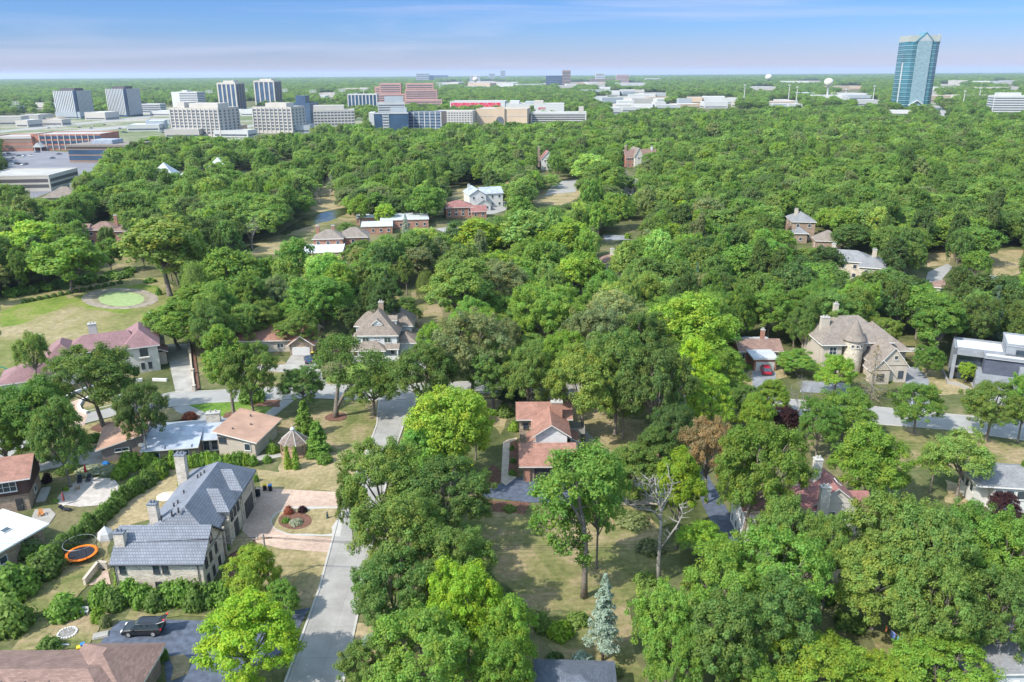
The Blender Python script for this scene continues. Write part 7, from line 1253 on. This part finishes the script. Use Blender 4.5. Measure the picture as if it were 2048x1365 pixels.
def car(px, py, rz, paint, label, kind='suv', open_gate=False, group=None, cat='car', name='parked_car'):
    g = P(px, py); o = empty(name, (g.x, g.y, 0.11), R(rz), label, cat, group); L, Wd, Hh = (4.85, 1.95, 1.75) if kind == 'suv' else (4.5, 1.8, 1.42); h = L/2; w = Wd/2; bz = 0.98 if kind == 'suv' else 0.86
    low = [(-h, 0.45), (-h+0.05, bz-0.22), (-h+0.35, bz-0.06), (-h+1.25, bz+0.06), (h-0.25, bz+0.10), (h-0.02, bz-0.1), (h, 0.42), (h-0.1, 0.27), (-h+0.12, 0.27)]
    if (kind, 'b') not in CARPART:
        body = loft([(-w*0.97, [(x*0.985, z*(0.985 if z > 0.5 else 1)) for x, z in low]), (-w, low)][:0]+[(-w+0.02, [(x*0.97, 0.35+(z-0.35)*0.93) for x, z in low]), (-w*0.9, low), (w*0.9, low), (w-0.02, [(x*0.97, 0.35+(z-0.35)*0.93) for x, z in low])]); CARPART[kind, 'b'] = bevelled(body, 0.04)
        if kind == 'suv': c0 = [(-h+1.05, bz), (-h+1.85, Hh-0.05), (-h+2.4, Hh), (h-0.38, Hh-0.02), (h-0.06, bz+0.05)]
        else: c0 = [(-h+1.2, bz), (-h+1.95, Hh-0.05), (-h+2.5, Hh), (h-1.55, Hh-0.05), (h-0.65, bz+0.06)]
        top = [(x*0.97, z) for x, z in c0]; CARPART[kind, 'c'] = bevelled(loft([(-w*0.93, [(x, bz+(z-bz)*0.15) for x, z in c0]), (-w*0.76, [(x*0.98, z) for x, z in c0]), (w*0.76, [(x*0.98, z) for x, z in c0]), (w*0.93, [(x, bz+(z-bz)*0.15) for x, z in c0])]), 0.03, 1)
        CARPART[kind, 'r'] = bevelled(MB().box(-h+2.0, -w*0.72, Hh-0.05, (h-0.4 if kind == 'suv' else h-1.6), w*0.74, Hh+0.015), 0.02)
    mb = CARPART[kind, 'b']; mb.build('body', CARM[paint], o); CARPART[kind, 'c'].build('window', GLASS, o); CARPART[kind, 'r'].build('roof', CARM[paint], o)
    pl = MB()
    for x in (-h+2.55, h-1.6): pl.box(x-0.04, -w*0.86, bz, x+0.04, -w*0.78, Hh-0.1); pl.box(x-0.04, w*0.78, bz, x+0.04, w*0.86, Hh-0.1)
    pl.build('pillar', CARM[paint], o)
    for sx in (-h+0.95, h-0.95):
        for sy in (-1, 1):
            wh = MB().lathe([(0.34, -0.12), (0.37, -0.08), (0.37, 0.08), (0.34, 0.12)], 18).build('wheel', TYRE, o, (sx, sy*(w-0.10), 0.37)); wh.rotation_euler = (math.pi/2, 0, 0)
            ri = MB().lathe([(0.23, -0.135), (0.21, -0.15), (0.05, -0.12), (0.02, -0.12)] if sy > 0 else [(0.02, 0.12), (0.05, 0.12), (0.21, 0.15), (0.23, 0.135)], 14).build('rim', RIM, wh)
    for sy in (-1, 1):
        MB().box(-h-0.015, sy*w*0.72-0.2, bz-0.32, -h+0.22, sy*w*0.72+0.2, bz-0.17).build('headlight', LAMPW, o); MB().box(h-0.2, sy*w*0.78-0.14, bz-0.2, h+0.015, sy*w*0.78+0.14, bz+0.0).build('tail_light', LAMPR, o)
        MB().box(-h+1.5, sy*(w+0.08)-0.09, bz+0.0, -h+1.65, sy*(w+0.08)+0.09, bz+0.15).build('mirror', CARM[paint], o)
    if kind == 'suv':
        for sy in (-1, 1): MB().tube([(-h+2.2, sy*w*0.66, Hh+0.07), (h-0.9, sy*w*0.66, Hh+0.06)], 0.03, 6).build('roof_rail', NET, o)
    if open_gate:
        gt = MB().slab([(h-0.42, -w*0.8, Hh+0.03), (h+0.55, -w*0.8, Hh+0.38), (h+0.55, w*0.8, Hh+0.38), (h-0.42, w*0.8, Hh+0.03)], 0.09).build('tailgate', [CARM[paint], LAMPW], o)
        for sy in (-1, 1): MB().box(h+0.33, sy*w*0.62-0.16, Hh+0.39, h+0.54, sy*w*0.62+0.16, Hh+0.43).build('tail_light', LAMPR, gt)
    return o
car(289, 1266, 2, 'black', 'glossy black SUV with its tailgate raised on the asphalt drive', 'suv', True)
car(617, 724, -72, 'blue', 'dark blue sedan in front of the white garage door', 'sedan'); car(505, 694, -70, 'blue', 'blue sedan half hidden behind the elm left of the garage', 'sedan'); car(1530, 746, -95, 'red', 'dark red car parked before the brick ranch house garage', 'suv')
car(958, 413, 12, 'silver', 'silver car, lowest of the cars beside the white barn like house', 'suv'); car(973, 407, 12, 'white', 'white car, second of the cars beside the white barn like house', 'suv'); car(968, 403, 15, 'silver', 'silver car, highest of the cars beside the white barn like house', 'sedan')
def lot_cars():
    base = {}
    for nm in ('white', 'black', 'silver', 'blue'):
        b = bevelled(loft([(-0.9, [(-2.3, 0.3), (-2.3, 0.75), (-1.2, 0.92), (2.2, 0.95), (2.3, 0.3)]), (0.9, [(-2.3, 0.3), (-2.3, 0.75), (-1.2, 0.92), (2.2, 0.95), (2.3, 0.3)])]), 0.08, 1).mesh('body', CARM[nm]); c = loft([(-0.78, [(-1.2, 0.9), (-0.6, 1.45), (1.3, 1.45), (2.0, 0.93)]), (0.78, [(-1.2, 0.9), (-0.6, 1.45), (1.3, 1.45), (2.0, 0.93)])]).mesh('window', GLASS); base[nm] = (b, c)
    rr = random.Random(3); spots = [(8, 311), (16, 309), (5, 322), (12, 322), (20, 323), (38, 314), (48, 313), (63, 313), (41, 316), (105, 318), (28, 329), (34, 329), (40, 330), (46, 331), (52, 330), (90, 350), (84, 349), (25, 318), (118, 310), (75, 306)]
    spots += [(560+rr.uniform(-30, 30), 240+rr.uniform(-6, 6)) for _ in range(8)]+[(480+rr.uniform(-8, 60), 230+rr.uniform(-4, 6)) for _ in range(8)]+[(1375+rr.uniform(-12, 12), 218) for _ in range(3)]+[(270+rr.uniform(-40, 60), 262+rr.uniform(-5, 5)) for _ in range(12)]+[(150+rr.uniform(-60, 60), 255+rr.uniform(-5, 4)) for _ in range(8)]
    for x, y in spots:
        g = P(x, y); nm = rr.choice(['white', 'white', 'black', 'silver', 'blue']); o = empty('parked_car', (g.x, g.y, 0.12), rr.choice([0.1, 1.65, 0.15]), 'small '+nm+' car standing on the far parking lots', 'car', nm+' cars on the far parking lots')
        for k, me in zip(('body', 'window'), base[nm]): q = bpy.data.objects.new(k, me); COL.objects.link(q); q.parent = o
lot_cars()
# ---------------------------------------------------------------- garden things
def at(o, px, py, rz=0.0, z=0.0, **k): g = P(px, py); o.location = (g.x, g.y, z); o.rotation_euler = (0, 0, R(rz)); return o
ORNG = mat('orange pad', (0.75, 0.17, 0.01), 0.6, amt=0.08); STEEL = mat('galvanised steel', (0.45, 0.46, 0.47), 0.4, metal=0.5); BEIG = mat('beige canvas', (0.58, 0.50, 0.38), 0.9); TENT = mat('grey canvas', (0.42, 0.42, 0.43), 0.9); WOODL = mat('weathered wood', (0.33, 0.22, 0.14), 0.85, amt=0.2, scale=3); REDC = mat('red cloth', (0.5, 0.02, 0.03), 0.8); YEL = mat('yellow plastic', (0.65, 0.45, 0.03), 0.5); BLU = mat('blue plastic', (0.03, 0.17, 0.45), 0.5); STW = mat('white stone', (0.55, 0.54, 0.52), 0.8, amt=0.08)
def garden():
    o = at(empty('trampoline', label='round trampoline with an orange pad and black net posts on the dry lawn', cat='trampoline'), 165, 1117)
    MB().lathe([(1.72, 0.86), (0.01, 0.84)], 36, cap=False).build('mat', NET, o); MB().lathe([(1.72, 0.84), (1.74, 0.93), (2.12, 0.93), (2.14, 0.84), (1.72, 0.84)], 36, cap=False).build('pad', ORNG, o)
    for k in range(6):
        a = k*math.pi/3+0.3; x, y = 2.1*math.cos(a), 2.1*math.sin(a); MB().tube([(x, y, 0), (x, y, 0.9), (x*1.03, y*1.03, 2.6)], 0.028, 6).build('post', NET, o)
    MB().tube([(2.13*math.cos(a*0.2618), 2.13*math.sin(a*0.2618), 2.6) for a in range(25)], 0.02, 5).build('top_ring', STEEL, o); mb = MB()
    for k in range(40): a = k*0.157; mb.tube([(2.08*math.cos(a), 2.08*math.sin(a), 0.95), (2.12*math.cos(a+0.1), 2.12*math.sin(a+0.1), 2.58)], 0.010, 3, cap=False)
    for z in (1.3, 1.7, 2.1): mb.tube([(2.1*math.cos(a*0.2618), 2.1*math.sin(a*0.2618), z) for a in range(25)], 0.010, 3, cap=False)
    mb.build('net', NET, o)
    o = at(empty('play_tent', label='small grey peaked tent behind the chimney of the slate roofed house', cat='tent'), 213, 1076, 15)
    t = MB(); b = [(1.3*math.cos(k*1.047), 1.3*math.sin(k*1.047), 0) for k in range(6)]; m_ = [(1.05*math.cos(k*1.047), 1.05*math.sin(k*1.047), 1.0) for k in range(6)]
    for k in range(6): j = (k+1) % 6; t.face([b[k], b[j], m_[j], m_[k]]); t.face([m_[k], m_[j], (0, 0, 2.0)])
    t.build('canvas', TENT, o); MB().tube([(0, 0, 1.98), (0, 0, 2.3)], 0.03, 5).build('pole', STEEL, o)
    # gazebo
    g = P(590, 908); o = empty('gazebo', (g.x, g.y, 0), 0, 'octagonal wooden gazebo with a shake roof and cupola', 'gazebo'); q = [(2.7*math.cos(k*math.pi/4+0.39), 2.7*math.sin(k*math.pi/4+0.39)) for k in range(8)]
    r = MB()
    for k in range(8): j = (k+1) % 8; r.face([(*q[k], 2.6), (*q[j], 2.6), (0.3*q[j][0]/2.7, 0.3*q[j][1]/2.7, 4.6), (0.3*q[k][0]/2.7, 0.3*q[k][1]/2.7, 4.6)]); r.face([(*q[j], 2.6), (*q[k], 2.6), (q[k][0]*0.9, q[k][1]*0.9, 2.45), (q[j][0]*0.9, q[j][1]*0.9, 2.45)])
    rf = r.build('roof', mat_courses('grey shake', (0.22, 0.17, 0.14), (0.10, 0.08, 0.07), 0.22, 0.25, amt=0.3, msize=0.03), o); MB().lathe([(0.34, 4.6), (0.34, 4.95), (0.5, 4.98), (0.1, 5.35), (0.05, 5.7)], 8).build('cupola', STEEL, rf)
    for k in range(8): j = (k+1) % 8; MB().tube([(*[c*1.01 for c in q[k]], 2.62), (0.31*q[k][0]/2.7, 0.31*q[k][1]/2.7, 4.63)], 0.05, 4).build('roof_rib', STW, rf)
    for k in range(8): MB().box(-0.07, -0.07, 0.15, 0.07, 0.07, 2.5).build('post', WOODL, o, (q[k][0]*0.86, q[k][1]*0.86, 0))
    MB().lathe([(2.6, 0), (2.6, 0.18)], 8).build('deck', WOODL, o); mb = MB()
    for k in range(1, 8): j = (k+1) % 8; a, b = Vector((*q[k], 0))*0.86, Vector((*q[j], 0))*0.86; mb.tube([a+Vector((0, 0, 1.0)), b+Vector((0, 0, 1.0))], 0.04, 4); mb.tube([a+Vector((0, 0, 0.4)), b+Vector((0, 0, 0.4))], 0.03, 4)
    mb.build('railing', WOODL, o)
    # pergola
    g = P(1822, 722); o = empty('pergola', (g.x, g.y, 0), R(-5), 'white garden pergola of flat slats beside the turret house', 'pergola')
    for x in (-2.1, 2.1):
        for y in (-0.9, 0.9): MB().box(x-0.1, y-0.1, 0, x+0.1, y+0.1, 2.5).build('post', WHITE, o)
    for y in (-0.9, 0.9): MB().box(-2.5, y-0.06, 2.5, 2.5, y+0.06, 2.72).build('beam', WHITE, o)
    for i in range(12): MB().box(-2.4+i*0.43, -1.3, 2.73, -2.32+i*0.43, 1.3, 2.9).build('rafter', WHITE, o)
    def bin_(px, py, lid, label):
        o = at(empty('wheelie_bin', label=label, cat='bin'), px, py, 10); MB().prism([(-0.26, -0.3), (0.26, -0.3), (0.26, 0.3), (-0.26, 0.3)], 0.08, 1.0).build('bin_body', NET, o); MB().box(-0.3, -0.36, 1.005, 0.3, 0.34, 1.1).build('lid', lid, o)
        for s in (-1, 1): w = MB().lathe([(0.12, -0.03), (0.12, 0.03)], 10).build('wheel', TYRE, o, (s*0.25, 0.3, 0.12)); w.rotation_euler = (0, math.pi/2, 0)
    bin_(530, 981, YEL, 'black bin with a yellow lid on the pink pavers'); bin_(541, 982, BLU, 'black bin with a blue lid on the pink pavers'); bin_(625, 713, YEL, 'bin with a yellow lid beside the double garage'); bin_(1813, 733, YEL, 'bin with a yellow lid by the pergola')
    o = at(empty('barbecue', label='black covered barbecue by the garage doors', cat='barbecue'), 513, 993); MB().box(-0.6, -0.3, 0.1, 0.6, 0.3, 0.85).build('cabinet', NET, o); l = MB().lathe([(0.42, -0.55), (0.42, 0.55)], 12).build('lid', NET, o, (0, 0, 0.86)); l.rotation_euler = (0, math.pi/2, 0); MB().box(-0.95, -0.25, 0.8, -0.6, 0.25, 0.86).build('side_shelf', NET, o)
    o = at(empty('mailbox', label='black mailbox on a post at the end of the paver drive', cat='mailbox'), 681, 1031, -10); MB().box(-0.06, -0.06, 0, 0.06, 0.06, 1.2).build('post', NET, o); b = MB().prism([(-0.14, 0), (0.14, 0), (0.14, 0.2), (0.09, 0.3), (0, 0.33), (-0.09, 0.3), (-0.14, 0.2)], 0, 0.55).build('box', NET, o); b.matrix_local = Matrix.Translation((0, 0.2, 1.2)) @ Matrix.Rotation(math.pi/2, 4, 'X'); b.scale = (1.6, 1.6, 1.3)
    o = at(MB().lathe([(0.25, 0), (0.22, 0.15), (0.12, 0.3), (0.2, 0.5), (0.16, 0.75), (0.08, 0.9), (0.13, 1.0), (0.1, 1.15), (0.02, 1.22)], 10).build('garden_statue', mat('dark bronze', (0.05, 0.08, 0.08), 0.5), smooth=True), 655, 1037); tag(o, 'small dark statue on the island lawn', 'statue')
    def parasol(px, py, m, label, closed=True, h=2.4, tilt=0):
        o = at(empty('parasol', label=label, cat='parasol'), px, py); MB().tube([(0, 0, 0), (0, 0, h)], 0.03, 6).build('pole', STEEL, o); MB().lathe([(0.3, 0), (0.3, 0.1)], 10).build('base', STW, o)
        if closed: MB().lathe([(0.22, h-1.6), (0.19, h-1.0), (0.12, h-0.4), (0.03, h)], 8).build('canopy', m, o)
        else:
            c = MB()
            for k in range(8): a, b = k*math.pi/4, (k+1)*math.pi/4; c.face([(1.6*math.cos(a), 1.6*math.sin(a), h-0.6), (1.6*math.cos(b), 1.6*math.sin(b), h-0.6), (0, 0, h)])
            c.build('canopy', m, o)
    parasol(173, 953, REDC, 'closed bright red parasol by the hydrangeas'); parasol(129, 1010, mat('maroon cloth', (0.24, 0.06, 0.06), 0.9), 'closed maroon parasol at the corner of the terrace'); parasol(337, 1015, BEIG, 'open beige parasol behind the slate roof', False, 2.6)
    def lounger(px, py, rz, label, grp=None):
        o = at(empty('sun_lounger', label=label, cat='sun lounger', group=grp), px, py, rz); MB().box(-0.35, -0.9, 0.32, 0.35, 0.35, 0.4).build('seat', NET, o); MB().slab([(-0.35, 0.36, 0.4), (0.35, 0.36, 0.4), (0.35, 0.95, 0.85), (-0.35, 0.95, 0.85)], 0.06).build('backrest', [NET, NET], o)
        for x in (-0.3, 0.3):
            for y in (-0.8, 0.3): MB().box(x-0.03, y-0.03, 0, x+0.03, y+0.03, 0.32).build('leg', NET, o)
    lounger(160, 964, 25, 'black sun lounger, left of two by the red parasol'); lounger(178, 961, 15, 'black sun lounger, right of two by the red parasol'); lounger(131, 1022, 80, 'black sun lounger below the maroon parasol')
    def chair(px, py, rz, m, label):
        o = at(empty('garden_chair', label=label, cat='chair'), px, py, rz); MB().slab([(-0.3, -0.3, 0.42), (0.3, -0.3, 0.42), (0.3, 0.3, 0.32), (-0.3, 0.3, 0.32)], 0.05).build('seat', [m, m], o); MB().slab([(-0.3, 0.28, 0.34), (0.3, 0.28, 0.34), (0.3, 0.6, 1.05), (-0.3, 0.6, 1.05)], 0.05).build('backrest', [m, m], o)
        for s in (-1, 1): MB().box(s*0.36-0.06, -0.35, 0.58, s*0.36+0.06, 0.4, 0.62).build('armrest', m, o); MB().box(s*0.36-0.03, -0.32, 0, s*0.36+0.03, -0.26, 0.58).build('leg', m, o); MB().box(s*0.36-0.03, 0.3, 0, s*0.36+0.03, 0.36, 0.58).build('leg', m, o)
    chair(83, 1033, 30, mat('orange wood', (0.5, 0.22, 0.08), 0.8), 'orange brown garden chair on the paved circle'); chair(155, 980, -60, WOODL, 'brown garden chair at the edge of the terrace')
    o = at(empty('garden_bench', label='pale bench at the edge of the bushes above the fire ring', cat='bench'), 163, 1229, 5); MB().box(-0.9, -0.25, 0.42, 0.9, 0.2, 0.48).build('seat', STW, o); MB().box(-0.9, 0.2, 0.55, 0.9, 0.25, 0.95).build('backrest', STW, o)
    for x in (-0.8, 0.8): MB().box(x-0.04, -0.2, 0, x+0.04, 0.2, 0.42).build('leg', STW, o)
    o = empty('fire_ring', P(135, 1268), 0, 'ring of pale stones round grey ash on the worn lawn', 'fire pit')
    rr = random.Random(2)
    mb = MB()
    for k in range(22): a = k*0.2856; mb.box(1.05*math.cos(a)-0.1, 1.05*math.sin(a)-0.1, 0, 1.05*math.cos(a)+0.1, 1.05*math.sin(a)+0.1, 0.2+rr.random()*0.08)
    mb.build('stone_ring', STW, o); MB().lathe([(0.93, 0.14), (0.01, 0.2)], 16, cap=False).build('ash', mat('ash', (0.2, 0.19, 0.18), 0.95, amt=0.5, scale=4), o)
    o = at(MB().box(-1.6, -0.1, 0.0, 1.6, 0.1, 0.2).build('timber_beam', STW), 112, 1292, 1); tag(o, 'white timber beam lying on the grass above the brown roof', 'beam')
    o = at(empty('ride_on_toy', label='yellow and blue ride on toy car by the small hedge', cat='toy car'), 164, 1298, 30); bevelled(MB().box(-0.55, -0.32, 0.15, 0.55, 0.32, 0.45), 0.05).build('body', YEL, o); MB().box(-0.1, -0.25, 0.46, 0.4, 0.25, 0.7).build('seat', BLU, o)
    for x in (-0.35, 0.35):
        for y in (-0.33, 0.33): w = MB().lathe([(0.15, -0.05), (0.15, 0.05)], 10).build('wheel', TYRE, o, (x, y, 0.15)); w.rotation_euler = (math.pi/2, 0, 0)
    o = at(empty('rubble_slab', label='pile of pale stone slabs at the left end of the asphalt drive', cat='stone slabs'), 202, 1272, 20); MB().box(-0.9, -0.6, 0, 0.9, 0.6, 0.12).build('slab', CONCD, o); MB().box(-0.7, -0.5, 0.125, 0.8, 0.5, 0.24).build('slab', CONCD, o)
    # patio with its low brick wall
    o = empty('patio_wall', (0, 0, 0), 0, 'low tan brick wall enclosing the sunken patio left of the brick house', 'wall'); a, b, c = P(216, 1138), P(198, 1136), P(170, 1172)
    for p, q in ((a, b), (b, c)):
        d = (q-p).normalized(); n = Vector((-d.y, d.x, 0))*0.16; MB().prism([((p-n).x, (p-n).y), ((q-n).x, (q-n).y), ((q+n).x, (q+n).y), ((p+n).x, (p+n).y)][::1], 0, 1.0).build('wall_run', BRICK_TAN, o); n *= 1.3; MB().prism([((p-n).x, (p-n).y), ((q-n).x, (q-n).y), ((q+n).x, (q+n).y), ((p+n).x, (p+n).y)], 1.002, 1.1).build('coping', STUCB, o)
    sheet('patio', [(178, 1172), (200, 1143), (216, 1143), (222, 1170)], 0, PAVER)
    sheet('lawn', [(18, 1310), (60, 1245), (110, 1225), (205, 1222), (200, 1260), (175, 1300), (100, 1308), (20, 1330)], 0, G_LAWN); sheet('lawn', [(248, 1240), (262, 1222), (400, 1225), (420, 1236), (330, 1238)], 0, G_LAWN); sheet('lawn', [(340, 1365), (338, 1315), (365, 1310), (382, 1322), (375, 1350)], 0, G_LAWN); sheet('lawn', [(18, 1180), (120, 1130), (200, 1085), (205, 1150), (150, 1200), (60, 1230)], 0, G_LAWN); sheet('path', [(60, 1045), (70, 1020), (100, 1018), (112, 1030), (98, 1050), (75, 1058)], 0, CONCD); sheet('lawn', [(85, 1000), (100, 960), (150, 945), (200, 950), (140, 970), (105, 1010)], 0, G_LAWN)
    # mansion forecourt
    def low_wall(pts, label, m=STW, h=0.6, w=0.25, name='garden_wall'):
        o = MB(); q = [P(x, y) for x, y in pts]
        for i in range(len(q)-1):
            d = (q[i+1]-q[i]).normalized(); n = Vector((-d.y, d.x, 0))*w; A, B = q[i], q[i+1]+d*0.02; o.prism([((A-n).x, (A-n).y), ((B-n).x, (B-n).y), ((B+n).x, (B+n).y), ((A+n).x, (A+n).y)], 0, h+0.002*(i % 2))
        return tag(o.build(name, m), label, 'wall')
    low_wall([(132, 798), (150, 788), (180, 777), (222, 772)], 'curved white stone edging of the mansion turning circle'); low_wall([(182, 797), (165, 803), (158, 815), (162, 824), (175, 828)], 'curved white stone edging at the left end of the mansion island'); low_wall([(184, 795), (200, 790), (215, 786)], 'short white edging stones behind the mansion island'); low_wall([(250, 767), (285, 762)], 'white edging behind the fountain'); low_wall([(306, 762), (334, 763)], 'short white wall right of the great oak by the drive'); low_wall([(379, 692), (383, 735), (389, 780)], 'long beige wall down the right side of the mansion drive', STUCB, 0.8, 0.2); low_wall([(386, 700), (391, 740), (396, 780)], 'row of rust red posts and mulch beyond the drive wall', MULCH, 0.3, 0.4)
    low_wall([(298, 628), (306, 640), (318, 655)], 'low white wall zigzagging behind the mansion'); low_wall([(1884, 742), (1895, 768), (1915, 772), (1938, 782)], 'low pale wall below the glass corner of the modern house', CONC, 0.7, 0.15)
    sheet('lawn', [(170, 826), (163, 812), (182, 800), (225, 788), (255, 790), (265, 800), (250, 808), (200, 822)], 0, G_LAWN)
    o = at(empty('fountain', label='small white round fountain on the mansion island', cat='fountain'), 241, 797); MB().lathe([(1.5, 0), (1.55, 0.5), (1.35, 0.5), (1.3, 0.15), (0.01, 0.15)], 20, cap=False).build('basin', STW, o, smooth=False); MB().lathe([(0.2, 0.1), (0.15, 0.8), (0.6, 0.95), (0.12, 1.0), (0.08, 1.5)], 12).build('spout', STW, o)
    for x, y in ((207, 855), (672, 835), (468, 832), (508, 835)): mulch_ring(x, y, 2.2)
    for x, y in ((380, 708), (386, 750), (389, 783), (379, 690)): o = at(MB().box(-0.3, -0.3, 0, 0.3, 0.3, 1.3).box(-0.38, -0.38, 1.3, 0.38, 0.38, 1.42).build('gate_pillar', STUCB), x, y); tag(o, 'square beige pillar along the mansion drive wall', 'pillar', 'pillars of the mansion drive wall')
    # slide, shed of the swing set
    o = at(empty('slide', label='green garden slide at the left edge of the meadow', cat='slide'), 8, 742, 10); MB().slab([(-1.5, -0.25, 1.6), (1.2, -0.25, 0.25), (1.2, 0.25, 0.25), (-1.5, 0.25, 1.6)], 0.08).build('chute', [mat('green plastic', (0.02, 0.2, 0.09), 0.4)]*2, o)
    for y in (-0.3, 0.3): MB().tube([(-1.9, y, 0), (-1.5, y, 1.7)], 0.05, 6).build('post', WOODL, o)
    # utility poles and wires
    def pole(px, py, h, label):
        g = P(px, py); o = empty('utility_pole', (g.x, g.y, 0), R(8), label, 'utility pole'); MB().tube([(0, 0, 0), (0, 0, h)], [0.16, 0.11], 8).build('pole', BARKL, o); MB().box(-1.1, -0.06, h-0.8, 1.1, 0.06, h-0.65).build('crossarm', WOODL, o)
        for x in (-0.9, 0, 0.9): MB().lathe([(0.05, h-0.65), (0.07, h-0.55), (0.04, h-0.45)], 8, (x, 0)).build('insulator', STW, o)
        return Vector((g.x, g.y, h-0.5))
    p0 = pole(538, 1166, 7.6, 'utility pole beside the small tree left of the road'); p1 = pole(298, 930, 8.5, 'pale utility pole in front of the metal roofed ranch house'); p2 = pole(735, 600, 10, 'utility pole beside the dark spreading fir'); 
    pl = Vector((-88, 92, 7.5)); pr = Vector((38, 88, 8.5)); p3 = Vector((-75, 232, 9))
    def wire(a, b, sag, label, grp=None):
        for dz in (0.0,):
            pts = [a.lerp(b, t/12)-Vector((0, 0, sag*4*(t/12)*(1-t/12))) for t in range(13)]; o = MB().tube(pts, 0.022, 4).build('overhead_wire', NET); tag(o, label, 'wire', 'wires over the bottom gardens')
    for d in (-0.9, 0, 0.9): wire(pl+Vector((0, d, 0)), p0+Vector((d, 0, 0)), 0.8, 'thin overhead wire crossing above the gardens in front of the brick house'); wire(p0+Vector((d, 0, 0)), pr+Vector((0, d, 0)), 1.4, 'thin overhead wire crossing above the gardens in front of the brick house')
    o = empty('utility_pole', (pl.x, pl.y, 0), 0, 'utility pole outside the left edge holding the garden wires', 'utility pole'); MB().tube([(0, 0, 0), (0, 0, 8)], 0.14, 8).build('pole', BARKL, o)
    o = empty('utility_pole', (pr.x, pr.y, 0), 0, 'utility pole among the oaks right of the lawn holding the garden wires', 'utility pole'); MB().tube([(0, 0, 0), (0, 0, 9)], 0.14, 8).build('pole', BARKL, o)
    # washing line
    a = P(1752, 1262)+Vector((0, 0, 2.0)); b = P(1812, 1318)+Vector((0, 0, 2.0)); o = MB().tube([a, a.lerp(b, 0.5)-Vector((0, 0, 0.15)), b], 0.012, 4).build('washing_line', STW); tag(o, 'washing line strung between two oak trunks', 'washing line')
    for t, w, m, l in ((0.30, 0.25, mat('orange cloth', (0.6, 0.2, 0.08), 0.9), 'small orange cloth pegged on the washing line'), (0.52, 0.7, mat('blue cloth', (0.12, 0.2, 0.5), 0.9), 'blue patterned cloth on the washing line'), (0.72, 0.6, mat('teal towel', (0.1, 0.35, 0.5), 0.9), 'teal towel on the washing line'), (0.84, 0.5, mat('pale towel', (0.6, 0.62, 0.65), 0.9), 'pale towel at the end of the washing line')):
        p = a.lerp(b, t)-Vector((0, 0, 0.12)); d = (b-a).normalized()*w/2; c = MB(); n = 5
        c.slab([p-d, p+d, p+d+Vector((0.0, 0.02, 0.01)), p-d+Vector((0, 0.02, 0.01))], 0.75+w*0.3); tag(c.build('laundry', [m, m]), l, 'laundry')
    # terrace things
    o = at(empty('blue_tarpaulin', label='blue tarpaulin heap against the ranch house wall', cat='tarpaulin'), 212, 930); bevelled(MB().box(-0.6, -0.4, 0, 0.6, 0.4, 0.6), 0.2).build('tarpaulin_sheet', BLU, o)
    o = at(empty('fence', label='dark wooden fence behind the brick ranch house drive', cat='fence'), 640, 712, 0)
    for i in range(6): MB().box(i*1.6, 0, 0, i*1.6+1.5, 0.06, 1.6).build('fence_panel', DKWOOD, o)
garden()
# ---------------------------------------------------------------- the air
def haze():
    m = bpy.data.materials.new('haze'); m.use_nodes = True; t = m.node_tree; t.nodes.clear(); o = N(t, 'ShaderNodeOutputMaterial'); v = N(t, 'ShaderNodeVolumePrincipled')
    v.inputs['Color'].default_value = (0.62, 0.72, 1.0, 1); v.inputs['Density'].default_value = 0.000042; v.inputs['Anisotropy'].default_value = 0.2; t.links.new(v.outputs[0], o.inputs['Volume'])
    ob = MB().box(-31000, -450, -1.0, 31000, 41000, 175).build('haze', m); tag(ob, 'thin blue haze over the town', 'haze', None, 'stuff')
haze()
